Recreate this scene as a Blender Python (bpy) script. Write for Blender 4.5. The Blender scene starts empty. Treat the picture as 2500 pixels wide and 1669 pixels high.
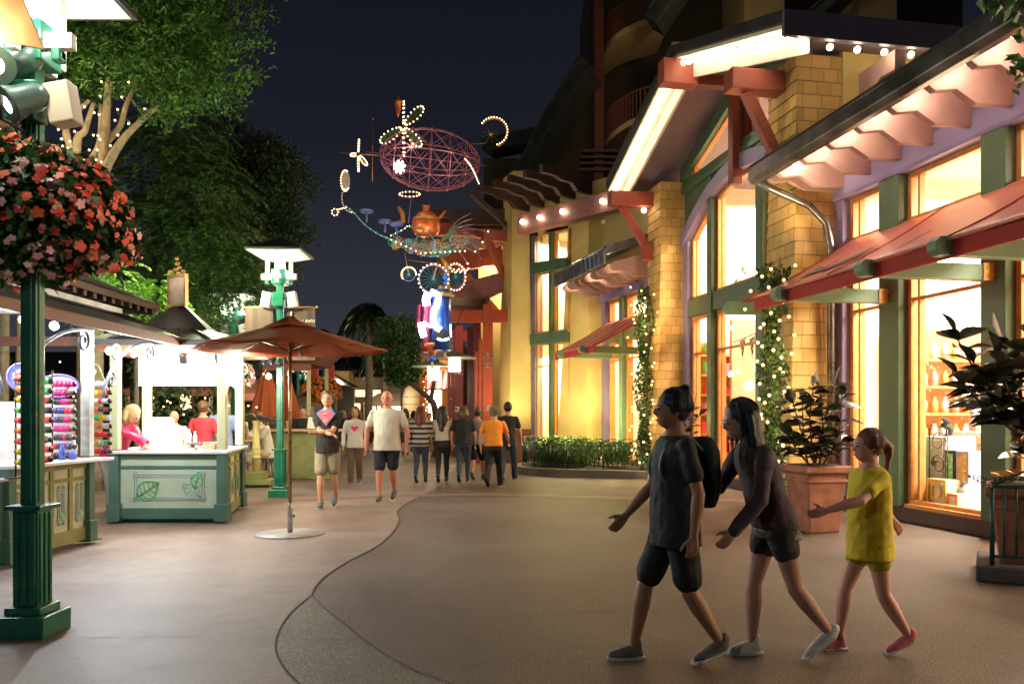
import bpy, bmesh, math, random
import numpy as np
from mathutils import Vector, Matrix
random.seed(7); rng = np.random.default_rng(7)
R = math.radians; PI = math.pi
S = bpy.context.scene; COL = S.collection
# ------------------------------------------------------------------ camera, world, exposure
FL, CX, HY, CH = 1944.0, 1250.0, 1014.0, 1.4      # focal length and horizon in photo pixels, camera height
cam = bpy.data.objects.new('camera', bpy.data.cameras.new('camera')); COL.objects.link(cam)
cam.location = (0, 0, CH); cam.rotation_euler = (R(90), 0, 0)
cam.data.sensor_width = 36; cam.data.lens = 36*FL/2500; cam.data.shift_y = (HY-834.5)/2500
cam.data.clip_end = 600; cam.data.clip_start = .05
S.camera = cam
S.view_settings.view_transform = 'Standard'; S.view_settings.look = 'None'
S.view_settings.exposure = 0.0; S.view_settings.gamma = 1
S.render.engine = 'CYCLES'; S.cycles.use_denoising = True
S.cycles.max_bounces = 6; S.cycles.diffuse_bounces = 3; S.cycles.glossy_bounces = 2; S.cycles.transparent_max_bounces = 12
S.cycles.sample_clamp_indirect = 4; S.cycles.caustics_reflective = False; S.cycles.caustics_refractive = False
w = bpy.data.worlds.new('World'); S.world = w; w.use_nodes = True
nt = w.node_tree; bg = nt.nodes['Background']
tc = nt.nodes.new('ShaderNodeTexCoord'); sx = nt.nodes.new('ShaderNodeSeparateXYZ'); cr = nt.nodes.new('ShaderNodeValToRGB')
nt.links.new(tc.outputs['Generated'], sx.inputs[0]); nt.links.new(sx.outputs['Z'], cr.inputs[0]); nt.links.new(cr.outputs[0], bg.inputs[0])
e = cr.color_ramp.elements
e[0].position = 0.0; e[0].color = (.062, .062, .076, 1); e[1].position = .55; e[1].color = (.005, .006, .011, 1)
m_ = cr.color_ramp.elements.new(.12); m_.color = (.032, .034, .046, 1)
m_ = cr.color_ramp.elements.new(.32); m_.color = (.011, .012, .020, 1)
bg.inputs[1].default_value = 1.0

def px(x, y, Y):                     # photo pixel -> point at depth Y
    return Vector(((x-CX)/FL*Y, Y, CH+(HY-y)/FL*Y))
def gnd(x, y, z=0):                  # photo pixel -> point on the ground
    Y = FL*(CH-z)/(y-HY); return Vector(((x-CX)/FL*Y, Y, z))
# ------------------------------------------------------------------ lights
def lamp(name, loc, power, color=(1,.78,.5), r=.06, parent=None, typ='POINT', **k):
    d = bpy.data.lights.new(name, typ); d.energy = power; d.color = color
    if typ in ('POINT', 'SPOT'): d.shadow_soft_size = r
    o = bpy.data.objects.new(name, d); COL.objects.link(o)
    for a, b in k.items():
        if a == 'target': continue
        setattr(d, a, b)
    if parent is not None: o.parent = parent; loc = WI(parent) @ Vector(loc)
    o.location = loc
    if 'target' in k:
        t = Vector(k['target'])
        if parent is not None: t = WI(parent) @ t
        o.rotation_euler = (t-Vector(loc)).to_track_quat('-Z', 'Y').to_euler()
    return o
# ------------------------------------------------------------------ materials
MATS = {}
def mat(name, col, rough=.6, var=.18, scale=6, bump=.0, bscale=40, metal=0, emit=None, es=0, spec=.4, grime=0):
    if name in MATS: return MATS[name]
    m = bpy.data.materials.new(name); m.use_nodes = True; n = m.node_tree; b = n.nodes['Principled BSDF']
    MATS[name] = m
    b.inputs['Roughness'].default_value = rough; b.inputs['Metallic'].default_value = metal
    b.inputs['Specular IOR Level'].default_value = spec
    c = (*col, 1)
    if emit:
        b.inputs['Emission Color'].default_value = (*emit, 1); b.inputs['Emission Strength'].default_value = es
        m.cycles.emission_sampling = 'NONE'
    if var > 0:
        t = n.nodes.new('ShaderNodeTexCoord'); z = n.nodes.new('ShaderNodeTexNoise'); z.inputs['Scale'].default_value = scale; z.inputs['Detail'].default_value = 5
        rmp = n.nodes.new('ShaderNodeValToRGB'); n.links.new(t.outputs['Object'], z.inputs[0]); n.links.new(z.outputs[0], rmp.inputs[0])
        rmp.color_ramp.elements[0].position = .3; rmp.color_ramp.elements[1].position = .7
        rmp.color_ramp.elements[0].color = (*[x*(1-var) for x in col], 1); rmp.color_ramp.elements[1].color = (*[min(1, x*(1+var)) for x in col], 1)
        n.links.new(rmp.outputs[0], b.inputs['Base Color'])
        mr = n.nodes.new('ShaderNodeMapRange'); mr.inputs[3].default_value = max(.05, rough-.12); mr.inputs[4].default_value = min(1, rough+.12)
        n.links.new(z.outputs[0], mr.inputs[0]); n.links.new(mr.outputs[0], b.inputs['Roughness'])
    else: b.inputs['Base Color'].default_value = c
    if bump:
        t = n.nodes.new('ShaderNodeTexCoord'); z = n.nodes.new('ShaderNodeTexNoise'); z.inputs['Scale'].default_value = bscale; z.inputs['Detail'].default_value = 4
        bp = n.nodes.new('ShaderNodeBump'); bp.inputs['Strength'].default_value = bump; bp.inputs['Distance'].default_value = .01
        n.links.new(t.outputs['Object'], z.inputs[0]); n.links.new(z.outputs[0], bp.inputs['Height']); n.links.new(bp.outputs[0], b.inputs['Normal'])
    return m
def glow(name, col, s, sampled=False):
    if name in MATS: return MATS[name]
    m = bpy.data.materials.new(name); m.use_nodes = True; n = m.node_tree; b = n.nodes['Principled BSDF']; MATS[name] = m
    b.inputs['Base Color'].default_value = (*col, 1); b.inputs['Emission Color'].default_value = (*col, 1); b.inputs['Emission Strength'].default_value = s
    if not sampled: m.cycles.emission_sampling = 'NONE'
    return m
def glass(name='glass', tint=(1, 1, 1)):
    if name in MATS: return MATS[name]
    m = bpy.data.materials.new(name); m.use_nodes = True; n = m.node_tree; MATS[name] = m
    for x in list(n.nodes): n.nodes.remove(x)
    o = n.nodes.new('ShaderNodeOutputMaterial'); mx = n.nodes.new('ShaderNodeMixShader'); tr = n.nodes.new('ShaderNodeBsdfTransparent'); g = n.nodes.new('ShaderNodeBsdfGlossy')
    f = n.nodes.new('ShaderNodeLayerWeight'); f.inputs[0].default_value = .5; g.inputs['Roughness'].default_value = .03; tr.inputs[0].default_value = (*tint, 1)
    pw = n.nodes.new('ShaderNodeMath'); pw.operation = 'POWER'; pw.inputs[1].default_value = 5; n.links.new(f.outputs['Facing'], pw.inputs[0])
    ad = n.nodes.new('ShaderNodeMath'); ad.operation = 'MULTIPLY_ADD'; ad.inputs[1].default_value = .6; ad.inputs[2].default_value = .03; n.links.new(pw.outputs[0], ad.inputs[0])
    n.links.new(ad.outputs[0], mx.inputs[0]); n.links.new(tr.outputs[0], mx.inputs[1]); n.links.new(g.outputs[0], mx.inputs[2]); n.links.new(mx.outputs[0], o.inputs[0])
    return m
def shingle(name, col, w_=.22, h_=.2):
    m = mat(name, col, .75, .12, 3, .25, 60); n = m.node_tree; b = n.nodes['Principled BSDF']
    g = n.nodes.new('ShaderNodeNewGeometry'); t = n.nodes.new('ShaderNodeTexCoord'); s = n.nodes.new('ShaderNodeSeparateXYZ'); n.links.new(t.outputs['Object'], s.inputs[0])
    a = n.nodes.new('ShaderNodeMath'); a.operation = 'ADD'; n.links.new(s.outputs[0], a.inputs[0]); n.links.new(s.outputs[1], a.inputs[1])
    cb = n.nodes.new('ShaderNodeCombineXYZ'); n.links.new(a.outputs[0], cb.inputs[0]); n.links.new(s.outputs[2], cb.inputs[1])
    br = n.nodes.new('ShaderNodeTexBrick'); br.inputs['Scale'].default_value = 1; br.inputs['Mortar Size'].default_value = .005; br.inputs['Brick Width'].default_value = w_; br.inputs['Row Height'].default_value = h_
    br.squash_frequency = 3; br.squash = 1.4
    br.inputs['Color1'].default_value = (*[x*1.05 for x in col], 1); br.inputs['Color2'].default_value = (*[x*.72 for x in col], 1); br.inputs['Mortar'].default_value = (*[x*.38 for x in col], 1)
    n.links.new(cb.outputs[0], br.inputs[0]); n.links.new(br.outputs[0], b.inputs['Base Color'])
    return m
def stripes(name, cols, axis=0, freq=8, rough=.6, mirror=False):       # hard bands along one object axis
    if name in MATS: return MATS[name]
    m = bpy.data.materials.new(name); m.use_nodes = True; n = m.node_tree; b = n.nodes['Principled BSDF']; MATS[name] = m; b.inputs['Roughness'].default_value = rough
    t = n.nodes.new('ShaderNodeTexCoord'); s = n.nodes.new('ShaderNodeSeparateXYZ'); n.links.new(t.outputs['Object'], s.inputs[0])
    mu = n.nodes.new('ShaderNodeMath'); mu.operation = 'MULTIPLY'; mu.inputs[1].default_value = freq; n.links.new(s.outputs[axis], mu.inputs[0])
    fr = n.nodes.new('ShaderNodeMath'); fr.operation = 'FRACT'; n.links.new(mu.outputs[0], fr.inputs[0])
    r = n.nodes.new('ShaderNodeValToRGB'); r.color_ramp.interpolation = 'CONSTANT'; n.links.new(fr.outputs[0], r.inputs[0]); n.links.new(r.outputs[0], b.inputs['Base Color'])
    el = r.color_ramp.elements
    for i, c in enumerate(cols):
        q = el[i] if i < 2 else el.new(i/len(cols)); q.position = i/len(cols); q.color = (*c, 1)
    return m
# ------------------------------------------------------------------ objects
WM = {}
def WI(o): return WM[o.name].inverted()
def tag(o, label=None, cat=None, group=None, kind=None):
    for k, v in (('label', label), ('category', cat), ('group', group), ('kind', kind)):
        if v: o[k] = v
    return o
def thing(name, loc, label, cat, group=None, rot=0):
    o = bpy.data.objects.new(name, None); COL.objects.link(o); o.empty_display_size = .1
    o.location = loc; o.rotation_euler = (0, 0, rot)
    WM[o.name] = Matrix.Translation(Vector(loc)) @ Matrix.Rotation(rot, 4, 'Z')
    return tag(o, label, cat, group)
def frame(loc, ang): return Matrix.Translation(Vector(loc)) @ Matrix.Rotation(ang, 4, 'Z')
I4 = Matrix.Identity(4)
class MB:
    def __init__(s, M=None): s.v = []; s.f = []; s.m = []; s.s = []; s.M = M or I4; s.cur = 0
    def add(s, vs, fs, smooth=False):
        b = len(s.v); s.v += [s.M @ Vector(p) for p in vs]
        for f in fs: s.f.append([b+i for i in f]); s.m.append(s.cur); s.s.append(smooth)
        return s
    def box(s, x0, x1, y0, y1, z0, z1):
        v = [(x, y, z) for z in (z0, z1) for y in (y0, y1) for x in (x0, x1)]
        return s.add(v, [(0, 2, 3, 1), (4, 5, 7, 6), (0, 1, 5, 4), (2, 6, 7, 3), (0, 4, 6, 2), (1, 3, 7, 5)])
    def cbox(s, c, sz, rz=0, rx=0, ry=0):
        Rm = Matrix.Translation(Vector(c)) @ Matrix.Rotation(rz, 4, 'Z') @ Matrix.Rotation(ry, 4, 'Y') @ Matrix.Rotation(rx, 4, 'X')
        v = [Rm @ Vector((x*sz[0]/2, y*sz[1]/2, z*sz[2]/2)) for z in (-1, 1) for y in (-1, 1) for x in (-1, 1)]
        return s.add(v, [(0, 2, 3, 1), (4, 5, 7, 6), (0, 1, 5, 4), (2, 6, 7, 3), (0, 4, 6, 2), (1, 3, 7, 5)])
    def beam(s, a, b, w_, h_, up=(0, 0, 1)):
        a = Vector(a); b = Vector(b); d = (b-a).normalized(); sd = d.cross(Vector(up))
        if sd.length < 1e-4: sd = Vector((1, 0, 0))
        sd.normalize(); u = sd.cross(d).normalized()
        v = [p+sd*i*w_/2+u*j*h_/2 for p in (a, b) for (i, j) in ((-1, -1), (1, -1), (1, 1), (-1, 1))]
        return s.add(v, [(3, 2, 1, 0), (4, 5, 6, 7), (0, 1, 5, 4), (1, 2, 6, 5), (2, 3, 7, 6), (3, 0, 4, 7)])
    def prism(s, poly, ax, a0, a1):      # poly in the two axes other than ax
        def P(p, a):
            q = list(p); q.insert(ax, a); return tuple(q)
        n = len(poly); v = [P(p, a0) for p in poly]+[P(p, a1) for p in poly]
        return s.add(v, [tuple(range(n-1, -1, -1)), tuple(range(n, 2*n))]+[(i, (i+1) % n, n+(i+1) % n, n+i) for i in range(n)])
    def frust(s, p0, z0, p1, z1):        # two matching horizontal polygons
        n = len(p0); v = [(*p, z0) for p in p0]+[(*p, z1) for p in p1]
        return s.add(v, [tuple(range(n-1, -1, -1)), tuple(range(n, 2*n))]+[(i, (i+1) % n, n+(i+1) % n, n+i) for i in range(n)])
    def tube(s, pts, r, n=6, closed=False, caps=True):
        pts = [Vector(p) for p in pts]; N = len(pts); rs = r if isinstance(r, (list, tuple)) else [r]*N; v = []; pu = None
        for i, p in enumerate(pts):
            a = pts[i-1] if (i or closed) else p; b = pts[(i+1) % N] if (i < N-1 or closed) else p
            d = (b-a)
            if d.length < 1e-9: d = Vector((0, 0, 1))
            d.normalize()
            if pu is None:
                u = d.orthogonal().normalized()
            else:
                u = pu-d*pu.dot(d)
                if u.length < 1e-6: u = d.orthogonal()
                u.normalize()
            pu = u; w2 = d.cross(u)
            v += [p+(u*math.cos(2*PI*k/n)+w2*math.sin(2*PI*k/n))*rs[i] for k in range(n)]
        f = [(i*n+k, i*n+(k+1) % n, ((i+1) % N)*n+(k+1) % n, ((i+1) % N)*n+k) for i in range(N if closed else N-1) for k in range(n)]
        if not closed and caps: f += [tuple(range(n-1, -1, -1)), tuple(range((N-1)*n, N*n))]
        return s.add(v, f, True)
    def lathe(s, prof, c=(0, 0, 0), n=20, R_=None, smooth=True):  # prof: [(r,z)]
        c = Vector(c); v = []
        for r, z in prof:
            for k in range(n):
                p = Vector((r*math.cos(2*PI*k/n), r*math.sin(2*PI*k/n), z))
                if R_ is not None: p = R_ @ p
                v.append(c+p)
        f = [(i*n+k, i*n+(k+1) % n, (i+1)*n+(k+1) % n, (i+1)*n+k) for i in range(len(prof)-1) for k in range(n)]
        s.add(v, f, smooth); m = len(prof)
        b = len(s.v)-m*n
        for idx in (0, m-1):
            if prof[idx][0] > 1e-5:
                ring = [b+idx*n+k for k in range(n)]
                s.f.append(ring[::-1] if idx == 0 else ring); s.m.append(s.cur); s.s.append(False)
        return s
    def ball(s, c, r, n=8, m=6, sc=(1, 1, 1)):
        v = [];
        for i in range(m+1):
            t = PI*i/m
            for k in range(n): v.append((c[0]+sc[0]*r*math.sin(t)*math.cos(2*PI*k/n), c[1]+sc[1]*r*math.sin(t)*math.sin(2*PI*k/n), c[2]-sc[2]*r*math.cos(t)))
        f = [(i*n+k, i*n+(k+1) % n, (i+1)*n+(k+1) % n, (i+1)*n+k) for i in range(m) for k in range(n)]
        return s.add(v, f, True)
    def quad(s, a, b, c, d): return s.add([a, b, c, d], [(0, 1, 2, 3)])
    def poly(s, pts): return s.add(pts, [tuple(range(len(pts)))])
    def build(s, name, mats, parent=None, bev=0, label=None, cat=None, group=None, kind=None, solid=0):
        if not isinstance(mats, (list, tuple)): mats = [mats]
        me = bpy.data.meshes.new(name)
        T = WI(parent) if parent is not None else I4
        me.from_pydata([T @ p for p in s.v], [], s.f)
        for m in mats: me.materials.append(m)
        me.polygons.foreach_set('material_index', s.m); me.polygons.foreach_set('use_smooth', s.s); me.update()
        o = bpy.data.objects.new(name, me); COL.objects.link(o)
        if parent is not None: o.parent = parent
        WM[o.name] = WM[parent.name] if parent is not None else I4
        if bev:
            b = o.modifiers.new('bevel', 'BEVEL'); b.width = bev; b.segments = 2; b.limit_method = 'ANGLE'; b.angle_limit = R(40)
        if solid:
            b = o.modifiers.new('solid', 'SOLIDIFY'); b.thickness = solid; b.offset = 0
        return tag(o, label, cat, group, kind)
def copy_tree(o, loc=None, rot=None, label=None, group=None, parent=None):
    c = o.copy(); COL.objects.link(c)
    if parent is not None: c.parent = parent
    if loc is not None: c.location = loc
    if rot is not None: c.rotation_euler = (0, 0, rot)
    if label: c['label'] = label
    if group: c['group'] = group
    WM[c.name] = (Matrix.Translation(c.location) @ Matrix.Rotation(c.rotation_euler[2], 4, 'Z')) if parent is None else WM[parent.name]
    for ch in list(o.children): copy_tree(ch, parent=c)
    return c
_bulbmesh = {}
def bulbs(pts, r, m, parent, name='bulb', most=99, elong=1.0):
    key = (r, m.name, elong)
    if key not in _bulbmesh:
        b = MB(); b.ball((0, 0, 0), r, 8, 6, (1, 1, elong)); me = bpy.data.meshes.new('bulb'); me.from_pydata(b.v, [], b.f); me.materials.append(m); me.polygons.foreach_set('use_smooth', [True]*len(b.f)); _bulbmesh[key] = me
    T = WI(parent); out = []
    for p in pts[:most]:
        o = bpy.data.objects.new(name, _bulbmesh[key]); COL.objects.link(o); o.parent = parent; o.location = T @ Vector(p); out.append(o); WM[o.name] = WM[parent.name]
    if len(pts) > most:
        b = MB()
        for p in pts[most:]: b.ball(p, r, 6, 4, (1, 1, elong))
        b.build(name+'_string', m, parent, kind='stuff')
    return out
def text(body, size, M, m, parent, name='lettering', ext=.004, align='CENTER', shear=0, font=None):
    c = bpy.data.curves.new(name, 'FONT'); c.body = body; c.size = size; c.extrude = ext; c.align_x = align; c.align_y = 'CENTER'; c.shear = shear
    c.resolution_u = 3; t_ = bpy.data.objects.new(name, c); COL.objects.link(t_); me = bpy.data.meshes.new_from_object(t_.evaluated_get(bpy.context.evaluated_depsgraph_get())); bpy.data.objects.remove(t_)
    me.materials.clear(); me.materials.append(m); o = bpy.data.objects.new(name, me); COL.objects.link(o); o.parent = parent
    o.matrix_local = WI(parent) @ M if parent is not None else M
    WM[o.name] = WM[parent.name] if parent is not None else I4
    return o
def Mvert(loc, facing):              # matrix for upright text whose face looks along 2-D direction `facing`
    n = Vector((facing[0], facing[1], 0)).normalized(); u = Vector((-n.y, n.x, 0)); M = Matrix.Identity(4)
    for i in range(3): M[i][0] = u[i]; M[i][1] = (0, 0, 1)[i]; M[i][2] = n[i]; M[i][3] = loc[i]
    return M
def leafmesh(P, D, size, name, m, parent=None, aspect=.45, jit=.5, **k):
    """many leaf quads: centres P (n,3), preferred directions D (n,3) or None"""
    n = len(P); a = rng.normal(size=(n, 3))
    if D is not None: a = D+a*jit
    a /= np.linalg.norm(a, axis=1)[:, None]; b = rng.normal(size=(n, 3)); b -= (b*a).sum(1)[:, None]*a; b /= np.linalg.norm(b, axis=1)[:, None]
    s_ = size*(.6+.8*rng.random(n))[:, None]; c = np.cross(a, b)
    V = np.stack([P-a*s_*.5, P+b*s_*aspect*.5+c*s_*.06, P+a*s_*.5, P-b*s_*aspect*.5+c*s_*.06], 1).reshape(-1, 3)
    if parent is not None:
        Tm = np.array(WI(parent)); V = V @ Tm[:3, :3].T+Tm[:3, 3]
    me = bpy.data.meshes.new(name); me.vertices.add(4*n); me.vertices.foreach_set('co', V.ravel().astype(np.float32))
    me.loops.add(4*n); me.loops.foreach_set('vertex_index', np.arange(4*n, dtype=np.int32)); me.polygons.add(n)
    me.polygons.foreach_set('loop_start', np.arange(0, 4*n, 4, dtype=np.int32)); me.polygons.foreach_set('loop_total', np.full(n, 4, dtype=np.int32))
    ms = m if isinstance(m, (list, tuple)) else [m]
    for q in ms: me.materials.append(q)
    if len(ms) > 1: me.polygons.foreach_set('material_index', rng.integers(0, len(ms), n).astype(np.int32))
    me.update(calc_edges=True); o = bpy.data.objects.new(name, me); COL.objects.link(o)
    if parent is not None: o.parent = parent
    WM[o.name] = WM[parent.name] if parent is not None else I4
    return tag(o, **k)
def leafmat(name, col, var=.45, rough=.45, trans=.0):
    m = mat(name, col, rough, var, 1.6, spec=.3)
    return m
# ------------------------------------------------------------------ shared materials
YEL = mat('yellow_stucco', (.70, .52, .20), .85, .14, 1.2, .35, 60)
YEL2 = mat('olive_stucco', (.56, .43, .18), .85, .10, 1.2, .25, 90)
SHG = shingle('yellow_shingles', (.72, .45, .15))
PLN = mat('dark_plinth', (.075, .045, .045), .6, .2, 4, .1)
REDP = mat('maroon_plinth', (.16, .045, .04), .6, .2, 4, .1)
GRN = mat('green_paint', (.075, .13, .075), .38, .12, 3, .05, 20)
GRN2 = mat('sage_paint', (.16, .27, .17), .4, .1, 3, .05, 20)
PUR = mat('lavender_paint', (.24, .20, .36), .4, .1, 2, .05, 20)
PUR2 = mat('grey_purple_paint', (.16, .12, .16), .5, .1, 2, .05, 20)
ORG = mat('varnished_wood', (.62, .27, .08), .4, .18, 9, .1, 50)
RED = mat('red_wood', (.33, .075, .05), .5, .15, 5, .1, 50)
DRED = mat('dark_red_wood', (.14, .03, .022), .5, .15, 5, .1, 50)
PNK = mat('pink_rafter_paint', (.50, .32, .295), .55, .1, 4, .1, 40)
CRM = mat('cream_soffit', (.75, .68, .55), .6, .08, 4)
DRK = mat('dark_roofing', (.028, .026, .028), .55, .35, 3, .3, 30)
GUT = mat('zinc_gutter', (.17, .155, .15), .3, .45, 2.5, .25, 7, metal=.75)
BRN = mat('dark_brown_beam', (.055, .028, .022), .55, .25, 5, .15, 40)
AWN = mat('red_canvas', (.66, .20, .18), .34, .12, 3, .10, 5, spec=.9)
AWN2 = mat('deep_red_canvas', (.42, .03, .025), .7, .12, 5)
PLT = mat('brass_plate', (.75, .42, .13), .5, .1, 6)
ROOM = mat('cream_room_paint', (.90, .83, .68), .8, .05, 2)
ROOMP = mat('salmon_room_paint', (.72, .34, .22), .8, .08, 2)
GLS = glass()
BULB = glow('bulb_warm', (1, .86, .62), 22)
BULBS = glow('small_bulb_warm', (1, .66, .34), 4.5)
BULBW = glow('lamp_white', (1, .97, .86), 14)
PGRN = mat('post_green_paint', (.007, .125, .075), .3, .15, 5, .05, 15, spec=.5)
SAGE = mat('kiosk_green', (.055, .125, .095), .42, .12, 4, .05, 30)
MINT = mat('kiosk_mint_panel', (.42, .50, .37), .5, .12, 4)
CTR = mat('white_counter', (.78, .78, .76), .3, .05, 5)
KPOST = mat('kiosk_post_cream', (.50, .52, .30), .45, .06, 4)
IRON = mat('wrought_iron', (.30, .33, .42), .35, .15, 8, metal=.5)
BLK = mat('black_metal', (.012, .012, .014), .4, .2, 8)
MET = mat('brushed_steel', (.45, .43, .40), .3, .15, 12, metal=.9)
COP = mat('bronze_pole', (.35, .17, .08), .3, .15, 12, metal=.8)
WOODK = mat('brown_fascia', (.16, .065, .045), .5, .2, 6, .1)
BARK = mat('pale_bark', (.24, .20, .14), .85, .3, 9, .6, 25)
BARKD = mat('dark_bark', (.07, .05, .035), .9, .3, 9, .6, 25)
L1 = leafmat('ficus_leaf', (.045, .135, .018)); L1b = leafmat('ficus_leaf_pale', (.10, .22, .04)); L2 = leafmat('feathery_leaf', (.045, .12, .018)); L3 = leafmat('dark_leaf', (.015, .045, .013))
L3b = leafmat('dark_leaf_pale', (.03, .055, .018))
LB = leafmat('bright_leaf', (.16, .34, .04)); LF = leafmat('hedge_leaf', (.13, .24, .05)); LR = mat('rubber_leaf', (.030, .022, .016), .28, .3, 3, spec=.6)
LRb = mat('rubber_leaf_green', (.035, .05, .022), .3, .3, 3, spec=.6)
TER = mat('terracotta', (.30, .115, .065), .7, .35, 5, .3, 18)
SKIN = mat('skin', (.52, .27, .17), .5, .06, 5); SKIN2 = mat('skin_tan', (.36, .17, .10), .5, .06, 5)
# ------------------------------------------------------------------ ground
def ground_mat(name, c1, c2, sc, speck, bmp=.3):
    m = bpy.data.materials.new(name); m.use_nodes = True; n = m.node_tree; b = n.nodes['Principled BSDF']
    t = n.nodes.new('ShaderNodeTexCoord'); a = n.nodes.new('ShaderNodeTexNoise'); a.inputs['Scale'].default_value = sc; a.inputs['Detail'].default_value = 8; a.inputs['Roughness'].default_value = .62
    r = n.nodes.new('ShaderNodeValToRGB'); r.color_ramp.elements[0].position = .36; r.color_ramp.elements[1].position = .64; r.color_ramp.elements[0].color = (*c1, 1); r.color_ramp.elements[1].color = (*c2, 1)
    s1 = n.nodes.new('ShaderNodeTexNoise'); s1.inputs['Scale'].default_value = 95; s1.inputs['Detail'].default_value = 3
    r2 = n.nodes.new('ShaderNodeValToRGB'); r2.color_ramp.elements[0].position = .5; r2.color_ramp.elements[0].color = (1-speck, 1-speck, 1-speck, 1); r2.color_ramp.elements[1].position = .66; r2.color_ramp.elements[1].color = (1+speck, 1+speck, 1+speck, 1)
    mx = n.nodes.new('ShaderNodeMix'); mx.data_type = 'RGBA'; mx.blend_type = 'MULTIPLY'; mx.inputs[0].default_value = 1
    st = n.nodes.new('ShaderNodeTexNoise'); st.inputs['Scale'].default_value = 2.6; st.inputs['Detail'].default_value = 6; st.inputs['Distortion'].default_value = 1.2
    r3 = n.nodes.new('ShaderNodeValToRGB'); r3.color_ramp.elements[0].position = .28; r3.color_ramp.elements[0].color = (.62, .62, .62, 1); r3.color_ramp.elements[1].position = .5; r3.color_ramp.elements[1].color = (1, 1, 1, 1)
    mx2 = n.nodes.new('ShaderNodeMix'); mx2.data_type = 'RGBA'; mx2.blend_type = 'MULTIPLY'; mx2.inputs[0].default_value = 1
    for q in (a, s1, st): n.links.new(t.outputs['Object'], q.inputs[0])
    n.links.new(a.outputs[0], r.inputs[0]); n.links.new(s1.outputs[0], r2.inputs[0]); n.links.new(st.outputs[0], r3.inputs[0])
    n.links.new(r.outputs[0], mx.inputs[6]); n.links.new(r2.outputs[0], mx.inputs[7]); n.links.new(mx.outputs[2], mx2.inputs[6]); n.links.new(r3.outputs[0], mx2.inputs[7]); n.links.new(mx2.outputs[2], b.inputs['Base Color'])
    vo = n.nodes.new('ShaderNodeTexVoronoi'); vo.inputs['Scale'].default_value = 1.7; rv = n.nodes.new('ShaderNodeValToRGB'); rv.color_ramp.elements[0].position = .035; rv.color_ramp.elements[0].color = (.5, .5, .5, 1); rv.color_ramp.elements[1].position = .05; rv.color_ramp.elements[1].color = (1, 1, 1, 1)
    n.links.new(t.outputs['Object'], vo.inputs[0]); n.links.new(vo.outputs['Distance'], rv.inputs[0]); mx3 = n.nodes.new('ShaderNodeMix'); mx3.data_type = 'RGBA'; mx3.blend_type = 'MULTIPLY'; mx3.inputs[0].default_value = .8
    n.links.new(mx2.outputs[2], mx3.inputs[6]); n.links.new(rv.outputs[0], mx3.inputs[7]); n.links.new(mx3.outputs[2], b.inputs['Base Color'])
    b.inputs['Roughness'].default_value = .5; b.inputs['Specular IOR Level'].default_value = .35
    bp = n.nodes.new('ShaderNodeBump'); bp.inputs['Strength'].default_value = bmp; bp.inputs['Distance'].default_value = .006; n.links.new(s1.outputs[0], bp.inputs['Height']); n.links.new(bp.outputs[0], b.inputs['Normal'])
    mr = n.nodes.new('ShaderNodeMapRange'); mr.inputs[3].default_value = .52; mr.inputs[4].default_value = .64; n.links.new(st.outputs[0], mr.inputs[0]); n.links.new(mr.outputs[0], b.inputs['Roughness'])
    return m
GR = ground_mat('brown_concrete', (.088, .056, .038), (.150, .100, .070), .55, .6, .9)
GL = ground_mat('smooth_concrete', (.150, .108, .086), (.235, .172, .140), .6, .2, .25)
GG = ground_mat('pebble_concrete', (.105, .090, .060), (.155, .135, .092), 1.2, .5, .6)
GB = ground_mat('reddish_band_concrete', (.15, .075, .06), (.20, .105, .085), 1.5, .3, .3)
JNT = mat('joint_line', (.040, .029, .024), .9, 0)
MB().box(-120, 120, -20, 220, -.5, 0).build('ground', GR, kind='structure')
def D(x, y, z=0): return gnd(x*1.0643, y*1.0643, z)
Scurve = [(1000, 1120), (940, 1150), (912, 1172), (916, 1190), (905, 1215), (868, 1250), (802, 1285), (748, 1320), (724, 1345), (716, 1365)]
Lcurve = [(716, 1365), (680, 1393), (652, 1425), (636, 1460), (633, 1490), (645, 1520), (668, 1550), (705, 1585), (760, 1640), (830, 1720)]
Rcurve = [(716, 1365), (745, 1395), (790, 1430), (840, 1470), (900, 1510), (970, 1545), (1050, 1575), (1300, 1720)]
def smooth(pts, n=5):
    P = [Vector(p) for p in pts]; out = []
    for i in range(len(P)-1):
        p0 = P[max(i-1, 0)]; p1 = P[i]; p2 = P[i+1]; p3 = P[min(i+2, len(P)-1)]
        for k in range(n):
            t = k/n; out.append(.5*((2*p1)+(-p0+p2)*t+(2*p0-5*p1+4*p2-p3)*t*t+(-p0+3*p1-3*p2+p3)*t**3))
    return out+[P[-1]]
sc_ = smooth([D(*p, .004) for p in Scurve]); lc_ = smooth([D(*p, .004) for p in Lcurve]); rc_ = smooth([D(*p, .004) for p in Rcurve])
b = MB(); pl = sc_+lc_[1:]
b.poly([Vector((-60, sc_[0].y+20, .004)), Vector((-60, -2, .004)), Vector((lc_[-1].x, -2, .004))]+pl[::-1]+[Vector((sc_[0].x-.2, sc_[0].y+20, .004))])
b.build('smooth_pavement', GL, kind='structure')
b = MB(); b.poly(lc_+rc_[1:][::-1]); b.build('pebble_pavement', GG, kind='structure')
def ribbon(pts, w_, name, m, z=.008):
    b = MB(); P = [Vector((p[0], p[1], z)) for p in pts]; L = []
    for i, p in enumerate(P):
        d = (P[min(i+1, len(P)-1)]-P[max(i-1, 0)]); d.z = 0; d.normalize(); q = Vector((-d.y, d.x, 0))*w_/2; L.append((p+q, p-q))
    for i in range(len(L)-1): b.quad(L[i][0], L[i][1], L[i+1][1], L[i+1][0])
    return b.build(name, m, kind='structure')
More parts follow.
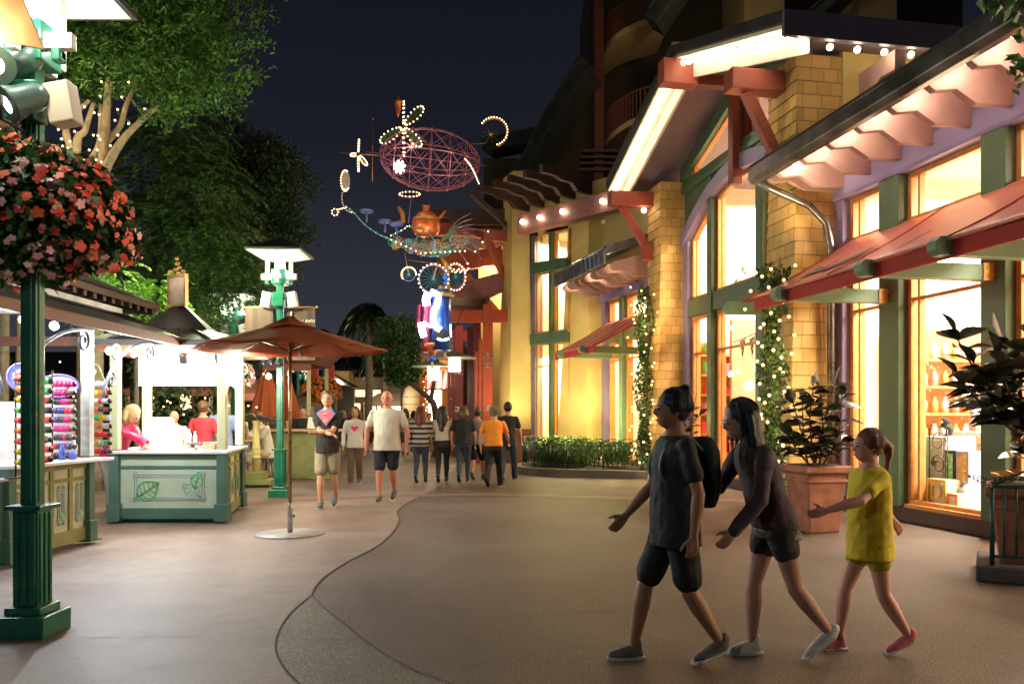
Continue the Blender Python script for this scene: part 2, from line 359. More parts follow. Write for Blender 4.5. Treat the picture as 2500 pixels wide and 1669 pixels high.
ribbon(sc_, .011, 'pavement_joint', JNT); ribbon(lc_, .012, 'pavement_joint', JNT); ribbon(rc_, .009, 'pavement_joint', JNT)
for pts in ([D(-200, 1345), D(300, 1343), D(724, 1345)], [D(-200, 1466), D(300, 1463), D(634, 1462)], [D(700, 1468), D(800, 1466), D(838, 1464)],
            [D(180, 1265), D(480, 1262), D(840, 1262)], [D(0, 1205), D(560, 1203), D(900, 1200)], [D(1100, 1400), D(1500, 1405), D(2100, 1392)]):
    ribbon(smooth(pts, 4), .005, 'pavement_joint', JNT, .0075)
ribbon(smooth([D(500, 1160), D(800, 1142), D(1100, 1134), D(1350, 1140), D(1500, 1144), D(1800, 1150)], 6), .45, 'reddish_band_paving', GB, .006)
# ------------------------------------------------------------------ the shop building on the right
P0 = Vector((5.50, 9.16, 0)); UA = math.atan2(.983, -.182)
FA = frame(P0, UA)
BLD = thing('shop_building', P0, 'long yellow and green shop building with shingled pillars, lit windows and red awnings', 'shop', rot=UA)
def fac(x, y, off=0, F=FA):          # photo pixel -> (u, z) on the vertical plane at `off` in front of frame F
    o = Vector((0, 0, CH)); d = Vector(((x-CX)/FL, 1, (HY-y)/FL)); Fi = F.inverted(); lo = Fi @ o; ld = Fi.to_3x3() @ d
    t = (off-lo.y)/ld.y; p = lo+ld*t; return p.x, p.z
def rect_window(F, u0, u1, z0, z1, muntins=(), fw=.07, y=-.06, double=True, parent=BLD):
    b = MB(F)
    b.box(u0, u0+fw, y-.05, y+.05, z0, z1); b.box(u1-fw, u1, y-.05, y+.05, z0, z1); b.box(u0+fw, u1-fw, y-.05, y+.05, z0, z0+fw); b.box(u0+fw, u1-fw, y-.05, y+.05, z1-fw, z1)
    if double: b.box(u1-fw-.16, u1-fw-.12, y-.045, y+.045, z0+fw, z1-fw)
    for m in muntins: b.box(u0+fw, u1-fw, y-.03, y+.035, m-.025, m+.025)
    b.box(u0-.02, u1+.02, y+.05, y+.11, z0-.05, z0+.02)
    o = b.build('window_frame', ORG, parent, bev=.006)
    g = MB(F); g.box(u0+fw+.001, u1-fw-.001, y-.012, y-.008, z0+fw+.001, z1-fw-.001); g.build('pane', GLS, o)
    return o
def rafter(F, u, tip, z=4.87, w_=.09, m=PNK, name='rafter', run=1.25, parent=BLD):
    s = tip/1.2
    pr = [(tip, z+.02), (tip+.04, z+.10), (tip-.05, z+.2), (-.2, z+.2+run*.3*s), (-.2, z-.1), (tip*.52, z-.13), (tip*.72, z+.01), (tip-.08, z-.03)]
    b = MB(F); b.prism(pr, 0, u-w_/2, u+w_/2); return b.build(name, m, parent, bev=.008)
def awning(F, u0, u1, us, off=1.7, z=2.92, zt=3.95, parent=BLD, hip=.5):
    c = MB(F); n = 10
    # canvas as strips between seams, slightly sagging
    segs = 14; V = []
    for j in range(7):
        t = j/6; y = .08+(off-.12)*t; zz = zt+(z+.15-zt)*t-.05*math.sin(PI*t)
        for i in range(segs+1):
            u = u0+(u1-u0)*i/segs; V.append((u, y, zz-.012*math.sin(PI*((i*3/segs) % 1))))
    W = segs+1; Fc = [(j*W+i, j*W+i+1, (j+1)*W+i+1, (j+1)*W+i) for j in range(6) for i in range(segs)]
    c.add(V, Fc, True); cv = c.build('awning', AWN, parent, solid=.012, label='red canvas awning on green brackets')
    for q in (1/5, 2/5, 3/5, 4/5, 0, 1):
        s = MB(F); u = u0+(u1-u0)*q; s.tube([(u, .08+(off-.12)*t, zt+(z+.15-zt)*t-.05*math.sin(PI*t)+.012) for t in [k/6 for k in range(7)]], .008, 5); s.build('seam', AWN2, cv)
    s = MB(F); s.prism([(off-.13, z+.145), (off-.10, z+.145), (off-.10, z-.02), (off-.13, z-.02)], 0, u0, u1)
    s.poly([(u1, .08, zt), (u1, off-.05, z+.2), (u1, off-.05, z), (u1, .08, z+.05)]) if 0 else None
    s.build('valance', AWN2, cv)
    for u in us:
        s = MB(F); s.prism([(-.02, z+.0), (off+.02, z), (off+.07, z+.05), (off+.07, z+.13), (off+.02, z+.18), (-.02, z+.18)], 0, u-.07, u+.07); s.build('bracket_arm', GRN2, cv, bev=.006)
        s = MB(F); s.box(u-.085, u+.085, -.02, .26, z-.005, z+.19)
        for i in range(3):
            for k in range(2): s.ball((u-.088, .05+.08*i, z+.05+.09*k), .014, 6, 4); s.ball((u+.088, .05+.08*i, z+.05+.09*k), .014, 6, 4)
        s.build('brass_plate', PLT, cv)
        s = MB(F); s.beam((u, .05, zt-.12), (u, off-.12, z+.12), .06, .1); s.build('canopy_strut', RED, cv)
    return cv
# --- section A: low shop front nearest the camera
b = MB(FA); b.box(-7, 2.62, -.3, .05, 0, .2); b.build('plinth', PLN, BLD, bev=.01)
for u0, u1 in ((1.43, 1.84), (-.36, .0), (-2.3, -1.9), (-4.6, -4.2)):
    b = MB(FA); b.box(u0, u1, -.22, .13, .2, 4.6); b.build('window_post', GRN, BLD, bev=.01)
b = MB(FA); b.box(2.70, 2.95, -.2, .12, .2, 4.6); b.build('window_post', PUR, BLD, bev=.01)
for (u0, u1) in ((0, 1.43), (1.84, 2.70), (-1.9, -.36), (-4.2, -2.3)):
    rect_window(FA, u0, u1, .22, 3.5, (2.93,)); rect_window(FA, u0, u1, 3.95, 4.6, ())
    b = MB(FA); b.box(u0, u1, -.15, .06, 3.5, 3.95); b.build('transom', GRN, BLD, bev=.006)
b = MB(FA)
b.prism([(-.15, 4.6), (.14, 4.6), (.16, 4.64), (.16, 4.9), (.12, 4.96), (-.15, 4.96)], 0, -7, 2.98)
b.build('lavender_beam', PUR, BLD, bev=.01)
b = MB(FA); b.box(-7, 2.7, -.12, .06, 4.96, 5.5); b.build('upper_wall', RED, BLD)
tips = [(1905, 415), (1963, 384), (2028, 348), (2097, 304), (2179, 263), (2271, 205), (2374, 143), (2490, 80)]
ru = [2.9]+[fac(x, y, 1.15)[0] for x, y in tips]
for u in ru: rafter(FA, u, 1.2)
for u in (ru[-1]-1.0, ru[-1]-2.0): rafter(FA, u, 1.2)
b = MB(FA); b.prism([(1.25, 4.86), (1.36, 4.85), (1.42, 4.92), (1.42, 5.09), (1.25, 5.09)], 0, -7, 3.1)
b.build('gutter', GUT, BLD, bev=.01)
b = MB(FA); b.prism([(1.40, 5.095), (-.3, 5.655), (-.3, 5.75), (1.40, 5.14)], 0, -7, 3.1); b.build('low_roof', DRK, BLD)
b = MB(FA); b.prism([(1.22, 5.12), (.06, 5.50), (.06, 5.515), (1.22, 5.135)], 0, -7, 3.05); b.build('soffit', CRM, BLD)
b = MB(FA); b.tube([(2.98, 1.3, 4.88), (2.95, 1.14, 4.78), (2.76, .62, 4.5), (2.74, .36, 4.25), (2.74, .28, 3.9), (2.74, .28, .2)], .055, 10); b.build('downpipe', GUT, BLD)
eb = []
for i, u in enumerate(ru[:-1]+[ru[-1]-.5, ru[-1]-1.5]):
    q = (u-.3, .95, 5.06); eb.append(FA @ Vector(q))
bulbs(eb, .045, BULB, BLD, 'eave_bulb')
for p in eb: lamp('eave_light', p, 27, (1, .76, .56), .06, BLD)
awning(FA, -7, 2.55, (3.15, 1.72, -.12, -1.28, -2.5, -4), parent=BLD)
# grey emblem stitched on the canvas
b = MB(FA)
def cvp(u, t): return (u, .08+1.58*t, 3.95+(3.07-3.95)*t-.05*math.sin(PI*t)+.018)
b.add([cvp(1.95, .55), cvp(1.45, .66), cvp(1.30, .6), cvp(.85, .42), cvp(.95, .62), cvp(1.28, .78), cvp(1.42, .74), cvp(1.95, .74)], [(0, 1, 6, 7), (1, 2, 5, 6), (2, 3, 4, 5)])
b.build('awning_emblem', mat('grey_print', (.17, .14, .14), .7), BLD)
# --- pillars of weathered shingles
def shingle_pillar(F, u0, u1, y0, y1, z1, flare=.17, z0=.0):
    b = MB(F); h = .2; n = int((z1-z0)/h)
    def fp(z, e=0):
        f = flare*(1-min(1, z/5.0))**1.3+e; return [(u0-f*.5, y0), (u1+f*.5, y0), (u1+f*.5, y1+f), (u0-f*.5, y1+f)]
    for k in range(n): b.frust(fp(z0+k*h, .02), z0+k*h, fp(z0+(k+1)*h, .002), z0+(k+1)*h+.003*(k % 2))
    b.build('shingle_pillar', SHG, BLD)
shingle_pillar(FA, 2.9, 3.72, -.3, .74, 6.95)
shingle_pillar(FA, 8.78, 9.6, -.3, .6, 6.75)
b = MB(FA); b.box(2.86, 2.94, -9, -.0, 4.9, 6.95); b.build('side_wall', YEL, BLD)
# --- section B: arched window bay under the gable
for (u0, u1, m, y) in ((8.5, 8.76, PUR, .1), (7.25, 7.46, GRN, .12), (5.12, 5.38, GRN, .12), (3.74, 3.94, GRN, .1)):
    b = MB(FA); b.box(u0, u1, -.2, y, .2, 6.3 if m is GRN else 5.45); b.build('window_post', m, BLD, bev=.01)
b = MB(FA); b.box(3.72, 8.76, -.3, .12, 0, .2); b.build('plinth', PLN, BLD)
for u0, u1 in ((3.94, 5.12), (5.38, 7.25), (7.46, 8.5)):
    rect_window(FA, u0, u1, .22, 3.55, (2.75,))
    b = MB(FA); b.box(u0, u1, -.15, .09, 3.55, 3.92); b.build('transom', GRN, BLD, bev=.006)
def arch(u): return 6.08-.85*((u-6.1)/2.5)**2
for u0, u1 in ((3.94, 5.12), (5.38, 7.25), (7.46, 8.5)):
    us = [u0+(u1-u0)*k/8 for k in range(9)]; y = -.06; fw = .07
    b = MB(FA); b.box(u0, u0+fw, y-.05, y+.05, 3.92, arch(u0)-.02); b.box(u1-fw, u1, y-.05, y+.05, 3.92, arch(u1)-.02); b.box(u0+fw, u1-fw, y-.05, y+.05, 3.92, 3.92+fw); b.box(u1-fw-.16, u1-fw-.12, y-.04, y+.04, 3.99, arch(u1)-.1)
    for k in range(8): b.prism([(us[k], arch(us[k])-.12), (us[k+1], arch(us[k+1])-.12), (us[k+1], arch(us[k+1])-.02), (us[k], arch(us[k])-.02)], 1, y-.052, y+.052)
    o = b.build('arched_window', ORG, BLD)
    g = MB(FA); g.prism([(u0+fw, 3.99), (u1-fw, 3.99)]+[(u, arch(u)-.1) for u in us[::-1]], 1, y-.012, y-.008); g.build('pane', GLS, o)
us = [3.72+(8.76-3.72)*k/24 for k in range(25)]
b = MB(FA)
for k in range(24): b.prism([(us[k], arch(us[k])-.04), (us[k+1], arch(us[k+1])-.04), (us[k+1], arch(us[k+1])+.24), (us[k], arch(us[k])+.24)], 1, -.1, .17)
b.build('arch_band', PUR, BLD)
b = MB(FA)
for k in range(24): b.prism([(us[k], arch(us[k])+.2), (us[k+1], arch(us[k+1])+.2), (us[k+1], 6.4), (us[k], 6.4)], 1, -.15, .05)
b.build('spandrel_wall', GRN, BLD)
b = MB(FA); b.box(3.72, 8.8, -.15, .14, 6.32, 6.44); b.box(3.72, 8.8, -.15, .1, 6.44, 6.6); b.build('transom', GRN, BLD, bev=.01)
PK = (6.0, 7.92); SL = .335
def rl(u): return PK[1]-abs(u-PK[0])*SL
def gable_window(u0, u1):
    y = -.06; a = .3
    top = [(u, rl(u)-a) for u in (u0, u1)]
    pl = [(u0, 6.6), (u1, 6.6), (u1, rl(u1)-a), (u0, rl(u0)-a)]
    b = MB(FA); c = Vector((sum(p[0] for p in pl)/4, sum(p[1] for p in pl)/4))
    inn = [((p[0]-c.x)*.88+c.x, (p[1]-c.y)*.84+c.y) for p in pl]
    for k in range(4): j = (k+1) % 4; b.prism([pl[k], pl[j], inn[j], inn[k]], 1, y-.05, y+.05)
    o = b.build('gable_window', ORG, BLD)
    g = MB(FA); g.prism(inn, 1, y-.012, y-.008); g.build('pane', GLS, o)
gable_window(6.2, 8.5); gable_window(3.9, 5.75)
b = MB(FA); b.box(5.75, 6.2, -.1, .08, 6.6, 7.75); b.box(5.9, 6.1, .1, .3, 5.75, 7.7); b.build('king_post', DRED, BLD, bev=.01)
b = MB(FA)
for s_ in ((6.0, 8.9), (6.0, 3.2)):
    u0, u1 = s_; b.prism([(u0, rl(u0)-.32), (u1, rl(u1)-.32), (u1, rl(u1)-.02), (u0, rl(u0)-.02)], 1, -.14, .1)
b.build('rake_trim', GRN, BLD)
# gable roof, its lit rake and eave
EA, EB = 1.95, 10.0; YF = 1.5
for nm, u0, u1 in (('roof_slope', 6.0, EA), ('roof_slope', 6.0, EB)):
    b = MB(FA); b.prism([(u0, rl(u0)+.16), (u1, rl(u1)+.16), (u1, rl(u1)+.34), (u0, rl(u0)+.34)], 1, -9, YF); b.build(nm, DRK, BLD)
    b = MB(FA); b.prism([(u0, rl(u0)-.0), (u1, rl(u1)), (u1, rl(u1)+.02), (u0, rl(u0)+.02)], 1, -8.9, YF-.45); b.build('gable_soffit', PUR2, BLD)
    b = MB(FA); b.prism([(u0, rl(u0)-.22), (u1, rl(u1)-.22), (u1, rl(u1)+.155), (u0, rl(u0)+.155)], 1, YF-.45, YF-.40)
    b.prism([(u0, rl(u0)+.10), (u1, rl(u1)+.10), (u1, rl(u1)+.155), (u0, rl(u0)+.155)], 1, YF-.40, YF-.06); b.build('rake_fascia', CRM, BLD)
    pts = []; n = 14
    for k in range(n):
        u = u0+(u1-u0)*(k+.5)/n; pts.append(FA @ Vector((u, YF-.2, rl(u)+.02)))
    bulbs(pts, .05, BULB, BLD, 'rake_bulb')
    for p in pts: lamp('rake_light', p, 9, (1, .74, .5), .05, BLD)
b = MB(FA); b.box(EA-.05, EA+.02, -9, YF, rl(EA)-.02, rl(EA)+.33); b.build('eave_fascia', PUR2, BLD)
xs = [1818, 1868, 1915, 1962, 2035, 2082, 2130, 2178]; pts = []
for i in range(10): pts.append(FA @ Vector((EA+.1, 1.15-i*.42, rl(EA)-.06)))
bulbs(pts, .045, BULB, BLD, 'eave_bulb')
for p in pts: lamp('eave_light', p, 10, (1, .74, .42), .05, BLD)
for y in (-.35, -2.3, -4.3): 
    b = MB(FA); b.prism([(EA+.08, rl(EA)-.3), (EA+.4, rl(EA)-.28), (2.9, rl(EA)-.62), (2.9, rl(EA)-.01), (EA+.08, rl(EA)-.01)], 1, y-.09, y+.09); b.build('eave_bracket', PNK, BLD, bev=.008)
def bracket(u, ya, zb, wall=.6, yb=1.62):
    b = MB(FA); b.box(u-.15, u+.15, wall-.05, yb, zb, zb+.32); b.build('timber_bracket', RED, BLD, bev=.015)
    o = MB(FA); o.beam((u, yb-.3, zb), (u, wall+.1, zb-.95), .14, .17); o.box(u-.12, u+.12, wall-.02, wall+.24, zb-1.2, zb-.86); o.build('timber_strut', RED, BLD, bev=.012)
bracket(3.35, 0, 6.35, .72); bracket(9.35, 0, 6.15, .6)
b = MB(FA); b.box(5.85, 6.15, 1.0, 1.68, 7.52, 7.98); b.build('timber_bracket', RED, BLD, bev=.015)
b = MB(FA); b.box(5.9, 6.1, .0, 1.05, 7.55, 7.75); b.build('ridge_beam', DRED, BLD)
p = FA @ Vector((9.2, .85, 6.05)); bulbs([p], .06, BULB, BLD, 'eave_bulb'); lamp('eave_light', p, 14, (1, .7, .4), .05, BLD)
# --- section C
FC = frame((3.52, 19.15, 0), math.atan2(.963, -.27))
b = MB(FC); b.box(-.1, 3.4, -.3, .05, 0, .25); b.build('plinth', PLN, BLD)
b = MB(FC); b.box(3.08, 3.32, -.2, .12, .25, 4.55); b.build('window_post', PUR, BLD, bev=.01)
b = MB(FC); b.box(1.9, 2.12, -.2, .12, .25, 4.55); b.build('window_post', GRN2, BLD, bev=.01)
b = MB(FC); b.box(.0, .2, -.2, .12, .25, 4.55); b.build('window_post', GRN2, BLD, bev=.01)
for u0, u1 in ((.2, 1.9), (2.12, 3.08)):
    rect_window(FC, u0, u1, .3, 3.4, (2.9,)); rect_window(FC, u0, u1, 3.8, 4.55)
    b = MB(FC); b.box(u0, u1, -.15, .06, 3.4, 3.8); b.build('transom', GRN2, BLD)
b = MB(FC); b.box(-.1, 3.45, -.15, .16, 4.55, 4.9); b.build('lavender_beam', PUR, BLD, bev=.01)
b = MB(FC); b.box(-.1, 3.6, -.5, .0, 4.9, 7.1); b.build('upper_wall', YEL2, BLD)
for k in range(9): rafter(FC, .05+k*.42, 1.2, 4.85, .11)
b = MB(FC)
for k in range(13):
    u = .0+k*.28; b.prism([(1.42, 4.98), (1.36, 4.98), (1.33, 5.2), (-.1, 5.75), (-.1, 5.9), (1.38, 5.40), (1.44, 5.3)], 0, u, u+.26)
b.build('metal_roof', mat('blue_grey_metal', (.16, .20, .28), .3, .3, 4, metal=.8), BLD, bev=.02)
cb = [FC @ Vector((u, .95, 5.02)) for u in (.4, 1.5, 2.6, 3.3)]
bulbs(cb, .045, BULB, BLD, 'eave_bulb')
for p in cb: lamp('eave_light', p, 14, (1, .74, .5), .06, BLD)
awning(FC, .1, 3.0, (.7, 2.3), parent=BLD)
# --- column D, window E, column F (stucco, battered)
def battered(foot, top, z0, z1, m, name='stucco_column', cap=False, base=None):
    b = MB(); n = 8
    for k in range(n):
        a0 = k/n; a1 = (k+1)/n; f0 = a0**.75; f1 = a1**.75
        p0 = [Vector(p).lerp(Vector(q), f0) for p, q in zip(foot, top)]; p1 = [Vector(p).lerp(Vector(q), f1) for p, q in zip(foot, top)]
        b.frust([tuple(p) for p in p0], z0+(z1-z0)*a0, [tuple(p) for p in p1], z0+(z1-z0)*a1)
    o = b.build(name, m, BLD)
    if cap:
        c = MB(); cc = sum((Vector(q) for q in top), Vector((0, 0)))/len(top); q = [tuple((Vector(p)-cc)*1.08+cc) for p in top]; c.frust(q, z1, q, z1+.16); c.build('column_cap', m, BLD, bev=.01)
    if base:
        c = MB(); cc = sum((Vector(q) for q in foot), Vector((0, 0)))/len(foot); q = [tuple((Vector(p)-cc)*1.03+cc) for p in foot]; c.frust(q, 0, q, base); c.build('column_base', REDP, BLD, bev=.01)
battered([(3.0, 22.45), (2.07, 22.2), (1.24, 23.1), (1.52, 23.4), (3.2, 23.2)], [(2.95, 22.55), (2.16, 22.4), (1.62, 22.95), (1.75, 23.1), (3.1, 23.1)], 0, 6.95, YEL, cap=True)
FE = frame((1.24, 23.1, 0), math.atan2(.73, -.68))
b = MB(FE); b.box(.78, .94, -.3, .05, .2, 6.75); b.build('window_post', PUR2, BLD, bev=.01)
b = MB(FE); b.box(.08, .20, -.25, .06, .2, 6.75); b.build('window_post', GRN, BLD, bev=.01)
for z0, z1 in ((.3, 3.5), (3.85, 5.6), (5.9, 6.75)):
    rect_window(FE, .20, .80, z0, z1, (2.85,) if z0 < 1 else (), double=False, y=-.10, fw=.035); rect_window(FE, -.5, .10, z0, z1, (), double=False, y=-.12, fw=.035)
for z0 in (3.5, 5.6):
    b = MB(FE); b.box(-.5, .94, -.25, .1, z0, z0+.32); b.build('transom', GRN, BLD, bev=.006)
b = MB(FE); b.box(-2.85, 1.05, .15, .5, 6.78, 7.32); b.build('light_beam', mat('rose_beam', (.30, .13, .11), .5), BLD, bev=.015)
eb = [FE @ Vector((u, .58, 7.05)) for u in (.75, .05, -.85, -2.3)]
bulbs(eb, .07, BULB, BLD, 'beam_bulb')
for p in eb: lamp('beam_light', p, 30, (1, .72, .5), .06, BLD)
b = MB(FE); b.box(-3.4, 1.2, -1.5, -.05, 7.3, 7.9); b.build('parapet_wall', YEL2, BLD)
for k in range(5):
    u = 1.15-k*.62; b = MB(FE); z = 7.75+k*.0
    b.prism([(1.9, z+.0), (1.9, z+.22), (-1.2, z+.25), (-1.2, z-.22), (.55, z-.22), (.75, z-.05), (1.2, z-.05), (1.4, z+.02)], 0, u-.07, u+.07); b.build('trellis_beam', BRN, BLD, bev=.01)
battered([(.66, 23.75), (-.10, 23.95), (-.5, 24.9), (-.5, 25.9), (.66, 25.6)], [(.50, 23.95), (.02, 24.05), (-.25, 24.75), (-.25, 25.7), (.5, 25.5)], 0, 8.6, YEL, cap=True, base=1.0)
# --- section G: recessed wall beyond, with red trimmed upper windows
b = MB(); b.frust([(-1.15, 27.4), (-.3, 26.9), (-.3, 27.6), (-1.1, 28.2)], 0, [(-1.15, 27.4), (-.3, 26.9), (-.3, 27.6), (-1.1, 28.2)], 8.2); b.build('recessed_wall', YEL, BLD)
b = MB(); b.frust([(-1.15, 27.3), (-.35, 26.85), (-.35, 26.9), (-1.15, 27.4)], 0, [(-1.15, 27.3), (-.35, 26.85), (-.35, 26.9), (-1.15, 27.4)], 1.0); b.build('wall_base', REDP, BLD)
FG = frame((-.25, 25.6, 0), math.atan2(.73, -.68))
b = MB()
b.beam((-.32, 25.9, 6.6), (-2.3, 25.2, 6.15), .3, .55); b.beam((-.32, 25.9, 7.35), (-2.6, 25.2, 7.3), .3, .4); b.beam((-.4, 25.9, 4.6), (-1.5, 25.6, 5.9), .22, .25); b.build('timber_bracket', RED, BLD, bev=.02)
b = MB(); b.beam((-.1, 24.6, 6.9), (-.9, 24.2, 6.9), .25, .35); b.beam((-.75, 24.3, 6.8), (-.2, 24.75, 5.6), .18, .2); b.build('timber_bracket', RED, BLD, bev=.02)
for k in range(6):
    b = MB(); y = 24.7+k*.55; x = -2.9+k*.12; z = 7.55
    b.prism([(x, z), (x, z+.22), (x+2.9, z+.25), (x+2.9, z-.25), (x+1.2, z-.25), (x+.9, z-.02)], 1, y-.06, y+.06); b.build('trellis_beam', BRN, BLD, bev=.01)
b = MB()
for k in range(10): b.beam((-2.3, 25.5+k*.33, 7.15), (-.3, 25.6+k*.33, 7.15), .05, .1)
b.build('pergola_slats', BRN, BLD)
p = (-.85, 26.3, 6.1); lamp('wall_light', p, 240, (1, .72, .38), .1, BLD)
b = MB(); b.tube([(-.35, 25.2, 5.7), (-.75, 25.9, 5.5), (-1.0, 26.6, 5.1)], [.05, .11, .13], 8); b.build('wall_lamp', glow('neon_warm', (1, .8, .5), 9), BLD)
# --- uplights in front of the stucco columns and pillars
for (q, pw, t) in (((-.55, 22.9, .5), 380, (.0, 24.2, 4.5)), ((1.15, 21.2, .6), 230, (1.75, 22.8, 3.2)), ((.75, 22.9, .4), 260, (.3, 23.9, 5)), ((2.3, 21.0, .7), 170, (2.5, 22.4, 4))):
    lamp('uplight', q, pw*.9, (1, .76, .42), .08, BLD, 'SPOT', spot_size=R(95), spot_blend=1.0, target=t)
b = MB()
for q in ((-.55, 22.9), (1.35, 21.9), (.75, 22.9), (2.3, 21.3)): b.lathe([(.07, .2), (.09, .42), (.08, .43)], (q[0], q[1], 0), 10)
b.build('uplight_can', BLK, BLD)
for (u, y, z, pw, tu, ty, tz) in ((2.0, 1.7, 3.6, 170, 3.1, .6, 5.4), (7.4, 1.6, 2.4, 240, 9.0, .6, 4.4), (3.3, 2.3, .4, 60, 3.3, .8, 3.5), (2.1, 1.2, 2.7, 45, 3.0, .5, 1.4)):
    lamp('pillar_wash', FA @ Vector((u, y, z)), pw, (1, .72, .38), .1, BLD, 'SPOT', spot_size=R(70), spot_blend=.8, target=FA @ Vector((tu, ty, tz)))
# --- interiors
b = MB(FA); b.box(-7, 2.8, -6.2, -6.1, .1, 5.2); b.box(-7, 2.8, -6.1, -.3, .02, .2); b.box(2.8, 2.88, -6.1, -.25, .2, 5.2); b.box(-7.1, -7, -6.1, -.3, .2, 5.2); b.box(-7, 2.8, -6.1, -.15, 5.0, 5.1); b.build('interior_wall', ROOM, BLD)
b = MB(FA); b.box(3.6, 9.6, -5.2, -5.1, .1, 7); b.box(3.6, 9.6, -5.1, -.3, .05, .2); b.box(9.5, 9.6, -5.1, -.3, .2, 7); b.box(3.62, 3.7, -5.1, -.3, .2, 7); b.build('interior_wall', ROOM, BLD)
b = MB(FA); b.box(3.7, 9.5, -5.09, -5.0, .2, 3.6); b.box(3.71, 5.9, -3.2, -3.1, .2, 4.2); b.box(8.2, 8.3, -3, -.8, .2, 3.5); b.build('salmon_partition', ROOMP, BLD)
b = MB(FA); b.box(3.7, 9.5, -4.99, -4.85, 3.7, 3.95); b.box(-7, 2.8, -6.09, -5.95, 3.5, 3.7); b.build('interior_rail', ORG, BLD)
b = MB(FC); b.box(0, 3.6, -3.2, -3.1, .1, 5.2); b.box(0, 3.6, -3.1, -.3, .05, .2); b.box(3.4, 3.5, -3.1, -.3, .1, 5); b.box(0, 3.6, -3.1, -.2, 4.9, 5.0); b.build('interior_wall', ROOM, BLD)
b = MB(FE); b.box(-1.6, 1.0, -1.9, -1.8, .1, 7); b.box(.94, 1.0, -1.8, -.3, .1, 7); b.box(-1.7, -1.6, -1.9, -.55, .1, 7); b.box(-1.6, .94, -1.8, -.5, 6.8, 6.9); b.box(-1.6, .94, -1.8, -.3, .1, .2); b.build('interior_wall', ROOM, BLD)
WARM = (1, .86, .68)
for u in (-5.2, -3.2, -1.2, .8, 2.0):
    lamp('shop_ceiling_light', FA @ Vector((u, -2.2, 4.7)), 640, WARM, .2, BLD, 'AREA', size=1.2, target=FA @ Vector((u, -2.2, 0)))
for u in (4.6, 6.4, 8.2):
    lamp('shop_ceiling_light', FA @ Vector((u, -2.4, 6.4)), 760, (1, .80, .54), .2, BLD, 'AREA', size=1.2, target=FA @ Vector((u, -2.6, 0)))
for u in (.9, 2.6): lamp('shop_ceiling_light', FC @ Vector((u, -1.5, 4.7)), 300, (1, .74, .42), .2, BLD, 'AREA', size=.9, target=FC @ Vector((u, -1.5, 0)))
lamp('shop_ceiling_light', FE @ Vector((.4, -1.0, 6.6)), 420, (1, .76, .42), .2, BLD, 'AREA', size=.6, target=FE @ Vector((.4, -1.0, 0)))
lamp('shop_ceiling_light', FE @ Vector((.4, -1.0, 3.3)), 330, (1, .76, .42), .2, BLD, 'AREA', size=.5, target=FE @ Vector((.4, -1.6, 0)))
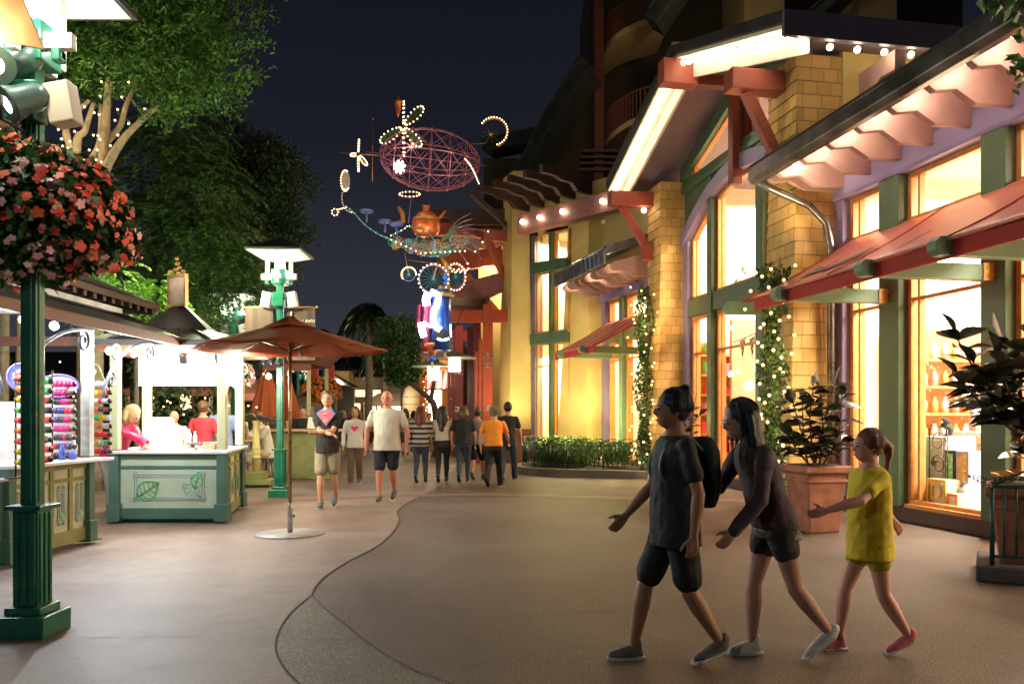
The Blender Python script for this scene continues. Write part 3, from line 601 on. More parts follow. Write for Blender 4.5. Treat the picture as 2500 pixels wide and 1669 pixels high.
# ------------------------------------------------------------------ lamp posts
COOL = (.93, 1, .93)
def lamp_post(loc, label, banners=False, power=260, s=1.0, flood=None, low=False):
    t = thing('lamp_post', loc, label, 'lamp post', 'green lamp posts along the walk'); M = frame(loc, 0)
    b = MB(M); b.box(-.16, .16, -.16, .16, 0, .14); b.box(-.115, .115, -.115, .115, .14, .19); b.build('base', PGRN, t, bev=.008)
    b = MB(M); b.box(-.08, .08, -.08, .08, .19, .8)
    for i in (-1, 0, 1):
        for d in (-1, 1): b.box(i*.05-.014, i*.05+.014, d*.08-.01, d*.08+.01, .2, .78); b.box(d*.08-.01, d*.08+.01, i*.05-.014, i*.05+.014, .2, .78)
    b.box(-.115, .115, -.115, .115, .8, .83); b.build('fluted_shaft', PGRN, t, bev=.004)
    b = MB(M); b.box(-.05, .05, -.05, .05, .83, 3.9); b.box(-.024, .024, -.058, -.05, .85, 3.4); b.box(.05, .058, -.024, .024, .85, 3.4); b.build('pole', PGRN, t, bev=.012)
    b = MB(M); h = .46
    b.add([(-h, -h, 4.2), (h, -h, 4.2), (h, h, 4.2), (-h, h, 4.2), (0, 0, 4.46)], [(0, 1, 4), (1, 2, 4), (2, 3, 4), (3, 0, 4)]); b.box(-h, h, -h, h, 4.165, 4.2)
    rf = b.build('lamp_roof', DRK, t)
    b = MB(M); b.add([(-h+.03, -h+.03, 4.16), (h-.03, -h+.03, 4.16), (h-.03, h-.03, 4.16), (-h+.03, h-.03, 4.16), (-.2, -.2, 4.08), (.2, -.2, 4.08), (.2, .2, 4.08), (-.2, .2, 4.08)], [(0, 1, 5, 4), (1, 2, 6, 5), (2, 3, 7, 6), (3, 0, 4, 7), (4, 5, 6, 7)])
    b.build('reflector', CRM, rf)
    for x, y in ((-.2, -.05), (.2, -.05), (0, -.2), (0, .2)):
        b = MB(M); b.box(x-.03, x+.03, y-.03, y+.03, 3.66, 4.1); b.build('strut', CRM, t, bev=.005)
    b = MB(M); b.box(-.3, .3, -.09, -.03, 3.72, 3.82); b.box(-.05, .05, -.3, .3, 3.73, 3.81); b.build('crossbar', CRM, t, bev=.006)
    b = MB(M); b.box(-.12, .12, -.12, .12, 3.64, 3.9); b.box(-.23, -.17, -.1, -.02, 3.64, 3.72); b.box(.17, .23, -.1, -.02, 3.64, 3.72); b.build('lamp_housing', PGRN, t, bev=.01)
    b = MB(M); b.ball((0, 0, 3.98), .07, 12, 8); b.build('lamp_bulb', BULBW, t)
    for q in ((.14, -.3, 3.86), (-.16, -.28, 3.86), (.28, .15, 3.86), (-.28, .15, 3.86)): lamp('lamp_light', Vector(loc)+Vector(q), power/4, COOL, .05, t)
    for sx_, a in ((-1, .22), (1, -.22)):
        b = MB(M); b.cbox((sx_*.22, -.04, 3.38), (.16, .13, .26), 0, 0, a*.8); q = b.build('speaker_box', CRM, t, bev=.01)
        b = MB(M); b.tube([(0, 0, 3.4), (sx_*.15, -.02, 3.4)], .015, 6); b.build('speaker_bracket', BLK, t)
    b = MB(M); b.box(-.1, .1, -.15, .0, 3.26, 3.5); b.build('junction_box', PGRN, t, bev=.01)
    return t
lp0 = px(80, 1559, 5.12); lp0.z = 0
LP1 = lamp_post(lp0, 'tall green fluted lamp post with floodlights and hanging flowers, nearest on the left edge', power=60)
M0 = frame(lp0, 0)
_lp = copy_tree(LP1, (-3.3, -1.6, 0), None, 'green lamp post added unseen behind the viewpoint for its light')  # added unseen post that lights the near post and the lower-left ground
for _o in _lp.children:
    if _o.type == 'LIGHT': _o.data = _o.data.copy(); _o.data.energy = 75
# floodlights and hood board of the near post
def flood(T, M, c, d, r=.12):
    c = Vector(c); d = Vector(d).normalized(); q = d.to_track_quat('Z', 'Y').to_matrix()
    b = MB(M); b.lathe([(r*.55, -.2), (r*.8, -.14), (r*.9, -.02), (r, .02), (r, .04)], c, 18, q); o = b.build('floodlight', mat('flood_housing', (.05, .10, .09), .4, .2), T)
    b = MB(M); b.lathe([(0.001, .045), (r*.92, .035), (r*.92, .03)], c, 18, q); b.build('flood_lens', glow('flood_lens', (.9, 1, .85), 30), o)
    b = MB(M); b.tube([c+Vector((0, -r*1.05, 0)), c+Vector((0, -r*1.05, -.14)), c+Vector((0, r*1.05, -.14)), c+Vector((0, r*1.05, 0))], .012, 6); b.build('yoke', BLK, o)
flood(LP1, M0, (-.07, -.27, 3.53), (.5, -1, -.38), .12); flood(LP1, M0, (-.3, -.2, 3.66), (-.4, -1, -.2), .1); flood(LP1, M0, (.0, -.2, 3.33), (-.6, -.6, -.5), .11); flood(LP1, M0, (-.1, -.05, 3.62), (-.8, .1, -.3), .1)
b = MB(M0); b.prism([(.03, 3.60), (.345, 3.54), (.14, 4.02), (.02, 4.02)], 1, -.47, -.45); b.build('hood_board', mat('peach_board', (.75, .45, .22), .6), LP1)
lamp('flood_spill', lp0+Vector((.0, -.62, 3.6)), 12, (1, .8, .5), .05, LP1)
lp1 = gnd(684, 1213); lp1.z = 0
LP2 = lamp_post(lp1, 'green lamp post with two brown banners standing behind the open orange umbrella', power=26)
Mp = frame(lp1, 0)
BANN = stripes('banner_boards', [(.085, .045, .03), (.10, .055, .038), (.06, .032, .024), (.092, .05, .034)], 0, 3.2, .7)
for sgn in (-1, 1):
    b = MB(Mp); b.tube([(0, .0, 3.26), (sgn*.62, .0, 3.26)], .012, 6); b.ball((sgn*.63, 0, 3.26), .02); o = b.build('banner_arm', PLT, LP2)
    b = MB(Mp); b.box(min(sgn*.12, sgn*.6), max(sgn*.12, sgn*.6), -.006, .006, 2.35, 3.245); b.build('banner', BANN, LP2, label='brown board-pattern banner' if sgn < 0 else 'brown banner with white slogan lettering')
WH = mat('white_print', (.8, .78, .68), .6, 0)
text('You auto', .095, Mvert(lp1+Vector((.42, -.008, 3.03)), (0, -1)), WH, LP2, shear=.25, ext=.002); text('stop by.', .095, Mvert(lp1+Vector((.42, -.008, 2.92)), (0, -1)), WH, LP2, shear=.25, ext=.002)
b = MB(Mp); b.lathe([(.03, 2.92), (.04, 2.98), (.022, 3.05), (.012, 3.14), (.02, 3.17), (0.001, 3.19)], (.2, -.02, 0), 10); b.build('banner_picture', WH, LP2)
for k in range(3):
    b = MB(Mp); c = Vector((-.26+.13*k, -.08, 2.3)); q = Vector((-.5+.2*k, -.5, -.6)).to_track_quat('Z', 'Y').to_matrix(); b.lathe([(.035, -.1), (.045, 0), (.055, .06), (.05, .055)], c, 12, q); b.build('spotlight', BLK, LP2)
b = MB(Mp); b.ball((-.12, -.25, 2.06), .05); b.build('lamp_bulb', BULBW, LP2); lamp('lamp_light', lp1+Vector((-.12, -.45, 2.06)), 40, (1, .9, .75), .05, LP2)
lp2 = px(572, 1180, 18.5); lp2.z = 0
LP3 = lamp_post(lp2, 'green lamp post half hidden behind the middle kiosk roof', power=50)
for (x, Y, lb) in ((790, 28, 'far green lamp post with red trim above orange flowers'), (728, 34, 'far green lamp post with cool white light beyond the closed umbrellas'), (742, 41, 'farthest green lamp post among the dark trees')):
    q = px(x, 1000, Y); q.z = 0; c = copy_tree(LP3, q, None, lb)
q = px(790, 1000, 28); q.z = 0
far_post = [o for o in COL.objects if o.get('label') == 'far green lamp post with red trim above orange flowers'][0]
for x_ in (-.42, .14): MB(frame(q, 0)).box(x_, x_+.22, -.1, .1, 2.6, 3.2).build('red_pennant', mat('red_pennant', (.5, .03, .03), .5), far_post)
# ------------------------------------------------------------------ flower baskets
def flower_mesh(P, N, r, name, m, parent, **k):
    b = MB()
    for p, n in zip(P, N):
        n = Vector(n).normalized(); u = n.orthogonal().normalized(); w2 = n.cross(u); a0 = random.random()*6; rr = r*random.uniform(.6, 1.3); c = Vector(p); n = (n+Vector((random.gauss(0, .35), random.gauss(0, .35), random.gauss(0, .35)))).normalized(); u = n.orthogonal().normalized(); w2 = n.cross(u); b.cur = random.randrange(len(m)) if isinstance(m, list) else 0
        for i in range(5):
            a = a0+i*2*PI/5; d = u*math.cos(a)+w2*math.sin(a); e = u*math.cos(a+PI/2)+w2*math.sin(a+PI/2)
            b.add([c, c+d*rr*.55-e*rr*.42+n*.1*rr, c+d*rr*.98-e*rr*.26+n*.02*rr, c+d*rr*1.0+e*rr*.26, c+d*rr*.55+e*rr*.42+n*.14*rr], [(0, 1, 2, 3, 4)], True)
    return b.build(name, m, parent, **k)
CORAL = [mat('coral_petal', (.85, .14, .07), .5, .12, 12), mat('salmon_petal', (.85, .22, .14), .5, .12, 12), mat('red_petal', (.75, .07, .035), .5, .12, 12)]; PINKP = [mat('pink_petal', (.85, .42, .47), .5, .12, 12), mat('rose_petal', (.8, .27, .33), .5, .12, 12), mat('blush_petal', (.88, .60, .58), .5, .12, 12)]; ORP = mat('orange_petal', (.8, .22, .04), .5, .2, 12)
def basket(c, rx, rz, label, nl, nf, lsz, fsz, cols):
    t = thing('flower_basket', c, label, 'flower basket', 'round hanging flower baskets'); c = Vector(c)
    v = rng.normal(size=(nl, 3)); v /= np.linalg.norm(v, axis=1)[:, None]; rad = .55+.48*rng.random(nl)**.5
    rad *= 1+.09*np.sin(v[:, 0]*5+v[:, 2]*4)+.07*np.sin(v[:, 1]*9+v[:, 2]*7); P = v*rad[:, None]*[rx, rx, rz]; P[:, 2] -= (P[:, 2] < 0)*0
    P[:, :2] *= (1.02-.16*v[:, 2:3]); P += rng.normal(size=P.shape)*.02; leafmesh(P+np.array(c), v*[1, 1, .4]+[0, 0, -.5], lsz, 'leaves', [leafmat('impatiens_leaf', (.05, .13, .03)), leafmat('impatiens_leaf_dark', (.025, .075, .02))], t, .6, kind='stuff')
    b = MB(frame(c, 0)); b.lathe([(rx*.25, -rz*.7), (rx*.6, -rz*.3), (rx*.6, .0), (rx*.3, rz*.5)], (0, 0, 0), 14); b.build('basket_core', mat('moss', (.015, .02, .008), .9), t)
    v = rng.normal(size=(nf, 3)); v /= np.linalg.norm(v, axis=1)[:, None]
    pk = (np.sin(v[:, 0]*3.1+1)+np.cos(v[:, 2]*4+v[:, 1]*2) + rng.normal(size=nf)*.5-v[:, 2]*1.2) > .5
    bm_ = 1+.09*np.sin(v[:, 0]*5+v[:, 2]*4)+.07*np.sin(v[:, 1]*9+v[:, 2]*7); P = v*(bm_*(.97+.12*rng.random(nf)))[:, None]*[rx, rx, rz]
    P[:, :2] *= (1.02-.16*v[:, 2:3]); P += np.array(c)+rng.normal(size=P.shape)*.016
    Nn = v+[0, -.3, .25]
    flower_mesh(P[~pk], Nn[~pk], fsz, 'coral_flowers', cols[0], t, kind='stuff'); flower_mesh(P[pk], Nn[pk], fsz*.85, 'pink_flowers', cols[1], t, kind='stuff')
    return t
bc = (lp0.x+.02, lp0.y, 2.71)
basket(bc, .54, .42, 'large ball of coral and pink impatiens hung round the nearest lamp post', 8000, 900, .07, .030, (CORAL, PINKP))
q = px(786, 950, 27.8); basket(q, .62, .42, 'distant ball of orange flowers on a lamp post behind the walking boy', 1200, 380, .09, .07, (ORP, ORP))
q = px(594, 915, 13.0); basket(q, .16, .2, 'small pink flower ball hanging at the right corner of the middle kiosk', 500, 90, .05, .04, (PINKP, CORAL))
# ------------------------------------------------------------------ kiosks
def leafmotif(M, x, z, s_, ang, m, parent, y=-.012, w_=.006):
    b = MB(M); A = lambda a, l: (x+math.cos(a+ang)*l*s_-0, y, z+math.sin(a+ang)*l*s_)
    rim = []
    for k in range(13):
        t = k/12; wd = math.sin(PI*t**.8)*.36; rim.append((t, wd))
    def P(t, wd): return (x+(t*math.cos(ang)-wd*math.sin(ang))*s_, y, z+(t*math.sin(ang)+wd*math.cos(ang))*s_)
    b.tube([P(t, wd) for t, wd in rim], w_, 4); b.tube([P(t, -wd) for t, wd in rim], w_, 4); b.tube([P(0, 0), P(1.0, 0)], w_, 4)
    for k in range(2, 11, 2):
        t, wd = rim[k]; b.tube([P(t-.12, 0), P(t, wd)], w_*.7, 4); b.tube([P(t-.12, 0), P(t, -wd)], w_*.7, 4)
    return b.build('leaf_motif', m, parent)
LEAFG = mat('leaf_green_print', (.06, .42, .10), .5, .1); LATT = mat('pale_lattice', (.42, .52, .50), .5, .05)
def wallpanels(A, B, n, t, zc=.9, small=True, motif=True, mp=MINT, fr=SAGE, first=0):
    """framed panel wall from ground point A to B (outer face on the right-hand side looking from B to A)"""
    A = Vector((*A, 0)); B = Vector((*B, 0)); L = (B-A).length; M = frame(A, math.atan2((B-A).y, (B-A).x))
    b = MB(M); b.box(0, L, 0, .05, .06, zc); wl = b.build('counter_wall', mp, t)
    b = MB(M); b.box(0, L, -.022, 0, .06, .2); b.box(0, L, -.02, 0, .84, zc)
    ws = L/n
    for i in range(n+1): b.box(max(0, i*ws-.035), min(L, i*ws+.035), -.018, 0, .2, .84)
    if small: b.box(0, L, -.016, 0, .71, .75)
    b.build('panel_frame', fr, wl, bev=.004)
    if motif:
        for i in range(n):
            x0 = i*ws+.09+.02*(n == 1); x1 = (i+1)*ws-.09-.02*(n == 1); m_ = .04 if n > 1 else .22; q = MB(M); xa, xb = x0+m_*.6, x1-m_*.6
            for d in (0, .03):
                q.beam((xa-.03, -.008, .31+d), (xb+.03, -.008, .31+d), .012, .008); q.beam((xa-.03, -.008, .64-d), (xb+.03, -.008, .64-d), .012, .008)
                q.beam((xa+d, -.008, .27), (xa+d, -.008, .68), .008, .012, (0, 1, 0)); q.beam((xb-d, -.008, .27), (xb-d, -.008, .68), .008, .012, (0, 1, 0))
            q.build('lattice_motif', LATT, wl)
            w3 = xb-xa
            leafmotif(M, xa+.04, .34, min(.34, w3*.9), .6, LEAFG, wl); 
            if n == 1: leafmotif(M, xb-.04, .34, .3, 2.5, LATT, wl); leafmotif(M, xb-.12, .46, .22, 1.3, LEAFG, wl)
            else: leafmotif(M, xb-.02, .33, min(.3, w3*.8), 2.2, LATT, wl)
    return wl
def scroll(M, c, r, turns, m, parent, a0=0, d=1, w_=.012, pts0=None):
    P = list(pts0 or [])
    for k in range(26):
        t = k/25; a = a0+d*turns*2*PI*t; rr = r*(1-.72*t); P.append((c[0]+rr*math.cos(a), c[1], c[2]+rr*math.sin(a)))
    b = MB(M); b.tube(P, w_, 6); return b.build('scroll_bracket', m, parent)
# middle kiosk
KF = [(-5.15, 10.35), (-3.76, 10.35), (-4.10, 12.0), (-5.5, 12.0)]
KC = thing('market_kiosk', (-4.6, 11.2, 0), 'square sage green kiosk with mint leaf panels and a glowing white menu board', 'kiosk', 'sage green market kiosks')
wallpanels(KF[0], KF[1], 1, KC); wallpanels(KF[1], KF[2], 3, KC, mp=mat('cream_panel', (.55, .50, .22), .5), fr=mat('olive_frame', (.22, .22, .08), .5))
wallpanels(KF[2], KF[3], 1, KC, motif=False); wallpanels(KF[3], KF[0], 2, KC, motif=False)
for i, (x, y) in enumerate(KF):
    b = MB(); b.box(x-.085, x+.085, y-.085, y+.085, .03, .26); b.box(x-.062, x+.062, y-.062, y+.062, .26, .9); o = b.build('corner_base', SAGE, KC, bev=.006)
    b = MB(); b.box(x-.055, x+.055, y-.055, y+.055, .96, 2.27); b.build('roof_post', KPOST, KC, bev=.008)
b = MB(); e = .09; q = [(-5.15-e, 10.35-e), (-3.76+e, 10.35-e), (-4.10+e, 12.0+e), (-5.5-e, 12.0+e)]; b.frust(q, .905, q, .945); b.build('counter_top', CTR, KC, bev=.008)
b = MB(); q = [(-5.1, 10.42), (-3.82, 10.42), (-4.15, 11.95), (-5.45, 11.95)]; b.frust(q, .0, q, .06); b.build('skirt', mat('teal_skirt', (.02, .09, .10), .6), KC)
DKR = mat('dark_metal_roof', (.035, .032, .028), .5, .3, 4)
def hiproof(foot, e, z0, apex, z1, t, name='kiosk_roof', kink=None, soffit=CRM, ribs=True):
    c = Vector((sum(p[0] for p in foot)/len(foot), sum(p[1] for p in foot)/len(foot)))
    ev = [tuple(Vector(p)+(Vector(p)-c).normalized()*e*1.3) for p in foot]; md = [tuple(Vector(p).lerp(Vector(apex), .55)) for p in ev]; tp = [tuple(Vector(p).lerp(Vector(apex), .93)) for p in ev]
    zk = kink or (z0+(z1-z0)*.42)
    b = MB(); b.frust(ev, z0, ev, z0+.07); b.frust(ev, z0+.07, md, zk); b.frust(md, zk, tp, z1)
    if ribs:
        n = len(foot)
        for i in range(n):
            for k in range(1, 5):
                a = Vector(ev[i]).lerp(Vector(ev[(i+1) % n]), k/5); m2 = Vector(md[i]).lerp(Vector(md[(i+1) % n]), k/5); b.tube([(*a, z0+.08), (*m2, zk+.01)], .015, 4)
    r = b.build(name, DKR, t)
    b = MB(); q = [tuple(Vector(p)*.99+c*.01) for p in ev]; b.poly([(*p, z0-.002) for p in q]); b.build('roof_soffit', soffit, r)
    return r
hiproof(KF, .42, 2.28, (-4.62, 11.1), 2.92, KC, soffit=mat('terracotta_soffit', (.40, .17, .10), .6))
b = MB(); b.box(-4.98, -3.62, 10.62, 10.7, 1.80, 2.2); b.build('menu_board', glow('menu_board_glow', (1, .99, .93), 7, True), KC)
b = MB(); b.cbox((-4.62, 11.0, 3.12), (.34, .03, .36), R(-32)); b.build('roof_sign', mat('pale_sign', (.6, .45, .36), .6, .15, 12), KC, bev=.004)
b = MB(); Mq = Matrix.Translation((-4.62, 11.0, 0)) @ Matrix.Rotation(R(-32), 4, 'Z'); b.M = Mq
b.box(-.2, .2, -.025, .025, 2.9, 2.94); b.box(-.2, .2, -.025, .025, 3.30, 3.34); b.box(-.2, -.17, -.025, .025, 2.94, 3.3); b.box(.17, .2, -.025, .025, 2.94, 3.3)
for x, z, r in ((-.16, 3.40, .035), (-.05, 3.42, .03), (.0, 3.50, .03), (.04, 3.44, .028), (-.02, 3.57, .028), (.13, 3.38, .03), (.02, 3.36, .03), (-.22, 3.1, .025), (-.22, 3.2, .02)): b.ball((x, 0, z), r, 8, 6)
b.build('sign_frame', mat('gold_leaf', (.8, .5, .2), .3, .1, metal=.7), KC)
lamp('sign_light', (-4.75, 10.7, 3.35), 5, (1, .85, .65), .04, KC)
for (x, y, z, p_) in ((-4.4, 10.95, 2.1, 240), (-4.9, 11.4, 2.1, 220), (-4.1, 11.4, 2.1, 160)):
    lamp('kiosk_light', (x, y, z), p_*.55, (1, .93, .72), .08, KC)
bl = [Vector((x, 10.42, 2.2)) for x in (-4.95, -4.5, -4.1, -3.8)]
bulbs(bl, .04, BULBW, KC, 'kiosk_bulb'); lamp('kiosk_light', (-3.55, 10.3, 2.12), 70, (1, .93, .7), .04, KC); lamp('kiosk_light', (-4.4, 10.1, 2.1), 40, (1, .97, .85), .04, KC)
for (x, y, d_) in ((-3.70, 10.3, 1), (-5.2, 10.3, -1)):
    scroll(frame((x, y, 0), 0), (d_*.22, 0, 1.98), .1, 1.1, KPOST, KC, 0 if d_ < 0 else PI, -d_, .01, [(0, 0, 1.55), (d_*.03, 0, 1.75), (d_*.1, 0, 1.93)])
for x_ in (-4.35, -3.88): MB().cbox((x_, 10.55, 2.16), (.1, .1, .14), 0, R(25)).build('track_spotlight', BLK, KC, bev=.02)
# things on the middle kiosk's counter
def tagged(b, name, m, label, cat, bev=0, group=None, parent=None): return b.build(name, m, parent, bev=bev, label=label, cat=cat, group=group)
t = thing('cash_register', (-4.72, 10.62, .945), 'white sloped back of a till on the middle kiosk counter', 'till')
b = MB(); b.prism([(10.5, .946), (10.86, .946), (10.8, 1.36), (10.68, 1.38)], 0, -4.93, -4.58); b.build('register_body', CTR, t, bev=.01)
b = MB(); b.box(-4.86, -4.66, 10.84, 10.9, .95, 1.2); b.build('receipt_printer', CTR, t, bev=.01)
t = thing('kitchen_scale', (-4.23, 10.55, .945), 'small round white scale dish on the middle kiosk counter', 'scale')
b = MB(); b.box(-4.28, -4.18, 10.5, 10.6, .946, .98); b.build('scale_base', CTR, t, bev=.006)
b = MB(); b.lathe([(.02, .98), (.03, 1.01), (.1, 1.03), (.105, 1.045)], (-4.23, 10.55, 0), 18); b.build('scale_dish', MET, t)
t = tagged(MB().cbox((-4.02, 10.6, 1.0), (.16, .12, .1)).cbox((-3.9, 10.64, .98), (.1, .1, .07), .4), 'snack_boxes', mat('tan_carton', (.5, .4, .25), .6, .3, 20), 'tan cartons piled at the right end of the middle kiosk counter', 'carton', .004)
for k, x in enumerate((-4.46, -4.38, -4.5)): tagged(MB().lathe([(.028, .946), (.03, 1.08+.03*k), (.012, 1.12+.03*k), (.012, 1.15+.03*k)], (x, 10.9+.1*k, 0), 10), 'bottle', CTR, ['short white bottle beside the till', 'middle white bottle beside the till', 'tallest white bottle behind the till'][k], 'bottle', group='white bottles by the till')
# left kiosk
LA, LB_, LC, LD = (-4.64, 8.7), (-4.66, 7.35), (-7.6, 7.2), (-7.6, 8.9)
KL = thing('market_kiosk', (-6.0, 8.0, 0), 'large brightly lit kiosk on the left with a two-tier brown roof and iron scrolls', 'kiosk', 'sage green market kiosks')
wallpanels(LB_, LA, 4, KL, zc=.9, fr=mat('olive_frame', (.22, .22, .08), .5), mp=mat('cream_mint_panel', (.50, .50, .33), .5))
wallpanels(LA, LD, 3, KL, motif=False)
LE = (-4.80, 6.0)
wallpanels(LE, (-4.68, 7.3), 2, KL, zc=.8, small=True, motif=False)
b = MB(); 
for (x, y) in (LA, LB_, LE, LD):
    b = MB(); b.box(x-.075, x+.075, y-.075, y+.075, .03, .26); b.box(x-.055, x+.055, y-.055, y+.055, .26, .92); b.build('corner_base', SAGE, KL, bev=.006)
    if (x, y) != LB_: b = MB(); b.box(x-.05, x+.05, y-.05, y+.05, .96, 2.34); b.build('roof_post', mat('white_post', (.62, .66, .6), .4), KL, bev=.006)
b = MB(); q = [(-4.42, 8.85), (-4.55, 7.3), (-5.2, 7.2), (-5.2, 8.85)]; b.frust(q, .905, q, .94); b.build('counter_top', CTR, KL, bev=.006)
b = MB(); q = [(-4.60, 7.28), (-4.72, 5.9), (-5.3, 5.9), (-5.3, 7.2)]; b.frust(q, .80, q, .83); b.build('lower_counter', CTR, KL, bev=.006)
b = MB(); b.box(-7.4, -4.75, 8.62, 8.66, .9, 1.55); b.box(-6.1, -6.0, 5.9, 8.6, .1, 2.4)
for k in range(12): b.box(-6.0, -5.99, 5.9, 8.6, 1.0+k*.11, 1.015+k*.11)
b.build('slat_wall', mat('white_slatwall', (.75, .72, .68), .5), KL)
# canopy: lower and upper tier
b = MB()
b.prism([(-4.17, 2.30), (-4.17, 2.38), (-4.9, 2.68), (-4.9, 2.60)], 1, 5.0, 10.1); b.build('lower_canopy', DKR, KL)
b = MB(); b.prism([(-4.15, 2.27), (-4.15, 2.37), (-4.19, 2.37), (-4.19, 2.27)], 1, 5.0, 10.12); b.prism([(10.08, 2.28), (10.12, 2.28), (10.12, 2.40), (10.08, 2.40)], 0, -7.5, -4.19); b.build('canopy_fascia', WOODK, KL, bev=.005)
b = MB(); b.box(-7.5, -4.6, 5.0, 9.4, 2.60, 2.66); b.prism([(-4.19, 2.292), (-4.19, 2.299), (-4.9, 2.595), (-4.9, 2.588)], 1, 5.0, 9.2); b.build('white_soffit', mat('white_soffit', (.8, .82, .85), .5), KL)
b = MB(); b.box(-7.6, -4.72, 5.0, 10.4, 2.72, 2.80)
for k in range(26): b.box(-4.72, -4.62, 5.1+k*.205, 5.17+k*.205, 2.70, 2.79)
b.box(-4.62, -4.6, 5.0, 10.4, 2.76, 2.84); b.build('dentil_cornice', mat('brown_grey_trim', (.10, .07, .055), .6), KL)
b = MB(); b.add([(-4.58, 5.0, 2.84), (-4.58, 10.45, 2.84), (-7.6, 10.45, 2.84), (-7.6, 5.0, 2.84), (-6.1, 6.5, 3.5), (-6.1, 9.0, 3.5)], [(0, 1, 5, 4), (1, 2, 5), (2, 3, 4, 5), (3, 0, 4)]); b.build('kiosk_roof', DKR, KL)
# header lettering partly hidden by the post
b = MB(); b.box(-5.6, -4.82, 7.3, 7.33, 2.05, 2.34); b.build('header_board', mat('header_white', (.7, .78, .78), .5), KL)
text('UC', .34, Mvert((-5.0, 7.29, 2.2), (0, -1)), mat('blue_grey_letter', (.12, .22, .28), .5), KL)
def long_scroll(x, y0, dy, parent, zt=2.3, m=IRON):
    L = 1.25; P = []
    for k in range(12):
        t = k/11; P.append((x+.02*t, y0+dy*(t**1.6)*L, 1.6+(zt-1.6)*math.sin(t*PI/2)))
    b = MB(); b.tube(P, .019, 6); o = b.build('iron_bracket', m, parent)
    for (f, rr, sg) in ((.42, .13, 1), (.30, .09, -1), (.98, .12, -1)):
        i = int(f*11); c = Vector(P[i])+Vector((0, dy*.02, rr*sg*(1 if f < .9 else 1))); q = []
        for k in range(24):
            t = k/23; a = -sg*PI/2+dy*sg*t*2*PI*1.3; r2 = rr*(1-.7*t); q.append((c.x, c.y+r2*math.cos(a), c.z+r2*math.sin(a)))
        b = MB(); b.tube(q, .015, 6); b.build('scroll', m, o)
long_scroll(-4.5, 8.76, 1, KL); long_scroll(-4.6, 7.42, 1, KL, 2.32, BLK); long_scroll(-4.66, 7.28, -1, KL)
for (x, y, z, p_, c) in ((-4.45, 9.0, 2.12, 300, (.86, .92, 1)), (-5.3, 8.0, 2.4, 300, (.95, .97, 1)), (-5.3, 6.6, 2.4, 260, (.92, .96, 1)), (-4.5, 7.0, 2.1, 90, (.9, .95, 1))):
    lamp('kiosk_light', (x, y, z), p_*.36, c, .07, KL)
bulbs([Vector((-4.5, 8.9, 2.12)), Vector((-4.6, 8.0, 2.3)), Vector((-4.6, 7.5, 2.3))], .045, BULBW, KL, 'kiosk_bulb')
b = MB(); b.cbox((-5.0, 6.9, 1.78), (.34, .03, .24), R(20), R(-12)); b.build('screen_back', BLK, KL, bev=.005)
def plate_sign(c, rx, rz, ang, label, m):
    t = thing('oval_plaque', c, label, 'plaque'); M = frame(c, ang)
    b = MB(M); n = 28; P = [(rx*math.cos(2*PI*k/n), rz*math.sin(2*PI*k/n)) for k in range(n)]; b.prism(P, 1, -.01, .01); b.build('plaque_face', m, t)
    b = MB(M); b.tube([(p[0], -.012, p[1]) for p in P], .012, 6, True); b.build('plaque_rim', mat('violet_rim', (.25, .2, .7), .4), t)
    b = MB(M)
    for k in range(9): a = 2*PI*k/9; b.ball((.4*rx*math.cos(a), -.012, .4*rz*math.sin(a)), .03, 6, 4, (1, .3, 1))
    b.build('plaque_flower', mat('rose_print', (.8, .3, .35), .5), t)
    return t
plate_sign((-4.9, 8.62, 1.72), .2, .12, R(8), 'lilac oval plaque with a rose flower above the bangle racks', mat('lilac_print', (.62, .55, .8), .5, .3, 20))
plate_sign((-5.12, 8.3, 1.8), .12, .14, R(30), 'small blue round plaque behind the near lamp post', mat('blue_print', (.15, .2, .6), .5, .3, 20))
# bangle racks
RC = [mat('ring_'+n_, c, .35, .2, 60) for n_, c in (('red', (.7, .03, .03)), ('green', (.02, .45, .08)), ('yellow', (.8, .55, .03)), ('navy', (.04, .04, .18)), ('magenta', (.6, .03, .18)), ('white', (.7, .7, .75)), ('orange', (.8, .2, .03)), ('black', (.03, .02, .03)))]
RODM = mat('wood_rod', (.22, .09, .045), .5)
def rack(loc, ang, label, rows, length, cols, dz=.094, z0=.98, r=.034, two=False):
    t = thing('bangle_rack', loc, label, 'rack', 'racks of bright bangles'); M = frame(loc, ang)
    b = MB(M); b.tube([(0, 0, .005), (0, 0, z0-loc[2]+rows*dz+.05)], .008, 6); b.box(-.06, .06, -.06, .06, 0, .012); b.build('stand', BLK, t)
    for i in range(rows):
        z = z0-loc[2]+i*dz
        b = MB(M); b.tube([(.0, 0, z), (length, 0, z)], r*.72, 10); rod = b.build('rod', RODM, t)
        k = .03; ci = random.choice(cols)
        g = MB(M); g.lathe([(.001, 0), (r*.8, 0), (r*.8, .012), (.001, .014)], (length, 0, z), 12, Matrix.Rotation(R(90), 3, 'Y')); g.build('end_cap', BLK, rod)
        lim = length*random.uniform(.62, .97)
        while k < lim:
            seg = random.uniform(.025, .06)
            if random.random() < .5: ci = random.choice(cols)
            g = MB(M); q = Matrix.Rotation(R(90), 3, 'Y'); pr = []
            nn = 3
            for j in range(nn+1): pr.append((r*(1.0 if j % 2 else .9), j*seg/nn))
            g.lathe(pr, (k, 0, z), 12, q); g.build('bangles', RC[ci], rod); k += seg+.003
    return t
rack((-4.50, 7.22, .83), R(-8), 'leftmost rack of red yellow and green bangles left of the near lamp post', 9, .24, [0, 1, 2, 6])
rack((-4.62, 7.75, .94), R(-20), 'rack of bangles just right of the near lamp post, red and green lower rows', 9, .17, [0, 1, 7])
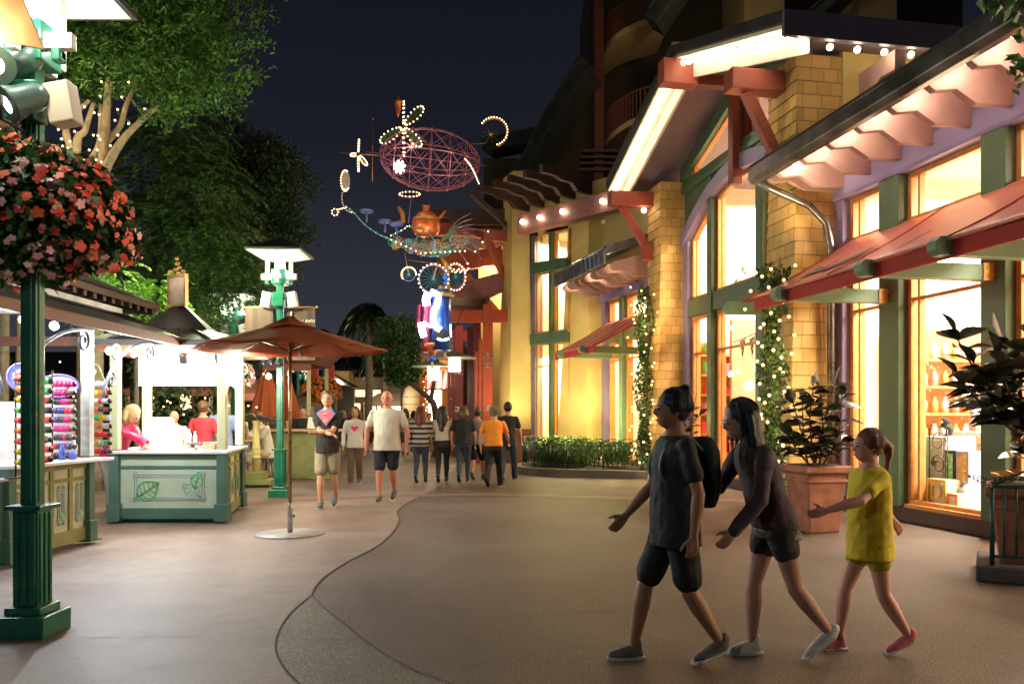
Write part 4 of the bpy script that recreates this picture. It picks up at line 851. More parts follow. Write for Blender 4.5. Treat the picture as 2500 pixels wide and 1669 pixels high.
rack((-4.86, 8.42, .94), R(-10), 'rack of magenta and navy bangles standing at the back of the left kiosk', 9, .26, [3, 4, 4, 0, 7])
rack((-4.73, 9.0, .0), R(-12), 'outermost rack of green red and white bangles beyond the left kiosk post', 9, .21, [0, 1, 2, 3, 5, 6], z0=1.0)
for k, (x, y, h, m) in enumerate(((-4.62, 8.4, .2, RC[5]), (-4.66, 8.25, .16, mat('blue_plastic', (.1, .15, .6), .3)), (-4.58, 8.3, .1, mat('blue_plastic', (.1, .15, .6), .3)))):
    tagged(MB().lathe([(.03, .942), (.032, .94+h*.7), (.014, .94+h*.85), (.014, .94+h)], (x, y, 0), 12), 'bottle', m, ['tall white bottle on the left kiosk counter', 'blue spray bottle on the left kiosk counter', 'short blue bottle at the left kiosk counter edge'][k], 'bottle')
t = thing('pin_pad', (-4.7, 7.9, .94), 'small black card reader on the left kiosk counter', 'card reader')
b = MB(); b.cbox((-4.7, 7.9, .96), (.1, .18, .035), .3, .1); b.build('reader_body', BLK, t, bev=.008)
t = thing('till_box', (-4.9, 6.7, .83), 'white till drawer boxes on the lower counter of the left kiosk', 'till')
b = MB(); b.box(-5.1, -4.8, 6.3, 6.9, .832, .95); b.build('till_base', CTR, t, bev=.01); b = MB(); b.box(-5.05, -4.85, 6.35, 6.7, .951, 1.03); b.build('till_keys', mat('pale_blue_plastic', (.5, .65, .75), .4), t, bev=.01)
# ------------------------------------------------------------------ umbrellas
ORC = mat('rust_canvas', (.42, .085, .03), .75, .1, 6, .1, 150)
def canvas_mat():
    m = mat('umbrella_canvas', (.34, .080, .022), .8, .08, 5); n = m.node_tree; b = n.nodes['Principled BSDF']; o = [x for x in n.nodes if x.type == 'OUTPUT_MATERIAL'][0]
    t = n.nodes.new('ShaderNodeBsdfTranslucent'); t.inputs[0].default_value = (.6, .12, .04, 1); a = n.nodes.new('ShaderNodeMixShader'); a.inputs[0].default_value = .25
    n.links.new(b.outputs[0], a.inputs[1]); n.links.new(t.outputs[0], a.inputs[2]); n.links.new(a.outputs[0], o.inputs[0]); return m
UMC = canvas_mat()
def umbrella(loc, label, r=1.14, z=2.18, h=.29):
    t = thing('patio_umbrella', loc, label, 'umbrella', 'rust orange patio umbrellas'); M = frame(loc, R(8)); n = 8; sub = 6
    b = MB(M); V = []; rings = [.08, .3, .6, .85, 1.0]
    for ri, f in enumerate(rings):
        for k in range(n*sub):
            a = 2*PI*k/(n*sub); q = (k % sub)/sub; sag = math.sin(PI*q)
            rr = r*f*(1-.055*sag*f); zz = z+h*(1-f)**1.0*(1+.15*math.sin(PI*f))-.07*sag*f*(1-.3*f)+.025*f*sag
            V.append((rr*math.cos(a), rr*math.sin(a), zz))
    W = n*sub; F = [(i*W+k, i*W+(k+1) % W, (i+1)*W+(k+1) % W, (i+1)*W+k) for i in range(len(rings)-1) for k in range(W)]
    b.add(V, F, True); cv = b.build('canopy', UMC, t, solid=.004)
    b = MB(M); V = []
    for f, dz in ((.02, .17), (.12, .09), (.26, .02)):
        for k in range(32): a = 2*PI*k/32; V.append((r*f*math.cos(a), r*f*math.sin(a), z+h*(1-f)+dz*.4+.035+.006*math.cos(a*8)))
    b.add(V, [(i*32+k, i*32+(k+1) % 32, (i+1)*32+(k+1) % 32, (i+1)*32+k) for i in range(2) for k in range(32)], True); b.build('vent_cap', UMC, cv, solid=.004)
    for k in range(n):
        a = 2*PI*k/n; b = MB(M); b.tube([(0.04*math.cos(a), .04*math.sin(a), z+h*.9), (r*.97*math.cos(a), r*.97*math.sin(a), z-.02)], .009, 5); b.tube([(.03*math.cos(a), .03*math.sin(a), z-.02), (r*.5*math.cos(a), r*.5*math.sin(a), z+h*.48)], .009, 5); b.build('rib', mat('dark_rib', (.1, .06, .04), .5), t)
    b = MB(M); b.tube([(0, 0, .36), (0, 0, z+h)], .02, 12); b.build('pole', COP, t)
    b = MB(M); b.lathe([(.03, .02), (.03, .36), (.026, .37)], (0, 0, 0), 14); b.box(-.03, .06, -.012, .012, .2, .24); b.build('base_sleeve', MET, t)
    b = MB(M); b.lathe([(.4, 0), (.4, .012), (.39, .022), (.05, .026)], (0, 0, 0), 40); b.build('base_plate', mat('tarnished_plate', (.22, .19, .17), .45, .3, 8), t)
    return t
umbrella(gnd(708, 1304), 'open rust orange umbrella on a slim pole with a round steel base plate')
def closed_umbrella(loc, label, z0=1.75, h=1.25):
    t = thing('patio_umbrella', loc, label, 'umbrella', 'rust orange patio umbrellas'); M = frame(loc, 0); b = MB(M); V = []; n = 48; prof = [(.03, h), (.1, h*.93), (.15, h*.86), (.14, h*.84), (.2, h*.55), (.28, h*.25), (.34, .02), (.33, 0)]
    for r, z in prof:
        for k in range(n): a = 2*PI*k/n; q = 1+.22*math.cos(a*8)*min(1, 1.2-z/h+.1); V.append((r*q*math.cos(a), r*q*math.sin(a), z0+z+.03*math.cos(a*8)))
    b.add(V, [(i*n+k, i*n+(k+1) % n, (i+1)*n+(k+1) % n, (i+1)*n+k) for i in range(len(prof)-1) for k in range(n)], True); b.build('folded_canopy', UMC, t)
    b = MB(M); b.tube([(0, 0, 0), (0, 0, z0+h+.1)], .025, 8); b.build('pole', COP, t); b = MB(M); b.lathe([(.3, 0), (.3, .05), (.05, .08)], (0, 0, 0), 20); b.build('base_plate', MET, t)
    return t
q = px(650, 1100, 18); q.z = 0; closed_umbrella(q, 'folded rust umbrella left of the green post behind the seated man', 1.35, 1.0)
q = px(697, 1100, 19.5); q.z = 0; closed_umbrella(q, 'folded rust umbrella right of the green post behind the seated man', 1.3, 1.05)
lamp('ground_wash', (-4.35, 8.9, 2.12), 240, (.84, .91, 1), .06, KL, 'SPOT', spot_size=R(110), spot_blend=.5, target=(-2.9, 7.6, 0))
lamp('umbrella_fill', (-4.3, 16.5, 2.6), 70, (1, .8, .6), .1)
# ------------------------------------------------------------------ trees
def crown(clumps, n, size, mats, parent, drop=0, aspect=.42, inner=.55, jit=.9, name='crown', sprig=0):
    P = []; Dd = []; tot = sum(c[1]*c[1] for c in clumps)
    for (c, r, sq) in clumps:
        k = int(n*r*r/tot); v = rng.normal(size=(k, 3)); v /= np.linalg.norm(v, axis=1)[:, None]
        rr = inner+(1-inner)*rng.random(k)**.6; rr = rr*(1+.10*np.sin(v[:, 0]*9+c[0]*3)+.10*np.sin(v[:, 2]*8+c[2]*5)+.12*rng.normal(size=k)*.5)
        if sprig:
            kb = max(1, k//9); vb, rb = v[:kb], rr[:kb]; base = np.array(c)+vb*rb[:, None]*[r, r, r*sq]; dr = vb*.8+[0, 0, .7]+rng.normal(size=(kb, 3))*.35; dr /= np.linalg.norm(dr, axis=1)[:, None]
            tt = rng.random((kb, 9)); off = rng.normal(size=(kb, 9, 3))*sprig*.16; q = base[:, None]+dr[:, None]*(tt*sprig)[..., None]+off; P.append(q.reshape(-1, 3)); Dd.append((dr[:, None]*.9+off/sprig*2.5).reshape(-1, 3)); continue
        P.append(np.array(c)+v*rr[:, None]*[r, r, r*sq]); Dd.append(v*.7+[0, 0, -drop])
    return leafmesh(np.concatenate(P), np.concatenate(Dd), size, name, mats, parent, aspect, jit, kind=None)
def clumped(c, R3, n, r0, r1, seed, sq=.8):
    rg = np.random.default_rng(seed); out = []
    for i in range(n):
        v = rg.normal(size=3); v /= np.linalg.norm(v); f = .35+.6*rg.random()**.5
        out.append((tuple(np.array(c)+v*f*np.array(R3)), r0+(r1-r0)*rg.random(), sq))
    return out
def limbs(parent, segs, m, name='trunk'):
    b = MB()
    for pts, r0, r1 in segs:
        P = smooth([Vector(p) for p in pts], 4); n = len(P); b.tube(P, [r0+(r1-r0)*i/(n-1) for i in range(n)], 8)
    return b.build(name, m, parent)
# near ficus wound with string lights
T = thing('ficus_tree', (-7.9, 15, 0), 'tall ficus with pale forked trunks wound with fairy lights, top left', 'tree', 'trees behind the kiosks')
def q15(x, y, Y=15): return px(x*1.0643, y*1.0643, Y)
seg = [([(-7.9, 15, 0), (-7.85, 15, 2.5), q15(222, 430), q15(235, 380), q15(240, 330), q15(245, 240), q15(250, 180)], .17, .05),
       ([q15(222, 430), q15(262, 350, 14.8), q15(300, 300, 14.7), q15(365, 240, 14.5)], .10, .04), ([q15(222, 425), q15(205, 380), q15(228, 330), q15(232, 240)], .09, .04),
       ([q15(240, 330), q15(275, 290, 15.2), q15(290, 240), q15(318, 180)], .07, .03), ([(-8.3, 15.3, 0), (-8.2, 15.2, 3), q15(175, 360), q15(195, 300), q15(215, 235)], .12, .04),
       ([q15(175, 350), q15(150, 310), q15(165, 270), q15(205, 230)], .07, .04), ([q15(160, 345), q15(155, 310), q15(140, 250)], .07, .04), ([(-9.6, 15, 0), q15(14, 380), q15(18, 300), q15(12, 240)], .1, .05), ([(-9.3, 15, 0), q15(50, 330), q15(52, 230)], .08, .05)]
limbs(T, seg, BARK)
cl = clumped((-7.4, 15.2, 9.3), (2.2, 2.0, 2.0), 46, .75, 1.15, 3)+[((-5.25, 14.8, 8.1), .75, .8), ((-5.25, 15, 9.1), .65, .9), ((-5.4, 14.6, 7.5), .55, .7), ((-6.3, 14.6, 6.95), .5, .6), ((-5.9, 14.4, 7.1), .5, .6), ((-5.2, 14.6, 7.0), .28, .9), ((-6.2, 14.6, 7.6), .7, .6), ((-9.0, 15, 8.2), 1.0, .8)]
crown(cl, 84000, .10, [L1, L1b, L1], T, aspect=.34, sprig=.26, jit=.35, inner=.45)
SL_ = thing('fairy_lights', (-7.85, 14.9, 4), 'warm fairy lights wound round the pale ficus trunks', 'string lights', 'fairy lights'); pts = []
for pth, r0, r1 in seg:
    P = smooth([Vector(p) for p in pth], 6)
    for i, p in enumerate(P):
        if p.z > 3.6 and (i % 3) == 1: a = i*2.1; pts.append(p+Vector((math.cos(a)*.1, -abs(math.sin(a))*.08-.07, 0)))
bulbs(pts, .020, BULBS, SL_, 'fairy_bulb')
for p in pts[::4]: lamp('fairy_light', p+Vector((.05, -.25, 0)), 4, (1, .72, .4), .05, SL_)
lamp('branch_light', (-4.8, 12.9, 3.7), 340, (.95, 1, .6), .15, T); lamp('branch_light', (-7.2, 13.0, 3.6), 110, (1, .9, .6), .2, T)
# feathery tree
def fronds(cs, n, L, m, parent, size=.05, name='crown', seed=1, droop=.55):
    rg = np.random.default_rng(seed); P = []; Dd = []
    for i in range(n):
        c = cs[rg.integers(len(cs))]; v = rg.normal(size=3); v /= np.linalg.norm(v); base = np.array(c[0])+v*c[1]*np.array([1, 1, .85])*(.5+.5*rg.random())
        d = v*np.array([1, 1, .3])+[0, 0, -droop*.3]; d /= np.linalg.norm(d); sd = np.cross(d, [0, 0, 1]); sd /= (np.linalg.norm(sd)+1e-6); l = L*(.7+.6*rg.random())
        t = np.linspace(0, 1, 16)
        for s_ in (-1, 1):
            wd = .30*l*np.sin(PI*(t*.92+.06)); q = base+np.outer(t*l, d)+np.outer(-droop*l*t*t, [0, 0, 1])
            for f in (.35, .75): P.append(q+np.outer(wd*s_*f, sd)); Dd.append(np.tile(d*.5+sd*s_, (16, 1)))
    return leafmesh(np.concatenate(P), np.concatenate(Dd), size, name, m, parent, .38, .25)
T = thing('feathery_tree', (-8.9, 19, 0), 'broad dark tree with feathery drooping fronds behind the kiosk roofs', 'tree', 'trees behind the kiosks')
limbs(T, [([(-8.9, 19, 0), (-8.9, 19, 3), (-8.6, 19, 5), (-8.2, 19, 7.5)], .22, .06), ([(-8.8, 19, 4), (-7.6, 18.8, 5.5), (-7.0, 18.7, 6.5)], .1, .03), ([(-8.8, 19, 3.2), (-7.8, 18.5, 4.2), (-6.8, 18.3, 4.6)], .08, .03)], BARKD)
cs = [((-8.3, 19, 7.2), 1.5), ((-8.0, 19, 5.9), 1.5), ((-7.6, 18.8, 5.0), 1.2), ((-9.8, 19, 6.4), 1.8), ((-7.2, 18.6, 4.3), 1.0), ((-8.8, 18.6, 4.6), 1.4), ((-6.6, 18.6, 4.6), .7), ((-6.9, 18.6, 5.4), .8), ((-7.3, 18.8, 6.6), 1.0), ((-7.9, 19, 8.1), .8)]
fronds(cs, 1500, .62, [L2, L3b, L2], T, .085)
# dark ficus to the right
T = thing('ficus_tree', (-7.6, 22, 0), 'dark round ficus with bare grey branches, between the feathery tree and the open sky', 'tree', 'trees behind the kiosks')
def q22(x, y, Y=21): return px(x*1.0643, y*1.0643, Y)
limbs(T, [([(-7.6, 22, 0), q22(470, 720), q22(500, 640), q22(560, 585), q22(600, 520)], .15, .04), ([q22(480, 680), q22(520, 645), q22(548, 600)], .06, .03), ([q22(470, 650), q22(440, 600), q22(425, 560)], .06, .03), ([(-7.6, 22, 2), q22(545, 650), q22(610, 600), q22(640, 560)], .08, .03)], BARK)
cl = clumped((-7.25, 22, 6.9), (1.25, 1.3, 2.1), 34, .5, .8, 8)+[((-6.45, 22, 6.2), .62, 1.0), ((-6.5, 22, 5.3), .5, .8), ((-7.6, 22, 9.0), .6, .8), ((-8.0, 22, 9.5), .5, .9), ((-6.6, 22, 8.2), .5, 1)]
crown(cl, 56000, .10, [L3, L3b], T, aspect=.36, sprig=.28, jit=.35)
# bright fronds lit from below
T = thing('fern_bush', (-6.1, 12.6, 0), 'bright green feathery fronds lit from below above the kiosk roofs', 'shrub')
limbs(T, [([(-6.1, 12.9, 0), (-6.1, 12.9, 2.6), (-6.2, 12.6, 3.6)], .05, .02)], BARKD)
fronds([((-6.15, 12.5, 3.55), .35), ((-6.5, 12.5, 3.45), .3), ((-5.6, 12.6, 3.4), .3)], 70, .42, LB, T, .07, 'fronds', 4)
lamp('kiosk_uplight', (-6.0, 11.6, 2.95), 40, (.95, 1, .6), .1, T)
# foliage mass behind the left kiosk
T = thing('dark_shrubs', (-9, 16.6, 0), 'dark leafy planting with tiny lights seen through the kiosks', 'shrub')
crown(clumped((-9.5, 17, 1.6), (4.5, .8, 1.6), 26, .6, .9, 5), 12000, .13, [L3, L3b], T, name='foliage')
pts = [Vector((-11+rng.random()*6.5, 15.9, .7+rng.random()*2.0)) for _ in range(70)]; bulbs(pts, .018, BULBS, T, 'fairy_bulb')
# palms
def palm(loc, h, r, label, n=26, droop=1.2, m=L3b):
    t = thing('palm_tree', loc, label, 'palm', 'distant palms'); loc = Vector(loc); limbs(t, [([loc, loc+Vector((.1, 0, h*.5)), loc+Vector((0, 0, h))], .22, .14)], BARK)
    P = []; Dd = []; top = np.array(loc)+[0, 0, h]
    for i in range(n):
        a = 2.4*i; el = .9-1.2*(i/n); d = np.array([math.cos(a)*math.cos(el), math.sin(a)*math.cos(el), math.sin(el)]); tt = np.linspace(.05, 1, 26); sd = np.cross(d, [0, 0, 1]); sd /= np.linalg.norm(sd)
        q = top+np.outer(tt*r, d)+np.outer(-droop*r*tt**2.2, [0, 0, 1])
        for s_ in (-1, 1): P.append(q+np.outer(.12*r*s_*np.ones(26), sd)); Dd.append(np.tile(sd*s_*.6+d*.4+np.array([0, 0, -.9]), (26, 1)))
    leafmesh(np.concatenate(P), np.concatenate(Dd), r*.36, 'fronds', [m, L3], t, .13, .15); return t
def G(x, Y): v = px(x, HY, Y); v.z = 0; return v
palm(G(897, 40), 6.6, 1.7, 'drooping palm with a thick crown above the round tree')
palm(G(940, 46), 5.5, 1.5, 'second palm just right of the drooping palm', 22)
palm(G(590, 36), 4.6, 1.6, 'low palm behind the folded umbrellas', 22)
T = thing('round_tree', G(1062, 27), 'dark rounded tree on a leaning trunk left of the hanging lanterns', 'tree')
limbs(T, [([G(1064, 27), px(1062, 1000, 27), px(1040, 965, 27), px(1000, 930, 27), px(985, 880, 27)], .13, .05), ([px(1050, 985, 27), px(1062, 920, 27), px(1070, 870, 27)], .08, .04)], BARKD)
crown(clumped(px(985, 850, 27), (.62, .7, .95), 16, .42, .6, 9)+[(tuple(px(940, 800, 27)), .4, 1), (tuple(px(1030, 900, 27)), .4, .8), (tuple(px(1060, 790, 27)), .4, .9)], 15000, .10, [L3, L3b, L1], T)
lamp('lantern_spill', px(1040, 905, 25.5), 25, (1, .85, .5), .1, T)
T = thing('leafy_branch', px(2520, 60, 5), 'leafy branch tips poking into the top right corner', 'branch')
limbs(T, [([px(2700, 200, 5.2), px(2560, 60, 5), px(2440, 5, 4.9), px(2380, -40, 4.9)], .02, .008), ([px(2700, 300, 5.2), px(2540, 190, 5), px(2470, 165, 4.9)], .015, .006)], BARKD, 'twig')
P = []; 
for (x, y, s_) in ((2395, 15, 18), (2425, 25, 25), (2450, 10, 35), (2480, 30, 40), (2495, 90, 30), (2490, 150, 25), (2475, 175, 22), (2490, 200, 20)):
    for k in range(7): P.append(px(x+rng.normal()*s_*.5, y+rng.normal()*s_*.5, 4.9+rng.normal()*.08))
leafmesh(np.array(P), np.tile([0, 0, -.6], (len(P), 1)), .10, 'leaves', [leafmat('branch_leaf', (.06, .15, .03))], T, .5, .8)  # one mid green, varied at random, for all the branch leaves
# ------------------------------------------------------------------ far buildings
OLI = mat('olive_wall', (.28, .20, .09), .8, .1, 1); CRW = mat('cream_wall', (.45, .38, .27), .8, .1, 1); CANB = mat('beige_canopy', (.30, .24, .19), .7, .1, 2); CANR = mat('brown_red_canopy', (.22, .085, .06), .7, .1, 2); DKB = mat('dark_timber', (.03, .022, .018), .7, .2, 3)
WIN = glow('lit_window', (1, .72, .38), 2.2); WINW = glow('bright_shopfront', (1, .88, .66), 4.5)
def bldg(name, x0, x1, y, Y, dep, z1, m, label, roof=None, wins=(), roofh=1.2, cat='building'):
    a = px(x0, HY, Y); c = px(x1, HY, Y); t = thing(name, ((a.x+c.x)/2, Y, 0), label, cat, 'far buildings closing the walk')
    b = MB(); b.box(a.x, c.x, Y, Y+dep, 0, z1); b.build('wall', m, t)
    if roof: b = MB(); b.add([(a.x-.5, Y-.6, z1), (c.x+.5, Y-.6, z1), (c.x+.5, Y+dep, z1), (a.x-.5, Y+dep, z1), (a.x+1, Y+dep/2, z1+roofh), (c.x-1, Y+dep/2, z1+roofh)], [(0, 1, 5, 4), (1, 2, 5), (2, 3, 4, 5), (3, 0, 4), (3, 2, 1, 0)]); b.build('roof', roof, t)
    for (wx0, wx1, wy0, wy1, wm) in wins:
        p = px(wx0, wy0, Y); q = px(wx1, wy1, Y); b = MB(); b.box(p.x-.06, q.x+.06, Y-.06, Y-.003, q.z-.06, p.z+.06); f = b.build('window', ORG, t)
        b = MB(); n = max(1, int((q.x-p.x)/.55))
        for k in range(n): xx = p.x+(q.x-p.x)*k/n; b.box(xx+.02, xx+(q.x-p.x)/n-.02, Y-.08, Y-.062, q.z, p.z)
        b.build('pane', wm, f)
    return t
bldg('shop_block', 800, 1085, 0, 52, 10, 3.9, CRW, 'cream far building with lit square windows under a dark roof', DKR, [(868, 892, 952, 968, WIN), (908, 930, 952, 968, WIN), (862, 880, 985, 1008, WINW), (905, 930, 985, 1008, WINW), (950, 990, 978, 1000, WINW), (1010, 1040, 970, 1003, WIN)], 2.2)
bldg('tower_block', 812, 852, 0, 50, 4, 4.2, YEL, 'narrow yellow tower wall among the far buildings', DKR)
bldg('snack_shop', 540, 700, 0, 26, 5, 2.1, mat('tan_shop_wall', (.16, .12, .07), .7), 'low tan snack shop with dark lettering behind the seated man', None, [(630, 650, 1000, 1025, WINW)])
bldg('restaurant_block', 640, 812, 0, 44, 6, 3.1, DKB, 'dark restaurant front with glowing openings beyond the lamp posts', DKR, [(706, 745, 985, 1010, WINW), (752, 790, 980, 1006, WIN), (660, 690, 988, 1010, WINW)], 1.0)
bldg('shop_block', -400, 560, 0, 30, 5, 3.0, DKB, 'long dark building glimpsed behind both kiosks', DKR, [(60, 130, 930, 990, WIN), (320, 380, 950, 1005, WIN), (440, 470, 940, 1000, WIN)], 1.0)
bldg('distant_block', 820, 1010, 0, 75, 8, 6.0, DKB, 'dark roofline in the gap under the palms', DKR, (), 2)
snk = [o for o in COL.objects if o.get('label', '').startswith('low tan snack')][0]
LTM = mat('dark_brown_letter', (.05, .035, .02), .6, 0)
text('GADGET', .16, Mvert(px(612, 985, 25.9), (0, -1)), LTM, snk); text('MAGIC', .16, Mvert(px(612, 991, 25.9)+Vector((0, 0, -.09)), (0, -1)), LTM, snk)
def canopy(x0, x1, y0, y1, Y, dep, m, label, flat=False):
    a = px(x0, y1, Y); c = px(x1, y1, Y); zt = px(0, y0, Y).z; t = thing('market_canopy', ((a.x+c.x)/2, Y+dep/2, 0), label, 'canopy', 'fabric canopies along the walk')
    b = MB(); xm = (a.x+c.x)/2; e = .25 if not flat else .8
    b.add([(a.x, Y, a.z), (c.x, Y, a.z), (c.x, Y+dep, a.z), (a.x, Y+dep, a.z), (xm-(c.x-a.x)*e, Y+dep*.3, zt+.15), (xm+(c.x-a.x)*e, Y+dep*.3, zt+.15), (xm+(c.x-a.x)*e, Y+dep*.7, zt+.15), (xm-(c.x-a.x)*e, Y+dep*.7, zt+.15)], [(0, 1, 5, 4), (1, 2, 6, 5), (2, 3, 7, 6), (3, 0, 4, 7), (4, 5, 6, 7)])
    b.box(a.x, c.x, Y-.01, Y+.01, a.z-.2, a.z); b.build('canopy_fabric', m, t)
    for k, (x, y) in enumerate(((a.x+.1, Y+.1), (c.x-.1, Y+.1), (a.x+.1, Y+dep-.1), (c.x-.1, Y+dep-.1))): MB().box(x-.05, x+.05, y-.05, y+.05, 0, a.z).build('canopy_post', KPOST, t)
    return t
canopy(545, 640, 935, 960, 22, 3, CANR, 'brown red canopy left of the folded umbrellas'); canopy(885, 1005, 965, 983, 44, 4, CANB, 'long beige canopy in front of the cream far building')
canopy(640, 760, 865, 888, 24, 2.5, CANR, 'flat brown red canopy under the open umbrella', True); canopy(300, 520, 925, 950, 24, 3, CANR, 'brown red canopy seen through the middle kiosk'); canopy(700, 790, 945, 975, 36, 3, mat('navy_canopy', (.02, .025, .06), .6), 'dark blue peaked canopy beyond the folded umbrellas')
for (x, y, Y, pw) in ((600, 960, 21, 90), (730, 960, 32, 120), (950, 950, 42, 260), (840, 940, 46, 160), (380, 960, 22, 120), (690, 900, 20, 60), (1010, 985, 38, 90), (120, 960, 22, 60)):
    lamp('distant_shop_light', px(x, y-25, Y), pw, (1, .78, .5), .2)
# pale arched kiosk wall
t = thing('arched_pavilion', G(1012, 36), 'pale round topped pavilion glowing beside the leaning tree', 'pavilion'); c = G(1012, 36)
b = MB(); b.lathe([(.55, 0), (.56, 1.2), (.55, 2.2), (.45, 2.6), (.2, 2.85), (0.001, 2.9)], c, 24); b.build('pavilion_shell', mat('cream_blocks', (.75, .60, .42), .7, .1, 4), t)
for k in range(7): 
    b = MB(); b.lathe([(.562, .3+.32*k), (.566, .31+.32*k), (.562, .32+.32*k)], c, 24); b.build('course_line', BRN, t)
lamp('pavilion_light', c+Vector((-.6, -1.4, 2.2)), 60, (1, .8, .5), .1, t)
# ------------------------------------------------------------------ flying machine sculpture (generic, without riders)
YS = 21.0
def s_(x, y, d=0): return px(x, y, YS+d)
MAU = mat('mauve_tube', (.30, .10, .17), .45, .15, 8, metal=.3); TEAL = mat('teal_tube', (.05, .35, .38), .4, .15, 8, metal=.3); LIL = mat('lilac_tube', (.28, .24, .45), .4, .1, 8, metal=.3); COPR = mat('copper_orange', (.55, .15, .05), .35, .25, 6, .2, 30, metal=.5); GOLD = mat('dull_gold', (.45, .28, .10), .4, .2, 8, metal=.6); HUL = mat('woven_hull', (.10, .075, .06), .6, .5, 30, .5, 60, metal=.3); BLUB = mat('blue_ball', (.02, .12, .55), .25, .2, 8)
FM = thing('flying_machine', s_(1060, 640), 'fanciful lit flying machine sculpture with mauve lattice balloon, propellers and bicycle wheels', 'sculpture')
k_ = YS/FL
cc = s_(1050, 389); ax = Vector((math.cos(R(-4)), .15, math.sin(R(-4)))).normalized(); up_ = Vector((0, 0, 1)); up_ = (up_-ax*up_.dot(ax)).normalized(); sd_ = ax.cross(up_)
A_, B_ = 122*k_, 76*k_
def el(t, a):                         # t along axis angle 0..pi, a around
    return cc-ax*A_*math.cos(t)+(up_*math.cos(a)+sd_*math.sin(a))*B_*math.sin(t)
b = MB()
for k in range(8): b.tube([el(PI*i/16, 2*PI*k/8) for i in range(17)], .017, 5)
for i in (2, 4, 6, 8, 10, 12, 14): b.tube([el(PI*i/16, 2*PI*k/20) for k in range(20)], .011, 4, True)
for k in range(8):
    for i in range(2, 14, 2):
        b.tube([el(PI*i/16, 2*PI*k/8), el(PI*(i+2)/16, 2*PI*(k+1)/8)], .009, 4); b.tube([el(PI*i/16, 2*PI*(k+1)/8), el(PI*(i+2)/16, 2*PI*k/8)], .009, 4)
b.tube([el(0, 0)-ax*.35, el(PI, 0)+ax*.2], .014, 5); b.build('balloon_frame', MAU, FM)
b = MB()
for k in range(8):
    for i in (4, 6, 8, 10, 12): p = el(PI*i/16, 2*PI*k/8); b.ball(p, .032, 6, 4)
b.build('frame_studs', GOLD, FM)
allb = []
def propeller(c, blades, L, wd, tilt, name='propeller'):
    c = Vector(c); b = MB()
    for (a, f) in blades:
        d = Vector((math.cos(a)*f, .25*(1-f), math.sin(a))); e = Vector((-math.sin(a)*f, .1, math.cos(a)*f)); P = []
        for k in range(16):
            t = 2*PI*k/16; P.append(c+d*(L*.55-L*.45*math.cos(t))+e*wd*math.sin(t)*(1-.2*math.cos(t)))
        b.poly(P); b.poly([p+Vector((0, .012, 0)) for p in P][::-1])
        for k in range(16):
            q = P[k]; allb.append(q+Vector((0, -.03, 0)))
    b.ball(c, .07, 10, 6); return b.build(name, mat('dark_green_blade', (.03, .06, .035), .5, .2), FM)
propeller(s_(985, 310, -.3), [(R(95), .12), (R(45), 1), (R(-45), .9), (R(-92), .15), (R(215), 1)], .72, .12, 0)
propeller(s_(875, 378, -.1), [(R(85), .15), (R(-95), .2), (R(-40), .7), (R(180), .5)], .42, .07, 0)
b = MB(); b.lathe([(.001, -.22), (.05, -.12), (.075, .0), (.085, .18), (.11, .2), (.04, .28), (.03, .36), (.001, .42)], s_(972, 268, -.1), 12); b.build('finial', COPR, FM)
b = MB(); b.tube([s_(910, 292), s_(909, 445)], .009, 5); b.ball(s_(910, 290), .03); b.tube([s_(830, 372), s_(925, 380)], .014, 5); b.build('mast', GOLD, FM)
b = MB(); c = s_(975, 408, -.35)
for k in range(8): a = 2*PI*k/8+.2; b.tube([c+Vector((math.cos(a)*.04, 0, math.sin(a)*.04)), c+Vector((math.cos(a)*.16, 0, math.sin(a)*.17))], .03, 5)
b.ball(c, .09); b.build('star_lamp', glow('star_glow', (1, .88, .75), 10), FM); lamp('star_light', c+Vector((0, -.3, 0)), 10, (1, .8, .7), .08, FM)
def arcb(cx, cy, r, a0, a1, n, d=0, sq=1):
    return [s_(cx+r*math.cos(a0+(a1-a0)*k/(n-1)), cy-r*sq*math.sin(a0+(a1-a0)*k/(n-1)), d) for k in range(n)]
P = arcb(1205, 320, 34, R(145), R(-75), 20, .3); b = MB(); b.tube([p+Vector((0, .03, -.02)) for p in P], .035, 6); b.build('crescent_arm', GOLD, FM); allb += P
b = MB(); c = s_(1198, 328, .3); b.ball(c, .06)
for k in range(9): a = 2*PI*k/9; b.tube([c, c+Vector((math.cos(a)*.24, 0, math.sin(a)*.24))], .005, 4)
b.tube([s_(1150, 352, .3), s_(1185, 350, .3), c], .012, 5); b.build('spoked_tail', GOLD, FM)
allb += [s_(1135+34*t, 388+60*t-8*math.sin(PI*t), -.1) for t in [k/15 for k in range(16)]]
# hull
hl = [(838, 500), (860, 515), (890, 548), (925, 572), (955, 585), (985, 605), (1020, 620), (1060, 625), (1100, 612), (1140, 592)]; ht = [(955, 575), (985, 560), (1000, 552), (1030, 575), (1060, 590), (1100, 592), (1140, 588)]
H1 = smooth([s_(*p) for p in hl], 5); H2 = smooth([s_(*p) for p in ht], 5)
b = MB(); n = 20
V = []; W = 14
for i in range(n+1):
    t = i/n; x = 958+182*t; ytop = 580-12*math.sin(t*PI)*-0.4; ybot = 583+42*math.sin(PI*min(1, t*1.02))**.8; r = (ybot-ytop)/2*k_+.01; c = s_(x, (ytop+ybot)/2)
    for k in range(W): a = 2*PI*k/W; V.append(c+Vector((0, math.cos(a)*r*1.3, math.sin(a)*r)))
b.add(V, [(i*W+k, i*W+(k+1) % W, (i+1)*W+(k+1) % W, (i+1)*W+k) for i in range(n) for k in range(W)], True); b.build('hull', HUL, FM)
